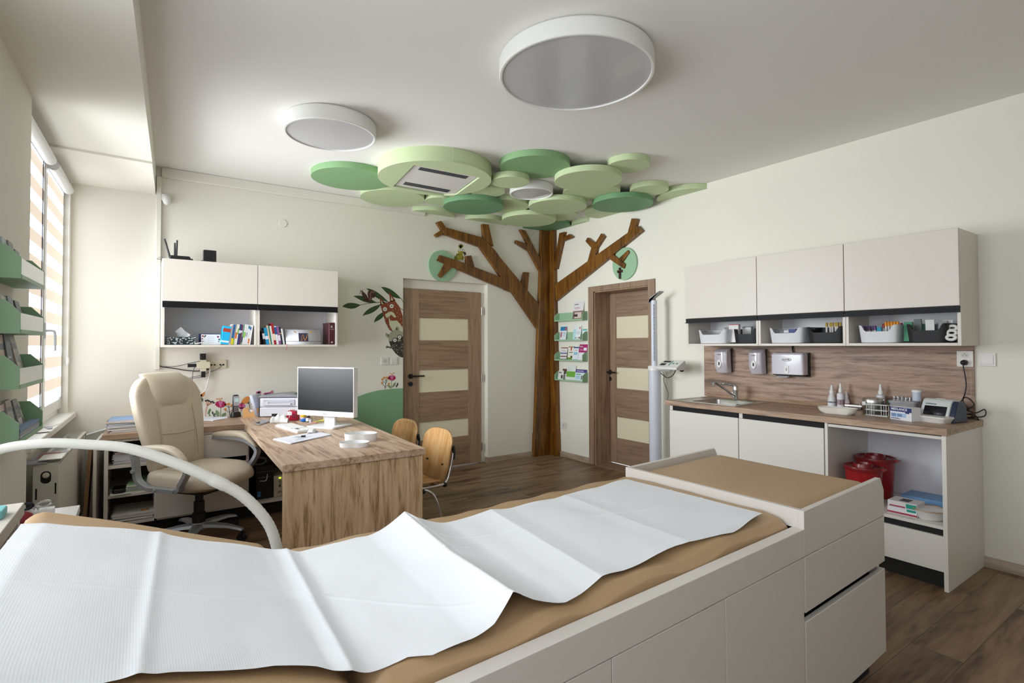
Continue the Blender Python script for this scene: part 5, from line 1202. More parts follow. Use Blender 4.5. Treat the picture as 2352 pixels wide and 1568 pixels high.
# embossed ribs of the paper, running across the couch
nt = TISSUE.node_tree; b = nt.nodes['Principled BSDF']; tc = nt.nodes.new('ShaderNodeTexCoord'); wv = nt.nodes.new('ShaderNodeTexWave')
wv.wave_type = 'BANDS'; wv.bands_direction = 'X'; wv.inputs['Scale'].default_value = 82; wv.inputs['Distortion'].default_value = .6
nt.links.new(tc.outputs['Object'], wv.inputs['Vector']); bp = nt.nodes.new('ShaderNodeBump'); bp.inputs['Strength'].default_value = .07; bp.inputs['Distance'].default_value = .001
nt.links.new(wv.outputs['Fac'], bp.inputs['Height']); nt.links.new(bp.outputs['Normal'], b.inputs['Normal'])
b.inputs['Base Color'].default_value = lin('#eef1f4')

# white hose arching behind the couch
hp = [(-3.912, -3.42, 0.663), (-3.916, -3.42, 0.703), (-3.946, -3.42, 0.796), (-4.017, -3.42, 0.892), (-4.102, -3.42, 0.957), (-4.205, -3.42, 1.023), (-4.311, -3.42, 1.076), (-4.409, -3.42, 1.099), (-4.5, -3.42, 1.112), (-4.585, -3.42, 1.105)]
hp += [(-4.64, -3.44, 1.07), (-4.68, -3.5, .99), (-4.685, -3.53, .935)]
sp_c = spline(hp, 14)
rad = []; L = len(sp_c)
for i in range(L):
    s_ = i/L
    rad.append(.0168*(1+.03*(1 if (i % 2) else -1)) if s_ < .30 else (.0185 if s_ < .335 else (.0165-.0045*min(1, (s_-.335)/.35))*(1+.01*(1 if i % 2 else -1))))
t = thing('suction_hose', 'white ribbed hose arching over the back of the couch in front of the office chair', 'hose', tuple(sp_c[0]))
M().ring(sp_c, rad, 20).build('hose_tube', HOSE, t, smooth=60)
# hose foot on the floor behind the couch
note(M().cyl(tuple(sp_c[0]), (sp_c[0].x, sp_c[0].y, .03), .02, n=16).cyl((sp_c[0].x, sp_c[0].y, 0), (sp_c[0].x, sp_c[0].y, .03), .09, n=24).build('hose_stand', WHITE, t), 'upright stand on the floor')

# ---- white cabinet at the head of the couch, low table by the window pier
q = [(-4.555, -3.271), (-4.567, -3.524)]
t = thing('side_cabinet', 'narrow white cabinet between the couch head and the window pier', 'cabinet', (-4.66, -3.85, 0))
cx0, cx1, cy1 = wx(-3.3, .008), q[0][0], q[0][1]
M().prism([(wx(cy1, .005), cy1), (cx1, cy1), (cx1-.012, -4.6), (wx(-4.6, .005), -4.6)], 'z', .895, .93).build('cabinet_top', LAM, t, bevel=.002)
m = M()
for yy in (cy1-.01, -4.58): m.prism([(wx(yy, .01), yy), (cx1-.008, yy), (cx1-.01, yy-.018), (wx(yy-.018, .01), yy-.018)], 'z', 0, .895)
m.prism([(wx(cy1, .012), cy1-.03), (wx(cy1, .03), cy1-.03), (wx(-4.5, .03), -4.55), (wx(-4.5, .012), -4.55)], 'z', .1, .895); m.prism([(wx(cy1, .03), cy1-.03), (cx1-.02, cy1-.03), (cx1-.03, -4.55), (wx(-4.5, .03), -4.55)], 'z', .55, .568)
m.build('carcass', LAM, t)
q = [(-4.594, -3.352), (-4.587, -3.353)][0]
tag(M().rrect(q[0]-.09, q[0]+.02, q[1]-.1, q[1]-.02, .015, 'z', .931, .952).build('glove_pack', mat('turquoise pack', '#7cc7c9', .5), bevel=.004), 'turquoise pack on the narrow white cabinet', 'pack')
tz = .70
q = [(-4.491, -2.395), (-4.669, -2.37)]
t = thing('trolley_table', 'low white table by the radiator with scissors on it', 'table', (-4.6, -2.8, 0))
tx1, ty1 = q[0]; ty0 = -3.28; tx0 = wx(ty1, .03)
M().box(tx0, tx1, ty0, ty1, tz-.03, tz).build('table_top', mat('glossy white', '#f1eff0', .25), t, bevel=.002)
for x_ in (tx0+.03, tx1-.03):
    for y_ in (ty0+.03, ty1-.03): M().box(x_-.015, x_+.015, y_-.015, y_+.015, 0, tz-.03).build('leg', WHITE, t)
q = [(-4.608, -2.5)][0]
t = thing('scissors', 'scissors with dark blue and chrome loops in a holder on the low table', 'scissors', (q[0], q[1], tz+.001))
m = M().ring([(q[0]-.045+.024*math.cos(a), q[1]+.01*math.cos(a), tz+.045+.012*math.sin(a)) for a in [2*math.pi*i/16 for i in range(16)]], .005, 8, closed=True); note(m.build('finger_loop', mat('dark blue plastic', '#1e2233', .25), t), 'dark blue loop')
m = M().ring([(q[0]+.012+.022*math.cos(a), q[1]+.01*math.cos(a), tz+.048+.010*math.sin(a)) for a in [2*math.pi*i/16 for i in range(16)]], .005, 8, closed=True); m.ring([(q[0]-.02, q[1], tz+.04), (q[0]-.01, q[1], tz+.0)], .004, 8).ring([(q[0]-.005, q[1], tz+.04), (q[0]-.01, q[1], tz+.0)], .004, 8); note(m.build('blades', CHROME, t), 'chrome loop and blades')
tag(M().rrect(q[0]-.075, q[0]+.045, q[1]-.03, q[1]+.02, .008, 'z', tz+.0006, tz+.03).build('instrument_holder', WHITE, bevel=.002), 'white instrument holder on the low white table', 'holder')
tag(M().ell((q[0]-.045, q[1]-.07, tz+.022), .035, .03, .022).build('pouch', mat('dark red cloth', '#8d2733', .7)), 'dark red pouch on the low white table', 'pouch')


# ================================================================== bins and stock in the open shelves over the sink
BINW = mat('bin white', '#dfe1e4', .4); BINB = mat('bin black', '#1d1d20', .4)
def bin_(label, ya, yb, col, z0=1.376, h=.118, x0=-.085, x1=-.315):
    """tapered tray with a dipped front rim; ya > yb along the wall, x1 is the front"""
    yc = (ya+yb)/2; w = abs(ya-yb)/2; N_ = 60
    t = thing('storage_bin', label, 'storage bin', ((x0+x1)/2, yc, z0), 0, 'storage bins in the open shelves over the sink')
    xc = (x0+x1)/2; d = abs(x0-x1)/2
    def lp(k, z, dip=0, inset=0):
        out = []
        for i in range(N_):
            a = 2*math.pi*(i+.5)/N_; cx_, cy_ = sup(a, .35), sus(a, .35)
            px_ = xc+(d*k-inset)*cx_; py_ = yc+(w*k-inset)*cy_
            zz = z
            if dip and cx_ < -.75 :
                e = max(0, min(1, (.80-abs(cy_))/.25)); zz -= dip*(e*e*(3-2*e))
            out.append((px_, py_, zz))
        return out
    m = loft(M(), [lp(.84, z0), lp(.90, z0+.004*1), lp(1, z0+h, .042), lp(1, z0+h, .042, .003), lp(.9, z0+.008, 0, .003)], 0, True, True)
    m.build('bin_body', col, t, smooth=45)
    for sg in (1, -1):
        m = M().rrect(xc-.03, xc+.03, z0+h*.74, z0+h*.92, .008, 'y', yc+sg*(w*.965), yc+sg*(w*.99)); note(m.build('hand_hole', mat('hand hole', '#8d8f93', .6) if col is BINW else mat('hand hole black bin', '#c9cacd', .6), t), 'hand hole')
    return t
def bx(px0, px1): q = [(-32.033, -11.367)]; return q
B = [(-2.402, 1.41), (-2.696, 1.408), (-2.735, 1.407), (-2.968, 1.405), (-3.041, 1.404), (-3.317, 1.402), (-3.323, 1.402), (-3.588, 1.399), (-3.667, 1.398), (-3.917, 1.396), (-3.941, 1.396), (-4.168, 1.393)]
bb = [p[0] for p in B]
bin_('white bin with flat boxes in it, nearest the scale', bb[0], bb[1]+.008, BINW)
bin_('empty black bin in the narrow wall cabinet', bb[2]-.004, -2.958, BINB)
bin_('white bin with two blue packs in the middle wall cabinet', bb[4], bb[5]+.006, BINW)
bin_('black bin with yellow-capped tubes in the middle wall cabinet', bb[6]-.004, -3.588, BINB)
bin_('white bin with purple and orange capped tubes in the widest wall cabinet', bb[8], bb[9]+.006, BINW)
bin_('black bin full of green packets in the widest wall cabinet', bb[10]-.002, bb[11], BINB)
ZB = 1.386
def tube_(label, y, x, capc, group, z=ZB, h=.085, body='#d9d6d2'):
    t = thing('blood_tube', label, 'tube', (x, y, z), 0, group)
    M().lathe((x, y, z), [(.003, 0), (.0065, .006), (.0065, h)], 12).build('tube_glass', mat('tube wall '+body, body, .2), t)
    note(M().lathe((x, y, z), [(.0085, h-.006), (.0085, h+.02), (.007, h+.024)], 14).build('cap', mat('tube cap '+capc, capc, .35), t), 'coloured cap')
Yv = lambda px: ([(-3.437, 1.432), (-3.718, 1.428)][0][0]+([(-3.437, 1.432), (-3.718, 1.428)][1][0]-[(-3.437, 1.432), (-3.718, 1.428)][0][0])*(px-1900)/100)
for i, px in enumerate((1900, 1907, 1914, 1920, 1926, 1931)):
    tube_('yellow-capped tube standing in the black bin of the middle wall cabinet', Yv(px), -.225+.012*(i % 2), '#b99b3e', 'yellow-capped tubes', 1.40, .10)
for i, px in enumerate((1989, 1995, 2001, 2007, 2013)):
    tube_('purple-capped tube in the white bin of the widest wall cabinet', Yv(px), -.245+.014*(i % 2), '#5f3f78', 'purple-capped tubes', ZB, .082)
for i, px in enumerate((2033, 2039, 2045, 2051, 2057, 2036, 2042, 2048)):
    tube_('orange-capped tube in the white bin of the widest wall cabinet', Yv(px), -.225+.022*(i > 4), '#e0952a', 'orange-capped tubes', ZB+.008, .098)
for i, px in enumerate((2027, 2063)):
    tube_('red-capped tube '+('left' if i == 0 else 'right')+' of the orange-capped tubes', Yv(px), -.215, '#8d1f22', 'red-capped tubes', ZB, .095)
for i, px in enumerate((2019, 2023)):
    tube_('low blue-capped tube between the purple and the orange caps', Yv(px), -.24, '#2a9cc0', 'blue-capped tubes', ZB, .072)
def carton(name, label, cat, px, x, w, d, h, z, hexc, band=None, rot=0, tilt=0, group=None):
    y = Yv(px); m = M().box(-d/2, d/2, -w/2, w/2, 0, h)
    if band: m.box(-d/2-.0008, -d/2+.001, -w/2, w/2, h*band[1], h*band[2], 1); m.box(-d/2-.0008, d/2, -w/2-.0008, w/2+.0008, h-.001, h+.0008, 1 if len(band) > 3 else 0)
    m.xf(Matrix.Translation((x, y, z)) @ Matrix.Rotation(R(rot), 4, 'Z') @ Matrix.Rotation(R(tilt), 4, 'Y'))
    return tag(m.build(name, [mat('carton '+hexc, hexc, .5), mat('carton band '+(band[0] if band else hexc), band[0] if band else hexc, .5)]), label, cat, group)
carton('pill_box', 'white upright box with a red-green top edge in the first white bin', 'box', 1640, -.22, .088, .03, .148, ZB, '#e9e6e4', ('#c9302c', .97, 1.0, 1), 0, 0)
carton('pill_box', 'white lying box behind the upright one in the first white bin', 'box', 1667, -.15, .075, .04, .128, ZB, '#e4e2e0', ('#2f5e54', .97, 1.0, 1), 0, 0)
carton('pill_sachet', 'dull grey sachet at the left of the first white bin', 'sachet', 1614, -.22, .05, .012, .13, ZB, '#8d8a86', None, 14, 10)
carton('pill_box', 'blue and white pack in the second white bin', 'box', 1800, -.22, .055, .03, .088, ZB, '#e4e4e8', ('#27406f', .3, .8), 8, 0)
carton('pill_box', 'dark blue pack beside the blue and white one in the second white bin', 'box', 1815, -.23, .055, .03, .098, ZB, '#2b3a7c', ('#e8e8ee', .6, .7), 0, 0)
carton('pill_sachet', 'pale lilac sachet at the left of the second white bin', 'sachet', 1785, -.23, .05, .012, .085, ZB, '#c5c0cc', None, 0, 12)
rnd = random.Random(11)
for i in range(11):
    px = 2088+i*7.2; hx = ['#3d8f6a', '#b9bcb8', '#e2e2de', '#6e7572', '#2f7f5e', '#c9ccc8', '#e8e8e4', '#4d5553', '#dcdcd8', '#8c938f', '#e6e6e2'][i]
    carton('syringe_packet', ['green', 'grey', 'white', 'dark grey', 'deep green', 'silver', 'bright white', 'charcoal', 'off-white', 'mid-grey', 'snow-white'][i]+' packet sticking out of the last black bin', 'packet', px-10, -.22+.03*(i % 3)-.02, .045, .008, .115+rnd.uniform(-.01, .035), ZB, hx, ('#2f5e4c', .75, .9) if i % 3 == 2 else None, rnd.uniform(-25, 25), rnd.uniform(-8, 8), 'packets in the last black bin')
yv = [(-4.183, 1.419)][0][0]
t = thing('bandage_roll', 'white folded tubing tucked right of the last black bin', 'tubing', (-.29, yv, 1.377))
m = M()
for k, (cz_, rr_) in enumerate(((.03, .022), (.058, .024), (.088, .022))):
    m.ring([(-.295+.012*k, yv+.006+.022*math.cos(a), 1.377+cz_+rr_*.6*math.sin(a)+.0) for a in [2*math.pi*i/16 for i in range(16)]], .0085, 8, closed=True)
m.build('folded_tube', WCAB, t)

# ================================================================== things on the worktop
WZ = .899
def at(px, py, z=.899):
    return None
q = [(-0.436, -3.585)][0]
def kidney(cx_, cy_, L_, W_, h, rot, label, nm='kidney_dish', mt=None):
    pts = []
    for i in range(48):
        a = 2*math.pi*i/48; bend = .20*math.exp(-((a-math.pi*1.5)/.55)**2)
        pts.append((L_*math.cos(a)*(1-.04*math.cos(2*a)), W_*(math.sin(a)+bend*2.1)))
    m = loft(M(), [[(x*.78, y*.72+0, 0) for x, y in pts], [(x*.93, y*.9, h*.45) for x, y in pts], [(x, y, h) for x, y in pts], [(x*1.03, y*1.05, h) for x, y in pts], [(x*.98, y*.97, h-.002) for x, y in pts], [(x*.9, y*.86, h*.45) for x, y in pts], [(x*.75, y*.68, .004) for x, y in pts]], 0, True, True)
    m.xf(Matrix.Translation((cx_, cy_, WZ)) @ Matrix.Rotation(R(rot), 4, 'Z'))
    return tag(m.build(nm, mt or mat('cream enamel', '#e6e3da', .25, coat=.3), smooth=60), label, 'dish')
kidney(q[0]+.02, q[1], .125, .065, .042, -90+8, 'white kidney dish at the front of the worktop')
def bottle(label, px, py, r, h, body, capm, label_=None, neck=.5, group='white spray bottles on the worktop', round_=True):
    q_ = px
    t = thing('spray_bottle', label, 'bottle', (q_[0], q_[1], WZ), 0, group)
    c_ = (q_[0], q_[1], WZ); sh = h*.62
    M().lathe(c_, [(r*.9, 0), (r, .004), (r, sh*.9), (r*.92, sh*.97), (r*.42, sh*1.02), (r*.42, sh*1.06)] if not round_ else [(r*.9, 0), (r, .005), (r, sh*.55), (r*.85, sh*.75), (r*.6, sh*.93), (r*.5, sh*1.05)], 28).build('bottle_body', body, t)
    if label_:
        for hexc, a, b in label_: note(M().lathe(c_, [(r*1.012, sh*a), (r*1.012, sh*b)], 28, cap=False).build('label_band', mat('bottle label '+hexc, hexc, .5), t), 'printed label band')
    note(M().lathe(c_, [(r*.58, sh*1.04), (r*.58, sh*1.2), (r*.42, sh*1.26), (r*.30, h*.9), (r*.26, h*.99), (r*.2, h)], 20).build('spray_cap', capm, t), 'white spray cap')
    return t
BOT = mat('bottle white', '#dddbdc', .35)
yq = [(-3.453, 0.938), (-3.492, 0.941), (-3.712, 0.96)]; bq = [[(-0.061, -3.391)][0], (-.085, [(-3.462, 0.94)][0][0]), (-.05, [(-3.485, 0.94)][0][0]), (-.065, yq[2][0])]
bottle('white spray bottle with a dark blue label, front of the three at the left', bq[0], 0, .028, .165, BOT, WHITE, [('#e5e7ea', .12, .5), ('#2c3354', .35, .45)])
bottle('tall white bottle with a crimson label, middle of the three at the left', (bq[1][0], bq[1][1]), 0, .024, .185, BOT, WHITE, [('#e4e4ea', .1, .9), ('#a3213f', .25, .58)], round_=False)
bottle('low white bottle with a burgundy band, rearmost of the three at the left', bq[2], 0, .023, .125, BOT, WHITE, [('#7c2b3f', .30, .5)])
bottle('tall white bottle with a crimson label behind the steel tin', bq[3], 0, .026, .19, BOT, WHITE, [('#e0e0e6', .1, .9), ('#8e1d33', .15, .5)], round_=False)
q = [(-0.242, -3.726)][0]
t = thing('steel_tin', 'round lidded steel tin behind the white tube rack', 'tin', (q[0]+.02, q[1], WZ))
c_ = (q[0]+.02, q[1], WZ)
M().lathe(c_, [(.058, 0), (.06, .004), (.06, .085)], 40).build('tin_body', STEEL, t); note(M().lathe(c_, [(.063, .078), (.063, .10), (.058, .106), (.05, .104)], 40).build('lid', STEEL, t), 'steel lid'); M().box(c_[0]-.066, c_[0]-.056, c_[1]+.02, c_[1]+.04, WZ+.06, WZ+.085).build('clasp', STEEL, t)
q = [(-0.085, -3.54)][0]
t = thing('slide_box', 'dark brown instrument box with a metal pin behind the kidney dish', 'box', (q[0]+.08, q[1], WZ))
M().box(q[0]+.02, q[0]+.20, q[1]-.05, q[1]+.07, WZ+.0, WZ+.035).build('box_body', mat('dark brown bakelite', '#4c3a31', .35), t, bevel=.003); note(M().box(q[0]+.0, q[0]+.02, q[1]-.06, q[1]+.07, WZ+.022, WZ+.034).cyl((q[0]+.01, q[1]-.045, WZ+.034), (q[0]+.01, q[1]-.045, WZ+.06), .004, n=10).build('metal_bar', STEEL, t), 'metal bar with pin')
# wire tube rack
q = [(-0.329, -3.719), (-0.333, -3.849)]; a = Vector((q[0][0], q[0][1], 0)); b_ = Vector((q[1][0], q[1][1], 0)); xd = (b_-a); Lr = xd.length; ang = math.atan2(xd.y, xd.x)
t = thing('tube_rack', 'empty white tube rack with three tiers in front of the steel tin', 'rack', (q[0][0], q[0][1], WZ), ang)
RK = mat('rack white', '#d9dedd', .4)
for z in (0, .034, .07): M().box(0, Lr, 0, .045, z, z+.004).build('tier', RK, t, local=True)
for x_ in (.008, .02+Lr*.12, Lr-.02-Lr*.12, Lr-.008):
    for y_ in (.004, .041): M().cyl((x_, y_, .002), (x_, y_, .072), .002, n=8).build('rod', RK, t, local=True)
# lancet box with lettering
q = [(-0.41, -3.894), (-0.46, -4.024)]; xd = Vector((q[1][0]-q[0][0], q[1][1]-q[0][1], 0)); Lb = xd.length; ang = math.atan2(xd.y, xd.x)
t = thing('lancet_box', 'white and blue lancet box standing in front of the grey trays', 'box', (q[0][0], q[0][1], WZ), ang)
NAVY = mat('navy print', '#22336f', .5); LBL = mat('pale blue print', '#a9c8e6', .5)
M().box(0, Lb, 0, .07, 0, .082).build('carton', mat('carton white', '#e6e6ea', .5), t, local=True)
m = M().box(0, Lb, -.0008, .001, .052, .079).box(Lb*.72, Lb*.9, -.0008, .001, .044, .054); note(m.build('navy_band', NAVY, t, local=True), 'navy band')
note(M().box(.006, Lb*.75, -.0008, .001, .018, .043).build('pale_panel', LBL, t, local=True), 'pale blue panel')
m = M().text('MEDLANCE', Lb*.145, (Lb*.06, -.0012, .060), (1, 0, 0), (0, 0, 1), .0006, bold=True); note(m.build('lettering', PAPER, t, local=True), 'white lettering')
m = M()
for k in range(3):
    for u in (.06, .34): m.box(Lb*u, Lb*(u+.22), -.0012, -.0006, .022+.006*k, .025+.006*k)
m.box(.006, Lb*.5, -.0012, -.0006, .006, .009).box(.006, Lb*.4, -.0012, -.0006, .011, .0135); m.build('small_print', NAVY, t, local=True)
q = [(-0.218, -3.898)][0]
tag(loft(M(), [rr(q[0]-.02, q[0]+.09, q[1]-.075, q[1]+.075, .02, WZ+.0), rr(q[0]-.02, q[0]+.09, q[1]-.075, q[1]+.075, .02, WZ+.085), rr(q[0]-.026, q[0]+.096, q[1]-.08, q[1]+.08, .022, WZ+.086), rr(q[0]-.026, q[0]+.096, q[1]-.08, q[1]+.08, .022, WZ+.10)], 0, True, True).build('grey_tray', mat('grey plastic tray', '#8f8d90', .4)), 'grey plastic box behind the lancet box', 'box')
q = (-.135, [(-3.841, 0.995)][0][0])
tag(M().box(q[0]+.0, q[0]+.05, q[1]-.10, q[1]+.05, WZ, WZ+.072).build('navy_box', mat('navy carton', '#1f2947', .5)), 'navy carton behind the grey box', 'box')
tag(M().box(q[0]-.01, q[0]+.06, q[1]-.04, q[1]+.06, WZ+.0725, WZ+.085).box(q[0]-.0105, q[0]+.061, q[1]+.045, q[1]+.061, WZ+.0724, WZ+.0855, 1).build('flat_box', [mat('carton white', '#e6e6ea'), mat('teal print', '#1d9a86', .5)]), 'flat white box with a teal end on the navy carton', 'box')
for i in range(5):
    px = 2052+i*9; yy = [(-3.807, 1.044), (-3.897, 1.045)]; y_ = yy[0][0]+(yy[1][0]-yy[0][0])*i/4
    t = thing('glass_vial', 'silver-capped glass vial in the row behind the flat white box', 'vial', (-.10, y_, WZ), 0, 'silver-capped vials')
    M().lathe((-.10, y_, WZ), [(.009, 0), (.009, .10)], 14).build('vial_glass', mat('grey vial glass', '#7f7c80', .15), t); note(M().lathe((-.10, y_, WZ), [(.0105, .10), (.0105, .118), (.008, .12)], 14).build('cap', CHROME, t), 'silver cap')
q = [(0.438, -3.758)][0]
yy = [(-3.941, 0.984)][0][0]
t = thing('strip_canister', 'tall pale blue-white test strip canister beside the analyser', 'canister', (-.12, yy, WZ)); M().lathe((-.12, yy, WZ), [(.025, 0), (.025, .155)], 28).build('canister_body', mat('pale blue plastic', '#c3cbdc', .35), t); note(M().lathe((-.12, yy, WZ), [(.028, .155), (.028, .167), (.024, .171)], 28).build('lid', WHITE, t), 'white lid')
# analyser: wedge with a dark screen
q = [(-0.375, -4.016), (-0.402, -4.155)]; a = Vector((q[0][0], q[0][1], 0)); b_ = Vector((q[1][0], q[1][1], 0)); ang = math.atan2((b_-a).y, (b_-a).x); Lw = (b_-a).length
Lw = .155
t = thing('analyser', 'white and navy tabletop analyser with a dark sloping screen', 'analyser', (a.x+.05, a.y, WZ), ang)
AW = mat('analyser white', '#cfd4d2', .35); AN = mat('analyser navy', '#1f2a45', .35)
pr = [(0, .0), (.0, .02), (.045, .118), (.058, .13), (.075, .134), (.12, .128), (.14, .11), (.15, .0)]
m = M().prism([(p[0], p[1]) for p in pr], 'x', .0, Lw); m.build('analyser_body', AW, t, local=True, bevel=.004)
prs = [(.01, 0), (.012, .02), (.052, .112), (.064, .124), (.12, .122), (.142, .10), (.155, 0)]
note(M().prism(prs, 'x', Lw, Lw+.028).build('side_shell', AN, t, local=True, bevel=.004), 'navy side shell')
sl = Vector((0, .045, .098)).normalized(); nz = Vector((0, -.098, .045)).normalized()
P_ = lambda u, v: Vector((u, 0, .02))+sl*v+nz*.0015
note(M().add([P_(.02, .004), P_(Lw-.015, .004), P_(Lw-.015, .078), P_(.02, .078)], [(0, 1, 2, 3)]).build('screen', mat('dark analyser screen', '#1d1d24', .25), t, local=True, solid=.002), 'dark screen')
m = M().text('QuikRead go', .0115, tuple(P_(.02, .088)), (1, 0, 0), tuple(sl), .0005, bold=True); m.build('lettering', mat('dark teal print', '#1d3a44', .5), t, local=True)
note(M().disc(Lw*.5, .085, .026, 'z', .132, .1355, rb=.008).build('lid_slot', WHITE, t, local=True), 'white lid slot')
# flat white tray in front of the analyser
q = [(-0.372, -3.947), (-0.434, -4.174)]; a = Vector((q[0][0], q[0][1], 0)); b_ = Vector((q[1][0], q[1][1], 0)); Lt = (b_-a).length; ang = math.atan2((b_-a).y, (b_-a).x)
t = thing('instrument_tray', 'shallow white tray with a lid in front of the analyser', 'tray', (a.x, a.y, WZ), ang)
TW = mat('tray white', '#d9d6d2', .35)
loft(M(), [rr(.01, Lt-.01, .008, .092, .02, 0), rr(.0, Lt, .0, .10, .02, .025), rr(-.004, Lt+.004, -.004, .104, .022, .027), rr(-.004, Lt+.004, -.004, .104, .022, .031)], 0, True, True).build('tray_body', TW, t, local=True)
note(loft(M(), [rr(-.003, Lt+.003, -.003, .103, .022, .031), rr(-.003, Lt+.003, -.003, .103, .022, .036), rr(.008, Lt-.008, .008, .092, .02, .039)], 0, True, True).build('lid', TW, t, local=True), 'flat lid')

# ================================================================== things in the open shelf unit
RED = mat('red bin plastic', '#9c1a20', .3); RED2 = mat('dark red lid', '#7d1519', .3)
def sharps(label, x, y, r, h):
    t = thing('sharps_bin', label, 'waste bin', (x, y, .352), 0, 'red waste bins in the shelf unit'); c_ = (x, y, .352)
    M().lathe(c_, [(r*.82, 0), (r*.84, .004), (r*.98, h-.02)], 40).build('bin_body', RED, t)
    note(M().lathe(c_, [(r*1.04, h-.025), (r*1.06, h-.012), (r*1.04, h), (r*.96, h+.002), (r*.9, h-.008), (r*.55, h-.008), (r*.5, h+.014), (r*.44, h+.016), (r*.4, h), (.001, h)], 40, cap=False).build('lid', RED2, t), 'dark red lid with raised ring')
    M().box(x-.02, x+.02, y-r*1.2, y-r*1.0, .352+h-.012, .352+h-.002).build('lid_tab', RED, t)
sharps('larger red waste bin in the shelf unit, against its back', -.22, [(-3.731, 0.533)][0][0], .115, .26)
sharps('smaller red waste bin in front of the larger red one', -.455, [(-3.754, 0.541)][0][0], .105, .235)
def gloves(label, x0, x1, y0, y1, z0, h, mats, marks):
    t = thing('glove_box', label, 'glove box', ((x0+x1)/2, (y0+y1)/2, z0), 0, 'cartons in the shelf unit')
    M().box(x0, x1, y0, y1, z0, z0+h).build('carton', mats, t, bevel=.001)
    for nm, bx_, mt, lab in marks: note(M().box(*bx_).build(nm, mt, t), lab)
    return t
gy0 = [(-3.925, 0.365), (-4.075, 0.377)]
ga, gb = gy0[0][0], gy0[1][0]
gloves('white glove carton with red and teal print, front left of the tan bowl', -.56, -.42, ga, gb, .352, .04, mat('carton white', '#e6e6ea'), [('red_band', (-.561, -.5595, ga, gb, .356, .366), mat('crimson print', '#a32a44', .5), 'crimson print band'), ('teal_patch', (-.561, -.5595, gb+.004, gb+.05, .378, .391), mat('teal print', '#14696a', .5), 'teal patch')])
gloves('second white glove carton stacked on the red-printed one', -.555, -.43, ga, gb-.0, .3925, .035, mat('carton warm white', '#e2ddde', .5), [('opening', (-.53, -.46, ga-.05, gb+.05, .4272, .4282), mat('dark opening', '#55565c', .6), 'dark oval opening'), ('teal_patch', (-.5565, -.5545, gb+.003, gb+.055, .397, .422), mat('teal print', '#14696a'), 'teal patch'), ('red_band', (-.5565, -.5545, ga-.01, gb+.06, .395, .402), mat('crimson print', '#a32a44'), 'crimson print band')])
by0 = [(-3.904, 0.403), (-4.09, 0.396)]
gloves('long blue carton lying behind the tan bowl', -.30, -.12, by0[0][0], -4.205, .352, .06, mat('blue carton', '#6f9cc9', .45), [('white_band', (-.3012, -.2995, by0[0][0]-.03, -4.20, .362, .376), PAPER, 'white print band')])
q = [(-4.12, 0.378)][0]
t = thing('enamel_bowl', 'white bowl with a tan inside on the shelf unit', 'bowl', (-.50, q[0], .352)); c_ = (-.50, q[0]-.0, .352)
M().lathe(c_, [(.055, 0), (.068, .012), (.078, .052), (.082, .055)], 40).build('bowl_outside', WHITE, t); note(M().lathe(c_, [(.088, .054), (.086, .06), (.078, .058), (.066, .02), (.001, .015)], 40, cap=False).build('bowl_inside', mat('tan enamel', '#a98a68', .4), t), 'tan inside and rim')

# ================================================================== things in the open shelves over the desk
SZ = 1.379
def Xa(px, d=0): 
    a0 = [(-4.12, 1.419), (-3.42, 1.421)]; return a0[0][0]+(a0[1][0]-a0[0][0])*(px-380)/220
q = [(-4.127, 1.384), (-3.915, 1.384)]
t = thing('tissue_box', 'black and white patterned tissue box in the cabinet over the desk', 'tissue box', ((q[0][0]+q[1][0])/2+.02, -.24, SZ))
tx0, tx1 = q[0][0]+.01, q[1][0]
PATD = mat('tissue box dark', '#1d2a30', .45); PATL = mat('tissue box pale print', '#cfd6da', .5)
M().box(tx0, tx1, -.30, -.18, SZ, SZ+.062).build('carton', PATD, t, bevel=.001)
m = M(); rnd = random.Random(4)
for k in range(70):
    u = rnd.random(); x_ = tx0+(tx1-tx0)*(u**1.6 if k < 45 else u); z_ = SZ+.004+.054*rnd.random(); s_ = .004+.004*rnd.random()
    m.disc(min(tx1-.007, max(tx0+.007, x_)), z_, s_, 'y', -.3012, -.2998, n=8, rb=s_*.6)
note(m.build('leaf_print', PATL, t), 'pale leaf print')
m = M().surf(lambda u, v: ((tx0+tx1)/2-.045+.09*v+.02*math.sin(u*3), -.24-.02*(2*v-1)**2+.015*math.sin(v*9)*u, SZ+.06+u*(.085-.09*abs(v-.45))), 12, 16)
note(m.build('tissue', TISSUE, t, solid=.001), 'white tissue pulled up')
q = [(-3.888, 1.455), (-3.731, 1.38)]
t = thing('greeting_card', 'white card with red roses standing in front of a navy frame', 'card', ((q[0][0]+q[1][0])/2, -.27, SZ))
gx0, gx1, gz = q[0][0]+.012, q[1][0]-.005, SZ+.085
m = M().add([(gx0, -.275, SZ), (gx1, -.275, SZ), (gx1, -.262, gz), (gx0, -.262, gz), (gx0, -.273, SZ), (gx1, -.273, SZ), (gx1, -.26, gz), (gx0, -.26, gz)], [(0, 1, 2, 3), (7, 6, 5, 4), (0, 4, 5, 1), (1, 5, 6, 2), (2, 6, 7, 3), (3, 7, 4, 0)]); m.build('card_sheet', PAPER, t)
m = M(); ROSE = mat('rose red', '#a02840', .6); LEAFK = mat('dark leaf print', '#3b4440', .6)
for x_, z_, mi, s_ in ((gx0+.012, gz-.014, 0, .007), (gx0+.008, gz-.035, 0, .005), (gx0+.03, gz-.012, 1, .006), (gx0+.01, gz-.06, 0, .004), (gx1-.018, gz-.02, 0, .008), (gx1-.01, gz-.042, 1, .007), (gx1-.014, gz-.06, 0, .005), (gx0+.024, gz-.02, 1, .005)):
    yv_ = -.275+.013*(z_-SZ)/(gz-SZ)-.0008; m.disc(x_, z_, s_, 'y', yv_-.0005, yv_+.0005, mi, n=12)
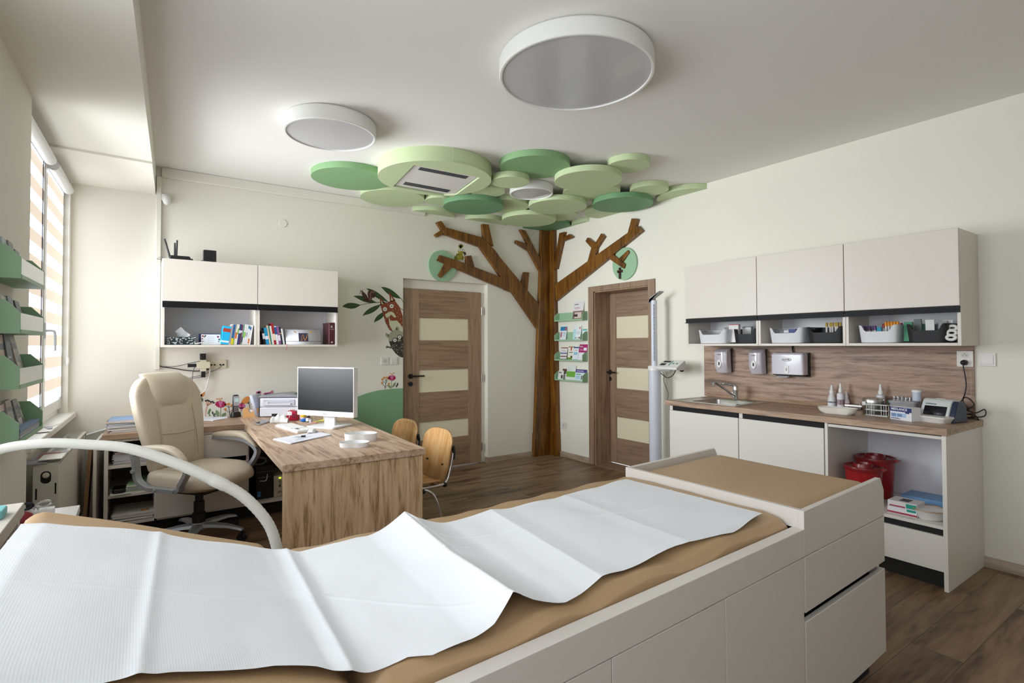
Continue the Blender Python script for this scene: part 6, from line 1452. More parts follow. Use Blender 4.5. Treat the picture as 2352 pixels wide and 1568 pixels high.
for k in range(4): z_ = gz-.022-.015*k; yv_ = -.275+.013*(z_-SZ)/(gz-SZ)-.0008; m.box(gx0+.045, gx1-.045, yv_-.0004, yv_+.0004, z_, z_+.0025, 2)
m.build('card_print', [ROSE, LEAFK, PRINT], t)
tag(M().box(gx0-.015, gx1+.0, -.245, -.232, SZ, gz+.006).box(gx1-.02, gx1+.03, -.245, -.24, SZ, gz-.014, 1).build('photo_frame', [mat('navy frame', '#2b3566', .5), mat('crimson card', '#9c2438', .5)]), 'navy frame with a crimson side behind the rose card', 'frame')
tag(M().tube([(tx1-.01, -.312, SZ+.008), (tx1+.05, -.315, SZ+.016), (tx1+.10, -.31, SZ+.006), (tx1+.16, -.305, SZ+.008), (tx1+.22, -.30, SZ+.006)], .004, 6).build('cable', WCAB), 'white cord lying in front of the rose card', 'cable')

def book(label, x, w, h, d, tilt, cols, nm='book', group='books in the cabinet over the desk', z=None, y0=-.315, bands=(), cat='book'):
    """spine to the front; x is the bottom left of the spine, tilt leans the top to +x"""
    m = M().box(0, w, 0, d, 0, h, 0).box(.0012, w-.0012, .001, d+.0005, h-.0008, h+.0003, 1)
    for a, b, mi in bands: m.box(-.0004, w+.0004, -.0006, .0008, h*a, h*b, mi)
    mx = Matrix.Translation((x, y0, (z or SZ))) @ Matrix.Rotation(R(tilt), 4, 'Y')
    m.xf(mx); lo = min(v.z for v in m.v)
    for v in m.v: v.z += (z or SZ)+.0004-lo
    return tag(m.build(nm, [mat('book '+c, c, .5) for c in cols]), label, cat, group)
# left group leans right against the divider
tl = 11
bs = [('bright cyan thick book, first of the leaning row in the left cabinet', .050, .150, ['#19b2e6', '#e9e6e0', '#b0402f', '#dfe9ee'], ((.1, .2, 3), (.68, .88, 2))),
      ('white spiral-bound booklet next to the cyan book', .012, .170, ['#dedede', '#f0f0f0', '#9a9aa0'], ((.04, .96, 2),)),
      ('blue and yellow thin book in the left row', .012, .168, ['#1e5f9a', '#eeeeea', '#d8c21c'], ((.0, .32, 2),)),
      ('grey thin book with a lime foot in the left row', .008, .170, ['#8c8f93', '#eeeeea', '#9ab83a'], ((.0, .25, 2),)),
      ('cream book with an orange stripe in the left row', .010, .171, ['#e4ddd2', '#eeeeea', '#d8703a'], ((.3, .6, 2),)),
      ('white book with a green stripe in the left row', .007, .170, ['#e9e9e6', '#eeeeea', '#7fae4a'], ((.5, .8, 2),)),
      ('navy book in the left row', .014, .172, ['#2d3a6b', '#eeeeea', '#c9cdd8'], ((.55, .7, 2),)),
      ('violet-brown thin book in the left row', .008, .168, ['#6b3550', '#eeeeea', '#d8d8d8'], ((.6, .7, 2),)),
      ('grey-green book in the left row', .010, .170, ['#7f9a94', '#eeeeea', '#4b5a63'], ((.1, .4, 2),)),
      ('lime and white book in the left row', .010, .171, ['#e6e8e4', '#eeeeea', '#8cc63f'], ((.35, .62, 2),)),
      ('white thick brochure near the right end of the left row', .014, .170, ['#dcdce2', '#eeeeea', '#a8a8b4'], ((.4, .6, 2),)),
      ('white book with a teal top in the left row', .010, .168, ['#e2e2e6', '#eeeeea', '#2c7c8c'], ((.8, .95, 2),)),
      ('white book with an orange and blue band, second from the divider', .009, .166, ['#e6e6e6', '#eeeeea', '#d07a3c', '#3a5f9a'], ((.05, .3, 2), (.75, .9, 3))),
      ('plain white book, last against the divider', .008, .164, ['#ededed', '#eeeeea'], ())]
xb = [(-3.739, 1.384)][0][0]; xe = -3.488-.03
wsum = sum(b[1]+.0012 for b in bs); kx = (xe-xb)/wsum
for i, (lab, w, h, cols, bands) in enumerate(bs):
    book(lab, xb, w*kx, h, .12, 8, cols, bands=bands, group='books leaning in the left cabinet'); xb += (w+.0012)*kx
# right group leans left against the divider
bs = [('dark book, first by the divider in the right cabinet', .016, .120, ['#191720', '#dddddd', '#e4e4ee'], ((.4, .8, 2),)),
      ('bright blue book in the right row', .022, .145, ['#2196c9', '#e6e6e2', '#e4eef4'], ((.3, .5, 2),)),
      ('peach thin book in the right row', .009, .165, ['#e5c7a4', '#eeeeea'], ()),
      ('teal thin book in the right row', .008, .162, ['#2f8474', '#eeeeea'], ()),
      ('white book beside the tall red one', .012, .162, ['#e6e2da', '#eeeeea'], ()),
      ('tallest dark red book in the right row', .016, .185, ['#a02026', '#e6e2da', '#e9d9c0'], ((.2, .5, 2),)),
      ('white and navy book in the right row', .016, .160, ['#e2e4ea', '#eeeeea', '#2f4f8c'], ((.55, .95, 2),)),
      ('mauve book with a red ribbon in the right row', .016, .162, ['#8d5a8a', '#e6e2da', '#e6dbe6'], ((.2, .5, 2),)),
      ('black-navy book with an orange dot in the right row', .011, .155, ['#1f2a38', '#e6e2da', '#d89a3a'], ((.6, .65, 2),)),
      ('white thin book, last of the right row', .012, .138, ['#e4e4e4', '#eeeeea'], ())]
xb = -3.412; kx = .90
for i, (lab, w, h, cols, bands) in enumerate(bs):
    o = book(lab, xb, w*kx*1.25, h, .12, -9, cols, bands=bands, group='books leaning in the right cabinet')
    if 'mauve' in lab: rx = xb+.04
    xb += (w+.0015)*kx*1.25
tag(M().tube([(rx+.02, -.316, SZ+.003), (rx+.018, -.353, SZ+.0), (rx+.014, -.356, SZ-.03), (rx+.008, -.356, SZ-.05)], .002, 6).build('bookmark', mat('red ribbon', '#b3222c', .6)), 'red ribbon bookmark hanging over the shelf edge', 'ribbon')
# desk calendar
q = [(-3.234, 1.536), (-2.935, 1.541)]; cx0, cx1 = q[0][0], q[1][0]
t = thing('desk_calendar', 'white spiral desk calendar with a dark evening picture', 'calendar', ((cx0+cx1)/2, -.29, SZ))
hh = .135
def cp_(u, v): return (cx0+(cx1-cx0)*u, -.325+.045*v, SZ+hh*v)
def cpn(u, v, e): a = cp_(u, v); return (a[0], a[1]-e, a[2]+e*.33)
m = M().add([cp_(0, 0), cp_(1, 0), cp_(1, 1), cp_(0, 1)], [(0, 1, 2, 3)]).add([(cx0, -.21, SZ), (cx1, -.21, SZ), cp_(1, 1), cp_(0, 1)], [(0, 1, 2, 3)]); m.build('calendar_stand', mat('calendar white', '#dcdde2', .5), t, solid=.0015)
def patch(u0, u1, v0, v1, mt, nm, lab=None, e=.0014):
    o_ = M().add([cpn(u0, v0, e), cpn(u1, v0, e), cpn(u1, v1, e), cpn(u0, v1, e)], [(0, 1, 2, 3)]).build(nm, mt, t)
    return note(o_, lab) if lab else o_
patch(0, 1, .19, .215, mat('calendar navy', '#2a3047', .5), 'base_stripe', 'navy base stripe'); pic = patch(.365, .64, .22, .76, mat('evening sky print', '#3b3350', .5), 'picture', 'dark evening picture')
m = M(); GOLD = mat('gold light print', '#d9962f', .5)
for pts_ in ([(.42, .24), (.47, .6), (.49, .66), (.51, .6), (.53, .25)], [(.54, .25), (.6, .55), (.62, .7), (.63, .6)], [(.45, .24), (.5, .45), (.56, .3), (.61, .5)]): m.ring([cpn(u, v, .002) for u, v in pts_], .0012, 5)
m.build('light_lines', GOLD, pic)
m = M()
for s_ in (0, 1):
    for k in range(7): m.add([cpn(.04+.62*s_, .68-.065*k, .0014), cpn(.05+.62*s_, .68-.065*k, .0014), cpn(.05+.62*s_, .71-.065*k, .0014), cpn(.04+.62*s_, .71-.065*k, .0014)], [(0, 1, 2, 3)])
m.build('day_numbers', INK, t); m = M()
for s_ in (0, 1):
    for k in range(7): m.add([cpn(.10+.62*s_, .69-.065*k, .0014), cpn(.22+.62*s_, .69-.065*k, .0014), cpn(.22+.62*s_, .698-.065*k, .0014), cpn(.10+.62*s_, .698-.065*k, .0014)], [(0, 1, 2, 3)])
m.text('FEBRUAR - FEBRUARY', .0085, cpn(.36, .82, .0014), (1, 0, 0), (0, .3, .95), .0004); m.build('day_lines', PRINT, t)
m = M().add([cpn(.22, .88, .0016), cpn(.29, .77, .0016), cpn(.31, .80, .0016), cpn(.27, .88, .0016)], [(0, 1, 2, 3)]).add([cpn(.78, .88, .0016), cpn(.71, .77, .0016), cpn(.69, .80, .0016), cpn(.73, .88, .0016)], [(0, 1, 2, 3)]); m.build('corner_ornament', GOLD, t)
m = M()
for k in range(30): u = .03+.94*k/29; c_ = cp_(u, 1); m.ring([(c_[0], c_[1]+.006*math.cos(a), c_[2]+.006*math.sin(a)) for a in [2*math.pi*i/8 for i in range(8)]], .0009, 4, closed=True)
m.build('spiral_binding', STEEL, t)
# binder
q = [(-2.902, 1.382), (-2.812, 1.382)]
t = thing('binder', 'dark red binder at the right end of the cabinet over the desk', 'binder', (-2.83, -.25, SZ))
x1 = q[1][0]; x0 = x1-.052
M().rrect(x0, x1, SZ, SZ+.20, .004, 'y', -.325, -.12).build('binder_cover', mat('dark red leather', '#4a1a22', .35), t, bevel=.003)
m = M().text('R', .03, (x0+.014, -.3265, SZ+.152), (1, 0, 0), (0, 0, 1), .0006, bold=True).box(x0+.008, x1-.008, -.3265, -.3252, SZ+.138, SZ+.1405).disc((x0+x1)/2, SZ+.02, .007, 'y', -.3265, -.3252)
note(m.build('lettering', mat('silver print', '#cfc8c4', .4), t), 'silver spine lettering')
# router and modem on top of the cabinet
q = [(-4.103, 2.086), (-3.974, 2.097)]; z = 2.054
t = thing('wifi_router', 'flat black router with four aerials on the cabinet next to the window', 'router', ((q[0][0]+q[1][0])/2, -.22, z))
M().prism([(q[0][0], z), (q[1][0]+.03, z), (q[1][0]+.01, z+.035), (q[0][0]+.01, z+.035)], 'y', -.30, -.14).build('router_body', BLACK, t, bevel=.004)
for dx, y_, tx_ in ((.004, -.29, -.035), (.012, -.15, -.03), (.045, -.14, 0), (.05, -.28, .004)): M().ring([(q[0][0]+dx, y_, z+.03), (q[0][0]+dx+tx_, y_, z+.16)], [.007, .006], 8).build('aerial', BLACK, t)
q = [(-3.864, 2.105), (-3.769, 2.113)]
t = thing('modem', 'upright black modem box with a blue light on the cabinet over the desk', 'modem', ((q[0][0]+q[1][0])/2, -.22, z))
M().rrect(q[0][0], q[1][0], z, z+.108, .008, 'y', -.25, -.205).build('modem_case', BLACK, t, bevel=.003); note(M().box((q[0][0]+q[1][0])/2, (q[0][0]+q[1][0])/2+.01, -.2515, -.249, z+.004, z+.012).build('indicator_light', mat('blue indicator', '#3a6cff', .4, emit=('#4a7cff', 2)), t), 'blue light')
q = [(-3.974, 2.112), (-3.928, 2.102), (-3.863, 2.108), (-4.153, 2.088), (-4.176, 2.072)]
tag(M().tube([(q[0][0]+.03, -.2, z+.02), (q[1][0], -.22, z+.012), (q[1][0]+.03, -.19, z+.018), (q[2][0]+.0, -.2, z+.012)], .004, 6).tube([(q[0][0]+.03, -.23, z+.025), (q[1][0]+.01, -.2, z+.008), (q[2][0], -.22, z+.02)], .004, 6).build('cable', BLACK), 'black leads between the router and the modem', 'cable')
tag(M().tube([(-4.12, -.25, z+.008), (-4.16, -.27, z+.016), (-4.185, -.26, z+.002), (-4.17, -.22, z+.006), (-4.13, -.2, z+.01)], .003, 6).build('cable', mat('grey cable', '#8d8d8c')), 'grey lead curled at the window end of the cabinet top', 'cable')


# ================================================================== wall mural and stickers on the back wall
def leafshape(a, b, w, n=14):
    a, b = Vector(a), Vector(b); d = b-a; nrm = Vector((-d.y, d.x)).normalized()
    up_ = [a+d*(i/n)+nrm*(w*math.sin(math.pi*(i/n)**.8)) for i in range(n+1)]; dn = [a+d*(i/n)-nrm*(w*math.sin(math.pi*(i/n)**1.1)) for i in range(n, -1, -1)]
    return [tuple(p) for p in up_+dn[1:-1]]
def stk(m, pts, lay=0, mi=0): return m.prism(pts, 'y', -.0002-.0012*lay, -.0012-.0012*lay, mi)
def dot(m, c, r, lay=0, mi=0, rb=None, n=24): return m.disc(c[0], c[1], r, 'y', -.0002-.0012*lay, -.0012-.0012*lay, mi, n=n, rb=rb)
def line(m, a, b, w, lay=0, mi=0):
    a, b = Vector(a), Vector(b); d = (b-a).normalized(); nn_ = Vector((-d.y, d.x))*w/2
    return stk(m, [tuple(a+nn_), tuple(b+nn_), tuple(b-nn_), tuple(a-nn_)], lay, mi)
def curve2(m, pts, w, lay=0, mi=0):
    sp_ = spline([(p[0], 0, p[1]) for p in pts], 5)
    for a, b in zip(sp_, sp_[1:]): line(m, (a.x, a.z), (b.x, b.z), w, lay, mi)
# hill
hl = [(-1.986, 0.917), (-2.125, 0.917), (-2.266, 0.909), (-2.381, 0.888), (-2.493, 0.855), (-2.624, 0.802), (-2.709, 0.761)]
hill = [hl[0]]+hl[1:]; xr = DAX0-.001
m = M(); stk(m, [(xr, hl[0][1])]+hl[1:]+[(hl[-1][0]-.06, .752), (-2.757, .752), (-2.757, .0), (xr, .0)], 0)
tag(m.build('mural_hill', G_HILL), 'green rounded hill painted on the wall beside the door', 'mural')
LEAFD = mat('leaf print deep', '#2f4a26', .6); LEAFM = mat('leaf print mid', '#4b6a33', .6); FOXO = mat('fox print', '#8a4322', .6); CREAMP = mat('cream print', '#d3d3b4', .6)
WHP = mat('white print', '#eeeee6', .6); BLKP = mat('black print', '#1d1d1c', .6); BRN = mat('squirrel brown', '#4a2a22', .6); BRN2 = mat('squirrel pale brown', '#8c6056', .6); RACC = mat('raccoon grey', '#a5a78e', .6); RACD = mat('raccoon dark', '#33332a', .6)
# pixel-free wall coordinates, measured on the wall plane
lf = [("786,704 829,700", .030, 'long leaf farthest from the door, below the squirrel'), ("812,680 866,695", .026, 'leaf the squirrel sits on'), ("833,725 874,700", .026, 'leaf hanging below the squirrel leaf'), ("859,740 884,716", .024, 'lowest leaf of the spray'), ("841,662 893,694", .026, 'leaf behind the squirrel tail'), ("875,659 924,687", .030, 'uppermost leaf of the spray, reaching the door')]
LP = [[(-2.644, 1.754), (-2.455, 1.779)], [(-2.531, 1.863), (-2.286, 1.808)], [(-2.437, 1.669), (-2.24, 1.796)], [(-2.318, 1.605), (-2.192, 1.726)], [(-2.401, 1.949), (-2.159, 1.818)], [(-2.245, 1.972), (-2.019, 1.861)]]
for (s_, w, lab), (a, b) in zip(lf, LP):
    t = tag(stk(M(), leafshape(a, b, w), 0).build('leaf_sticker', LEAFD), 'dark green '+lab, 'wall sticker', 'leaf stickers by the door')
    m = M(); line(m, a, b, .004, 1); note(m.build('leaf_vein', LEAFM, t), 'paler mid vein')
m = M(); q = [(-2.455, 1.779), (-2.36, 1.8), (-2.221, 1.815), (-2.102, 1.793), (-1.999, 1.742)]; curve2(m, q, .006, 0); q = [(-2.019, 1.861), (-1.994, 1.816)]; curve2(m, q, .006, 0)
tag(m.build('twig_sticker', LEAFM), 'thin printed twig joining the leaf stickers', 'wall sticker')
def anim(name, label, base): return thing(name, label, 'wall sticker', (base[0], 0, base[1]))
q = [(-2.369, 1.826)][0]
t = anim('squirrel_sticker', 'small brown squirrel sticker on the leaf spray', q)
P = [(-2.414, 1.816), (-2.433, 1.859), (-2.446, 1.885), (-2.455, 1.902), (-2.469, 1.892), (-2.478, 1.883), (-2.469, 1.897), (-2.455, 1.915), (-2.437, 1.916), (-2.415, 1.9), (-2.392, 1.874), (-2.378, 1.835), (-2.369, 1.813)]; stk(M(), P, 1).build('body', BRN, t)
P = [(-2.383, 1.813), (-2.378, 1.853), (-2.387, 1.888), (-2.383, 1.919), (-2.356, 1.934), (-2.323, 1.931), (-2.305, 1.91), (-2.3, 1.874), (-2.323, 1.855), (-2.337, 1.859), (-2.346, 1.836), (-2.342, 1.819)]; stk(M(), P, 2).build('tail', BRN, t)
m = M(); curve2(m, [(-2.369, 1.826), (-2.355, 1.863), (-2.36, 1.894), (-2.342, 1.917), (-2.314, 1.914)], .012, 3); note(m.build('tail_stripe', BRN2, t), 'paler tail stripe')
m = M(); line(m, [(-2.455, 1.915)][0], [(-2.46, 1.928)][0], .007, 2); line(m, [(-2.442, 1.916)][0], [(-2.442, 1.929)][0], .007, 2); m.build('ear', BRN, t)
m = M(); e = [(-2.451, 1.902)][0]; dot(m, e, .007, 2, 0); dot(m, e, .003, 3, 1); m.build('eye', [WHP, BLKP], t)
q = [(-2.102, 1.793)][0]
t = anim('fox_sticker', 'rust-red fox sticker with round white eyes hanging head-up beside the door', q)
P = [(-2.254, 1.8), (-2.225, 1.698), (-2.192, 1.599), (-2.154, 1.532), (-2.116, 1.51), (-2.004, 1.511), (-2.004, 1.677), (-2.039, 1.772), (-2.102, 1.848), (-2.131, 1.837), (-2.188, 1.807), (-2.221, 1.82)]; stk(M(), P, 1).build('body', FOXO, t)
for P in ([(-2.249, 1.791), (-2.263, 1.872), (-2.202, 1.807)], [(-2.145, 1.823), (-2.159, 1.931), (-2.087, 1.839)]): stk(M(), P, 1).build('ear', FOXO, t)
m = M(); stk(m, [(-2.24, 1.796), (-2.244, 1.832), (-2.216, 1.797)], 2); stk(m, [(-2.135, 1.837), (-2.135, 1.883), (-2.111, 1.838)], 2); note(m.build('ear_lining', CREAMP, t), 'cream ear lining')
P = [(-2.202, 1.689), (-2.159, 1.718), (-2.13, 1.723), (-2.102, 1.706), (-2.077, 1.666), (-2.101, 1.66), (-2.13, 1.687), (-2.149, 1.668), (-2.145, 1.627), (-2.068, 1.629), (-2.004, 1.557), (-2.004, 1.502), (-2.106, 1.501), (-2.149, 1.573), (-2.173, 1.631)]; note(stk(M(), P, 2).build('chest', CREAMP, t), 'cream muzzle and chest')
for e in [(-2.202, 1.744), (-2.13, 1.778)]:
    m = M(); dot(m, e, .021, 3, 0); dot(m, e, .007, 4, 1); note(m.build('eye', [WHP, BLKP], t), 'round white eye')
m = M(); rnd = random.Random(2)
FD = [(-2.116, 1.733), (-2.087, 1.748), (-2.068, 1.712), (-2.038, 1.694), (-2.058, 1.671), (-2.029, 1.649), (-2.019, 1.603), (-2.053, 1.74), (-2.102, 1.793), (-2.033, 1.593), (-2.014, 1.557), (-2.169, 1.79), (-2.202, 1.64), (-2.178, 1.581), (-2.149, 1.546)]
for e in FD: line(m, (e[0]-.002, e[1]+.006), (e[0]+.002, e[1]-.006), .003, 3)
m.build('fur_flecks', CREAMP, t)
m = M(); stk(m, [(-2.159, 1.663), (-2.135, 1.691), (-2.125, 1.655), (-2.097, 1.642), (-2.082, 1.652), (-2.111, 1.624), (-2.145, 1.632)], 3); stk(m, [(-2.183, 1.649), (-2.164, 1.668), (-2.154, 1.586), (-2.173, 1.604)], 3); m.build('paw', FOXO, t)
q = [(-2.067, 1.382)][0]
t = anim('raccoon_sticker', 'grey raccoon sticker with a dark spotted body waving beside the door', q)
P = [(-2.158, 1.414), (-2.135, 1.35), (-2.086, 1.286), (-2.038, 1.249), (-2.001, 1.239), (-2.001, 1.483), (-2.077, 1.451)]; stk(M(), P, 2).build('body', RACD, t)
P = [(-2.158, 1.409), (-2.163, 1.455), (-2.144, 1.5), (-2.106, 1.528), (-2.058, 1.533), (-2.001, 1.506), (-2.001, 1.465), (-2.038, 1.446), (-2.082, 1.446), (-2.12, 1.414)]; note(stk(M(), P, 4).build('head', RACC, t), 'grey-green head')
for P, Q in (([(-2.154, 1.482), (-2.197, 1.5), (-2.194, 1.468), (-2.159, 1.441)], [(-2.159, 1.468), (-2.182, 1.486), (-2.163, 1.459)]), ([(-2.096, 1.528), (-2.077, 1.57), (-2.048, 1.561), (-2.043, 1.524)], [(-2.082, 1.531), (-2.072, 1.556), (-2.063, 1.531)])):
    e = stk(M(), P, 3).build('ear', RACC, t); stk(M(), Q, 5).build('ear_lining', BLKP, e)
for e in [(-2.094, 1.423), (-2.043, 1.455)]:
    m = M(); dot(m, e, .026, 5, 1); dot(m, e, .019, 6, 0); dot(m, e, .006, 7, 1); note(m.build('eye', [WHP, BLKP], t), 'white eye in a black mask')
e = [(-2.043, 1.414)][0]; m = M(); dot(m, (e[0]-.004, e[1]+.006), .018, 6, 0, rb=.013); dot(m, e, .006, 7, 1); m.build('muzzle', [RACC, BLKP], t)
m = M(); q = [(-2.135, 1.341), (-2.158, 1.351), (-2.177, 1.351)]; curve2(m, q, .012, 2)
for s_ in [(-2.192, 1.364), (-2.194, 1.351), (-2.187, 1.337), (-2.177, 1.369)]: line(m, q[2], s_, .004, 2)
m.build('arm', RACD, t)
m = M(); rnd = random.Random(8); A_, B_ = [(-2.125, 1.382)][0], [(-2.004, 1.258)][0]
for k in range(60):
    u, v = rnd.random(), rnd.random()
    if v > u+.25: continue
    dot(m, (A_[0]+(B_[0]-A_[0])*u, A_[1]+(B_[1]-A_[1])*v), .0028, 3, n=8)
note(m.build('fur_spots', CREAMP, t), 'cream spots')
# parrot sticker above the bough
q = [(-1.303, 2.394)][0]
t = anim('bird_sticker', 'yellow-green bird sticker sitting on the bough above the door', q)
YG = mat('bird yellow', '#a3962c', .6); YG2 = mat('bird olive', '#7c7a22', .6)
m = M(); e = [(-1.303, 2.434)][0]; dot(m, e, .036, 1, rb=.040); stk(m, [(-1.326, 2.397), (-1.343, 2.366), (-1.365, 2.344), (-1.348, 2.326), (-1.303, 2.34), (-1.275, 2.332), (-1.269, 2.372), (-1.281, 2.401)], 1); m.build('body', YG, t)
m = M()
for s_ in [(-1.337, 2.5), (-1.32, 2.516), (-1.303, 2.523), (-1.286, 2.52), (-1.269, 2.507)]: stk(m, leafshape([(-1.303, 2.469)][0], s_, .010), 1)
m.build('crest', YG2, t)
for a, b in (([(-1.348, 2.385), (-1.387, 2.342)]), ([(-1.36, 2.354), (-1.376, 2.318)]), ([(-1.275, 2.387), (-1.286, 2.331)]), ([(-1.32, 2.407), (-1.365, 2.379)])): stk(M(), leafshape(a, b, .014), 2).build('wing', YG2, t)
for e in [(-1.317, 2.447), (-1.281, 2.453)]:
    m = M(); dot(m, e, .017, 3, 0); dot(m, e, .006, 4, 1); note(m.build('eye', [WHP, BLKP], t), 'round white eye')
note(stk(M(), [(-1.275, 2.427), (-1.247, 2.434), (-1.235, 2.411), (-1.252, 2.384), (-1.264, 2.408)], 3).build('beak', BRN, t), 'brown hooked beak')
m = M(); a, b = [(-1.332, 2.337), (-1.332, 2.312)]; line(m, a, b, .004, 1); a, b = [(-1.309, 2.339), (-1.309, 2.309)]; line(m, a, b, .004, 1); m.build('legs', RACC, t)

# flower stickers
MAGN = mat('petal magenta', '#b21e52', .6); PINK = mat('petal pink', '#cf6f9c', .6); ORG = mat('petal orange', '#dd8f45', .6); STEM = mat('stem green', '#7f9a6f', .6); STEMD = mat('stem dark', '#3c4a40', .6); SALM = mat('salmon line', '#d98a72', .6); PALEP = mat('pale blush print', '#dfd5d2', .7)
def flower(name, label, base): return thing(name, label, 'wall sticker', (base[0], 0, base[1]), 0, 'flower stickers on the back wall')
# orange lily by the chair
t = flower('flower_sticker', 'orange lily sticker half hidden by the office chair', [(-3.855, 0.769)][0])
c = [(-3.872, 0.927)][0]
for tip in [(-3.879, 1.001), (-3.908, 0.988), (-3.824, 0.976), (-3.85, 0.966), (-3.901, 0.947)]: stk(M(), leafshape(c, tip, .020), 1).build('petal', ORG, t)
m = M(); e = [(-3.861, 0.907)][0]; dot(m, e, .026, 2, rb=.022); note(m.build('flower_base', mat('calyx green', '#4f6b40', .6), t), 'green calyx'); m = M(); curve2(m, [(-3.859, 0.9), (-3.849, 0.843), (-3.844, 0.757)], .006, 1); m.build('stem', STEMD, t)
for a, b in ([(-3.862, 0.811), (-3.842, 0.813)], [(-3.862, 0.781), (-3.842, 0.787)]): stk(M(), leafshape(a, b, .008), 1).build('leaf', STEMD, t)
# red umbel
t = flower('flower_sticker', 'umbel sticker with dark dots on salmon stalks', [(-3.816, 0.762)][0])
m = M(); c = [(-3.804, 0.855)][0]; curve2(m, [(-3.816, 0.762), (-3.813, 0.815), (-3.804, 0.855)], .004, 1)
for tip in [(-3.815, 0.893), (-3.802, 0.896), (-3.791, 0.892), (-3.777, 0.883), (-3.764, 0.884), (-3.754, 0.876)]: curve2(m, [c, ((c[0]+tip[0])/2, c[1]+.012), tip], .003, 1)
m.build('stalks', SALM, t); m = M()
for tip in [(-3.815, 0.897), (-3.802, 0.9), (-3.791, 0.894), (-3.777, 0.885), (-3.764, 0.886), (-3.754, 0.876)]: dot(m, tip, .007, 2, n=12)
note(m.build('buds', BLKP, t), 'black dots')
def sprig(label, base, tip, pairs, colr, w):
    t = flower('sprig_sticker', label, base); m = M(); line(m, base, tip, .003, 1); m.build('stem', colr, t)
    for a, b in pairs: stk(M(), leafshape(a, b, w), 1).build('leaf', colr, t)
b_ = [(-3.79, 0.76), (-3.784, 0.831), (-3.79, 0.779), (-3.8, 0.802), (-3.79, 0.794), (-3.78, 0.827), (-3.786, 0.764), (-3.78, 0.775), (-3.796, 0.783), (-3.803, 0.795)]; sprig('green leafy sprig sticker left of the big red poppy', b_[0], b_[1], [(b_[2], b_[3]), (b_[4], b_[5]), (b_[6], b_[7])], STEM, .010)
b_ = [(-3.753, 0.754), (-3.764, 0.8), (-3.757, 0.773), (-3.767, 0.804), (-3.753, 0.761), (-3.744, 0.787), (-3.753, 0.754), (-3.74, 0.76)]; sprig('small black sprig sticker left of the big red poppy', b_[0], b_[1], [(b_[2], b_[3]), (b_[4], b_[5]), (b_[6], b_[7])], STEMD, .006)
def poppy(label, outer, inner, stamens, leaves, stem, ls):
    t = flower('flower_sticker', label, stem[0])
    stk(M(), outer, 1).build('petals', MAGN, t)
    note(stk(M(), inner, 2).build('inner_petal', PINK, t), 'pink inner petal')
    m = M(); c_ = inner[0]
    for s_ in stamens: line(m, ((inner[0][0]+inner[3][0])/2, inner[1][1]), s_, .0025, 0)
    for s_ in stamens: dot(m, s_, .006*ls, 1, n=10)
    note(m.build('stamens', ORG, t), 'orange stamens')
    m = M(); line(m, stem[0], stem[1], .005, 0); m.build('stem', STEM, t)
    for a, b in leaves: stk(M(), leafshape(a, b, .014*ls), 1).build('leaf', STEM, t)
    return t
q = [(-3.703, 0.75), (-3.7, 0.829), (-3.717, 0.751), (-3.737, 0.813), (-3.693, 0.749), (-3.66, 0.784)]
poppy('big crimson poppy sticker on the wall behind the cordless phone', [(-3.745, 0.857), (-3.738, 0.879), (-3.721, 0.889), (-3.702, 0.883), (-3.684, 0.887), (-3.667, 0.875), (-3.659, 0.851), (-3.677, 0.835), (-3.702, 0.827), (-3.727, 0.839)], [(-3.721, 0.886), (-3.711, 0.891), (-3.694, 0.89), (-3.684, 0.883), (-3.699, 0.833), (-3.705, 0.833)], [(-3.731, 0.907), (-3.711, 0.908), (-3.694, 0.91)], [(q[2], q[3]), (q[4], q[5])], (q[0], q[1]), 1)
q = [(-2.129, 0.924), (-2.127, 1.006), (-2.134, 0.924), (-2.167, 0.958), (-2.119, 0.928), (-2.086, 0.986)]
poppy('crimson poppy sticker on top of the green hill', [(-2.167, 1.03), (-2.16, 1.048), (-2.144, 1.056), (-2.124, 1.051), (-2.105, 1.055), (-2.088, 1.045), (-2.081, 1.027), (-2.098, 1.009), (-2.124, 1.001), (-2.151, 1.011)], [(-2.144, 1.052), (-2.132, 1.058), (-2.117, 1.057), (-2.105, 1.05), (-2.121, 1.005), (-2.128, 1.006)], [(-2.144, 1.079), (-2.125, 1.076), (-2.101, 1.082)], [(q[2], q[3]), (q[4], q[5])], (q[0], q[1]), .8)
def berry(label, stem, twigs):
    t = flower('sprig_sticker', label, stem[0]); m = M(); line(m, stem[0], stem[1], .004, 0)
    for a, b in twigs: line(m, a, b, .003, 0)
    m.build('stem', STEMD, t); m = M()
    for a, b in twigs+[(stem[0], stem[1])]: stk(m, [(b[0]-.013, b[1]+.006), (b[0], b[1]+.018), (b[0]+.014, b[1]+.008), (b[0], b[1]-.01)], 1)
    note(m.build('berries', ORG, t), 'orange buds')
q = [(-3.629, 0.752), (-3.64, 0.852), (-3.629, 0.778), (-3.666, 0.808), (-3.636, 0.821), (-3.662, 0.849), (-3.633, 0.828), (-3.615, 0.837), (-3.632, 0.79), (-3.608, 0.796)]; berry('orange bud sprig sticker between poppy and phone', (q[0], q[1]), [(q[2], q[3]), (q[4], q[5]), (q[6], q[7]), (q[8], q[9])])
q = [(-2.2, 0.919), (-2.182, 1.03), (-2.196, 0.936), (-2.233, 0.979), (-2.191, 0.968), (-2.229, 1.014), (-2.186, 0.995), (-2.21, 1.031), (-2.186, 0.981), (-2.163, 1.021), (-2.196, 0.932), (-2.158, 0.966)]; berry('orange bud sprig sticker on the hill left of the poppy', (q[0], q[1]), [(q[2], q[3]), (q[4], q[5]), (q[6], q[7]), (q[8], q[9]), (q[10], q[11])])
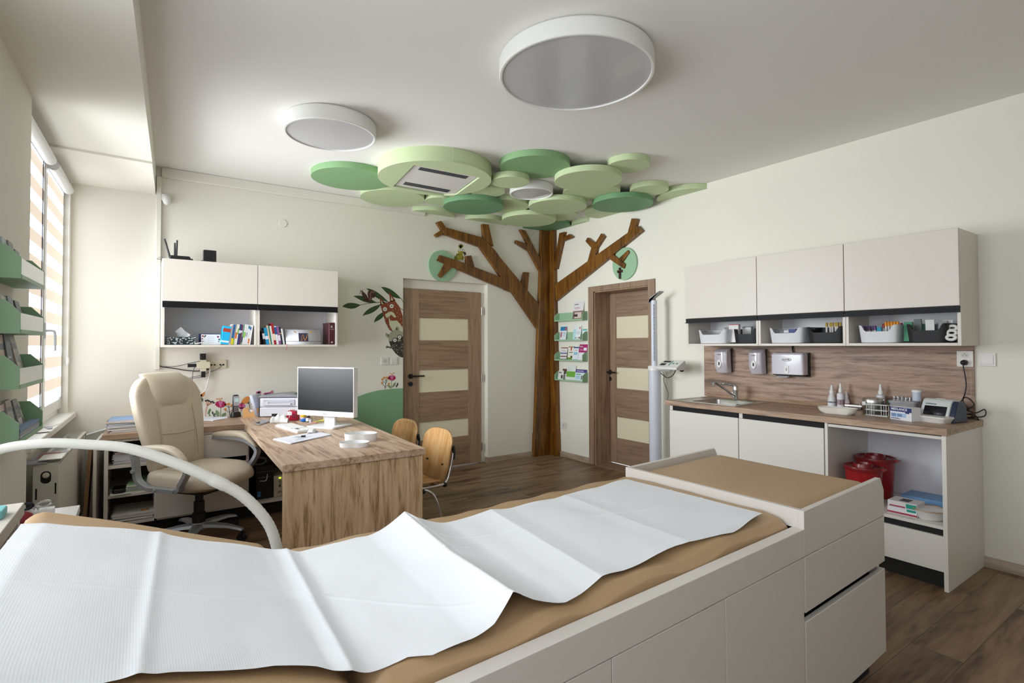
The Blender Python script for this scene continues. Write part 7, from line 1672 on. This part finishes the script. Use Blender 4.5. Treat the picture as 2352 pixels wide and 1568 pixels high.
b_ = [(-2.076, 0.926), (-2.062, 0.98), (-2.071, 0.94), (-2.057, 0.971), (-2.071, 0.931), (-2.081, 0.954), (-2.067, 0.953), (-2.057, 0.975)]; sprig('small dark sprig sticker on the hill right of the poppy', b_[0], b_[1], [(b_[2], b_[3]), (b_[4], b_[5]), (b_[6], b_[7])], STEMD, .006)
t = flower('flower_sticker', 'orange carnation sticker between the phone and the printer', [(-3.472, 0.81)][0])
P = [(-3.543, 0.857), (-3.533, 0.883), (-3.519, 0.902), (-3.505, 0.913), (-3.487, 0.916), (-3.466, 0.911), (-3.476, 0.876), (-3.49, 0.854), (-3.518, 0.852)]; stk(M(), P, 1).build('petals', ORG, t); m = M(); stk(m, [(-3.497, 0.854), (-3.472, 0.868), (-3.476, 0.849)], 2); curve2(m, [(-3.479, 0.853), (-3.472, 0.829), (-3.472, 0.806)], .004, 1); m.build('stem', STEMD, t)
t = flower('flower_sticker', 'small pink heart-shaped flower sticker behind the phone', [(-3.546, 0.757)][0])
m = M(); e = [(-3.537, 0.835)][0]; dot(m, e, .030, 1, rb=.026); stk(m, [(e[0]-.02, e[1]-.015), (e[0]+.02, e[1]-.015), (e[0], e[1]-.042)], 1); m.build('petals', PINK, t); m = M(); stk(m, [(e[0]-.012, e[1]+.016), (e[0]+.012, e[1]+.016), (e[0], e[1]-.02)], 2); m.build('inner_petal', MAGN, t)
m = M(); line(m, [(-3.537, 0.814)][0], [(-3.546, 0.753)][0], .004, 0); m.build('stem', STEM, t)
t = flower('flower_sticker', 'pink tulip sticker showing above the printer', [(-3.401, 0.931)][0])
for s_ in ([(-3.401, 0.931), (-3.419, 0.955)], [(-3.397, 0.93), (-3.399, 0.962)], [(-3.394, 0.93), (-3.383, 0.961)]): stk(M(), leafshape(s_[0], s_[1], .012), 1).build('petal', PINK, t)
t = flower('flower_sticker', 'pink daisy petals sticker showing above the printer right of the tulip', [(-3.317, 0.922)][0])
for s_ in ([(-3.332, 0.919), (-3.358, 0.936)], [(-3.324, 0.918), (-3.336, 0.943)], [(-3.313, 0.918), (-3.314, 0.946)], [(-3.302, 0.917), (-3.28, 0.96)]): stk(M(), leafshape(s_[0], s_[1], .014), 1).build('petal', PINK, t)
t = flower('sprig_sticker', 'salmon sprig sticker with dark dots above the card box', [(-3.44, 0.811)][0])
m = M(); c = [(-3.44, 0.811)][0]
for tip in [(-3.454, 0.847), (-3.444, 0.853), (-3.435, 0.848)]: line(m, c, tip, .003, 0)
m.build('stalks', SALM, t); m = M()
for tip in [(-3.454, 0.847), (-3.444, 0.853), (-3.435, 0.85)]: dot(m, tip, .007, 1, n=10)
m.build('buds', BLKP, t)

# ================================================================== green brochure shelves
def holder(label, wall, a0, a1, z0, h, dep, group, front=None, fh=.07, offw=0):
    """wall 'B': along y on the right wall, opening to -x;  wall 'L': along y on the window pier, opening to +x.  a0 > a1"""
    ym = (a0+a1)/2
    X_ = (lambda y, o: -o) if wall == 'B' else (lambda y, o: wx(y, .001)+o)
    t = thing('brochure_shelf', label, 'brochure shelf', (X_(ym, dep/2), ym, z0), 0, group)
    def slab_(m, ya, yb, o0, o1, za, zb): m.prism([(X_(ya, o0), ya), (X_(yb, o0), yb), (X_(yb, o1), yb), (X_(ya, o1), ya)], 'z', za, zb); return m
    slab_(M(), a0, a1, .0005, .008, z0, z0+h).build('back_panel', G_BOX, t)
    slab_(M(), a0-.0005, a1+.0005, .008, dep-.0005, z0, z0+.010).build('bottom_panel', G_BOX, t)
    for ya, yb in ((a0, a0-.009), (a1+.009, a1)):
        m = M(); c_ = [(.0085, z0+.010), (dep, z0+.010), (dep, z0+fh), (dep-.045, z0+h), (.0085, z0+h)]
        n_ = len(c_); vs = [(X_(ya, o), ya, z) for o, z in c_]+[(X_(yb, o), yb, z) for o, z in c_]
        m.add(vs, [(i, (i+1) % n_, n_+(i+1) % n_, n_+i) for i in range(n_)]+[tuple(range(n_))[::-1], tuple(range(n_, 2*n_))]); m.build('side_panel', G_BOX, t, bevel=.001)
    slab_(M(), a0-.0095, a1+.0095, dep-.004, dep+.0015, z0+.0005, z0+.016).build('front_lip', G_BOX, t)
    if front: note(slab_(M(), a0-.012, a1+.012, dep-.004, dep-.001, z0+.014, z0+fh-.002).build('front_panel', front, t), 'pale front panel')
    return t
GB_ = 'green brochure shelves on the right wall'
HB = [(-0.189, 1.659), (-0.782, 1.652), (-0.187, 1.417), (-0.78, 1.419), (-0.185, 1.176), (-0.778, 1.179), (-0.175, 0.933), (-0.776, 0.94)]
hz = [(HB[i][1]+HB[i+1][1])/2 for i in (0, 2, 4, 6)]
hy0, hy1 = [(-0.144, 1.542)][0][0]+.0, [(-0.69, 1.529)][0][0]
hy0 = min(hy0, -.18); hy1 = max(hy1, FO[0][0]+.006)
for i, nm in enumerate(('topmost', 'second from the top', 'third from the top', 'lowest')):
    holder(nm+' green brochure shelf between the tree and the cased door', 'B', hy0, hy1, hz[i], .105, .085, GB_)
def leaflet(label, wall, y, o, z, w, h, th, lean, body, marks, yaw=0, group=None, txt=None):
    if wall == 'B': w *= 1.42; h *= 1.26
    """upright printed leaflet: marks are (u0,u1,v0,v1,hex) on its front; lean tips its top toward the wall"""
    m = M().box(-th, 0, -w/2, w/2, 0, h, 0); ms = [mat('leaflet '+body, body, .5)]
    for k, (u0, u1, v0, v1, hx) in enumerate(marks):
        mm_ = mat('leaflet '+hx, hx, .5)
        if mm_ not in ms: ms.append(mm_)
        m.box(-th-.0004-.0002*k, -th+.0004, w/2-w*u0, w/2-w*u1, h*v0, h*v1, ms.index(mm_))
    if txt:
        ms.append(mat('leaflet text '+txt[3], txt[3], .5)); m.text(txt[0], txt[1], (-th-.0016, w/2-w*txt[2][0], h*txt[2][1]), (0, -1, 0), (0, 0, 1), .0004, len(ms)-1, bold=True)
    if wall == 'B': mx = Matrix.Translation((-o, y, z)) @ Matrix.Rotation(R(yaw), 4, 'Z') @ Matrix.Rotation(R(lean), 4, 'Y')
    else: mx = Matrix.Translation((wx(y)+o, y, z)) @ Matrix.Rotation(R(180+yaw), 4, 'Z') @ Matrix.Rotation(R(lean), 4, 'Y')
    m.xf(mx); lo = min(v.z for v in m.v)
    for v in m.v: v.z += z-lo+.0005
    return tag(m.build('leaflet', ms), label, 'leaflet', group)
Z_ = [z+.0105 for z in hz]; GL = 'leaflets on the right wall shelves'
def yb(px): a = [(-0.204, 1.54), (-0.707, 1.528)]; return a[0][0]+(a[1][0]-a[0][0])*(px-1281)/64
leaflet('white and brown booklet with a family picture, alone on the topmost wall shelf', 'B', yb(1325), .035, Z_[0], .125, .175, .004, 9, '#e6e4e6', [(0, 1, 0, .48, '#8d7468'), (.2, .85, .08, .40, '#d9cbc2'), (.1, .5, .16, .3, '#4a3a3c'), (.12, .6, .60, .62, '#c26a78'), (.12, .7, .65, .67, '#c26a78')], 0, GL, ('panadoline', .0165, (.08, .82), '#2a2b55'))
leaflet('blue-topped leaflet at the left of the second wall shelf', 'B', yb(1290), .03, Z_[1], .085, .13, .004, 9, '#e4eaf0', [(0, 1, .70, 1, '#2f86bd'), (.72, .95, .72, .95, '#c25a58'), (.12, .3, .2, .6, '#b0556b'), (.42, .9, .5, .54, '#7aa6b8'), (.42, .9, .4, .43, '#9fbcc8'), (.42, .9, .3, .33, '#9fbcc8')], 0, GL)
leaflet('pale blue leaflet with a dotted foot in the middle of the second wall shelf', 'B', yb(1322), .03, Z_[1], .095, .135, .004, 9, '#e6ebee', [(0, .35, 0, .75, '#b9dde6'), (.3, .5, .1, .16, '#5a6b5a'), (.6, .7, .1, .16, '#5f9a52'), (.78, .95, .08, .2, '#7d5a32'), (.45, .9, .5, .54, '#aebac4'), (.45, .9, .4, .43, '#aebac4'), (.75, .9, .75, .9, '#d96a5a')], 0, GL)
leaflet('teal-edged leaflet at the right of the second wall shelf', 'B', yb(1337), .02, Z_[1], .05, .10, .003, 9, '#e4ecee', [(0, 1, .85, 1, '#57b5bd'), (.2, .8, .2, .5, '#bcd8dc')], 0, GL)
leaflet('white leaflet with brown bands at the left of the third wall shelf', 'B', yb(1291), .03, Z_[2], .085, .12, .003, 9, '#e6e2e2', [(0, 1, .92, 1, '#8d5a42'), (0, 1, .48, .56, '#4a4c86'), (0, 1, .22, .30, '#7a3a44'), (0, 1, 0, .06, '#5c3050'), (.15, .8, .68, .72, '#a9a5ac')], 0, GL)
leaflet('tall cream leaflet with a green foot on the third wall shelf', 'B', yb(1307), .025, Z_[2], .075, .16, .003, 9, '#e9e6da', [(.0, 1, .75, .80, '#8d5a32'), (.4, .6, .55, .75, '#b5563c'), (.2, .8, .42, .46, '#55504a'), (.0, .8, 0, .14, '#6d8f3c'), (.5, .8, .14, .24, '#3c3a30')], 0, GL)
leaflet('pale blue and white leaflet between the cream and the magenta ones', 'B', yb(1319), .03, Z_[2], .065, .125, .003, 9, '#e4e8f0', [(0, 1, .9, 1, '#3c4f86'), (.1, .8, .4, .6, '#8fc0dd'), (.0, 1, 0, .04, '#7a86b8'), (.2, .8, .72, .76, '#c98f96')], 0, GL)
leaflet('magenta and white leaflet at the right of the third wall shelf', 'B', yb(1334), .025, Z_[2], .10, .15, .004, 9, '#e9e6ee', [(0, 1, .48, 1, '#a5246b'), (.55, .92, .60, .78, '#f0ecf0'), (.1, .45, .66, .69, '#d98fb5'), (.1, .45, .6, .63, '#d98fb5')], 0, GL, ('forlax.', .022, (.08, .82), '#f2ecf0'))
leaflet('tall leaflet with a dark-haired head picture at the left of the lowest wall shelf', 'B', yb(1292), .018, Z_[3], .085, .165, .003, 9, '#d6d8e2', [(.1, .75, .35, .62, '#6b4a3a'), (0, 1, 0, .3, '#e6e4e4')], 0, GL)
leaflet('small white card with a dark circle in front of the head picture leaflet', 'B', yb(1288), .055, Z_[3], .07, .085, .003, 9, '#e6e6e2', [(.55, .9, .12, .5, '#4a4c42'), (.1, .6, .7, .85, '#9a8478')], 0, GL)
leaflet('white and bright green folder in the middle of the lowest wall shelf', 'B', yb(1308), .03, Z_[3], .11, .14, .006, 9, '#e2e6e2', [(0, 1, .20, .58, '#6fae3c'), (.12, .35, .64, .67, '#8f968f'), (.15, .2, .8, .84, '#8f968f')], 0, GL)
leaflet('purple-topped landscape leaflet at the right of the lowest wall shelf', 'B', yb(1330), .03, Z_[3], .135, .105, .004, 9, '#d9e6ee', [(0, 1, .72, 1, '#4a3a80'), (.08, .5, .52, .6, '#57a06b'), (.55, .95, .1, .45, '#7d7a7c'), (.08, .45, .15, .45, '#a9cfe2'), (.1, .75, .82, .88, '#d6d2ea')], 0, GL)

# shelves on the window pier
FRW = mat('clouded acrylic front', '#dfe3e2', .25)
GP = 'green brochure shelves on the window pier'
LZ = [1.633, 1.424, 1.213, 1.003]; LY0, LY1 = -2.03, -2.53
for i, nm in enumerate(('topmost', 'second from the top', 'third from the top', 'lowest')):
    holder(nm+' green brochure shelf on the pier by the window', 'L', LY0, LY1, LZ[i]-.004*i, .13, .105, GP, FRW if i < 3 else None, .082)
rnd = random.Random(21); GPL = 'leaflets on the window pier shelves'
wallside = ['#c9b7a4', '#8a8a86', '#d6c2c0', '#7d8288', '#bfc9cc', '#5b6068', '#d9d6cf', '#a9a29a']
nm_c = ['tan', 'stone-grey', 'rose', 'slate', 'pale blue', 'charcoal', 'ivory', 'taupe']
def pier_leaf(i, k, y, o, w, h, col, th=.006, yaw=0):
    sh = ['topmost', 'second', 'third', 'lowest'][i]; pos = ['rearmost', 'second', 'middle', 'fourth', 'nearest'][k]
    leaflet(f'{nm_c[col]} leaflet, {pos} along the {sh} pier shelf', 'L', y, o, LZ[i]-.004*i+.0108, w, h, th, 14-2*k, wallside[col], [(.1, .9, .7, .82, '#6f7684'), (.15, .7, .5, .54, '#a8adb5'), (.1, .85, .12, .42, '#d3cfc9' if col % 2 else '#9c8f8a')], yaw, GPL)
for i, hs in enumerate(((.13, .14, .145, .15, .15), (.13, .135, .13, .14, .135), (.20, .205, .19, .21, .20), (.12, .14, .13, .15, .14))):
    for k in range(5):
        y = LY0-.075-.085*k
        pier_leaf(i, k, y, .045+.008*(k % 2), .10 if i != 2 else .11, hs[k]+.0, (k*3+i*2) % 8, .012)
for k in range(3):
    tag(M().prism([(wx(LY0-.03)+.068, LY0-.03), (wx(LY0-.42)+.068, LY0-.42), (wx(LY0-.42)+.098, LY0-.42), (wx(LY0-.03)+.098, LY0-.03)], 'z', LZ[3]-.012+.0112+.013*k, LZ[3]-.012+.0112+.013*k+.012).build('flyer_stack', [MAG[0], MAG[5], MAG[1]][k]), ['lowest violet-grey', 'middle grey', 'upper blue'][k]+' stack of flyers lying in the lowest pier shelf', 'flyers', 'flyer stacks in the lowest pier shelf')

# ================================================================== radiator below the window
RAD = mat('radiator enamel', '#dcdad0', .35)
ry0, ry1, rzt, rzb = -.11, -1.405, .722, .14
t = thing('radiator', 'white panel radiator under the window sill with leaflets on its grille', 'radiator', (wx(-.75, .03), -.75, rzb))
def rx(y, o): return wx(y)+o
def rslab(m, ya, yb, o0, o1, za, zb, mi=0): return m.prism([(rx(ya, o0), ya), (rx(yb, o0), yb), (rx(yb, o1), yb), (rx(ya, o1), ya)], 'z', za, zb, mi)
m = M()
NY = 66; prof = []
for i in range(NY+1):
    y = ry0-.03+(ry1-ry0+.06)*i/NY; prof.append((rx(y, .082+(.004 if (i//1) % 2 else 0)), y))
m.prism(prof+[(rx(ry1+.03, .07), ry1+.03), (rx(ry0-.03, .07), ry0-.03)], 'z', rzb+.01, rzt-.02); m.build('front_panel', RAD, t, smooth=20)
m = M(); rslab(m, ry0-.02, ry1+.02, -.01, .005, rzb+.02, rzt-.02); m.build('rear_panel', RAD, t)
for y_, lab in ((ry0, 'far'), (ry1, 'near')):
    m = M(); rslab(m, y_+(.0 if lab == 'far' else .004), y_-(.004 if lab == 'far' else 0), -.02, .09, rzb, rzt)
    ep = note(m.build('end_panel', RAD, t, bevel=.002), lab+' end panel')
    if lab == 'near':
        m = M(); c_ = (rx(ry1, .035), ry1-.001, rzt-.062)
        m.rrect(c_[0]-.022, c_[0]+.022, c_[2]-.045, c_[2]+.022, .02, 'y', ry1-.0015, ry1+.002); m.box(rx(ry1, -.008), rx(ry1, -.001), ry1-.0015, ry1+.002, rzt-.19, rzt-.13).box(rx(ry1, .073), rx(ry1, .080), ry1-.0015, ry1+.002, rzt-.17, rzt-.11); note(m.build('slot', MATT, ep), 'dark valve opening and slots')
        note(M().lathe((c_[0], ry1-.012, c_[2]+.0), [(.006, 0), (.014, .004), (.016, .01), (.016, .014)], 20, ax='y').build('valve', IV, ep), 'valve')
m = M(); rslab(m, ry0, ry1, -.02, .0, rzt-.004, rzt+.001); rslab(m, ry0, ry1, .07, .09, rzt-.004, rzt+.001)
for k in range(44): y = ry0-(ry0-ry1)*k/44; rslab(m, y, y-.009, .0, .07, rzt-.004, rzt+.001)
m.build('top_grille', RAD, t)
M().tube([(rx(ry0+.0, .03), ry0+.06, .24), (rx(ry0, .03), ry0+.09, .24), (-4.56, -.04, .245)], .008, 8).build('pipe', WHITE, t); M().tube([(rx(ry0, .02), ry0+.05, .66), (-4.60, -.03, .69), (-4.49, -.02, .72)], .009, 8).build('pipe', WHITE, t)
for k, (ya, yb_, o0, o1, col, lab, hgt) in enumerate(((-1.06, -1.30, -.05, .085, 4, 'red and brown magazine', .012), (-1.22, -1.40, -.0, .10, 2, 'white leaflet', .022), (-1.26, -1.42, -.07, .04, 5, 'grey envelope', .006), (-1.02, -1.14, .02, .09, 0, 'lilac-edged leaflet', .006))):
    m = M(); rslab(m, ya, yb_, o0, o1, rzt+.002+.001*k+(hgt-.006), rzt+.006+.001*k+(hgt-.006)); 
    if k == 0: rslab(m, ya-.03, yb_+.03, o0+.02, o1-.02, rzt+.0118, rzt+.0128, 1)
    tag(m.build('leaflet', [MAG[[5, 2, 5, 0][k]], mat('magazine photo print', '#9c6350', .5)]), lab+' lying on the radiator top', 'leaflet', 'leaflets on the radiator')
q = [(wx(-.95, -.03), -.95)]
for k, (y, w, col, lab) in enumerate(((-.85, .16, 2, 'white sheet'), (-.98, .12, 5, 'grey leaflet'), (-1.12, .18, 2, 'folded white leaflet'))):
    tag(M().box(-.05, .05, -w/2, w/2, 0, .002).xf(Matrix.Translation((wx(y, -.045), y, .8685+.0022*k)) @ Matrix.Rotation(R(-10+14*k), 4, 'Z')).build('leaflet', MAG[col]), lab+' lying on the window sill', 'leaflet', 'leaflets on the window sill')
tag(M().prism([(wx(-1.5, -.11), -1.46), (wx(-1.5, -.06), -1.46), (wx(-1.5, -.06), -1.56), (wx(-1.5, -.11), -1.56)], 'z', .30, .62).build('meter_box', mat('grey meter', '#8e8c84', .5)), 'small grey meter box in the gap beside the radiator', 'meter')
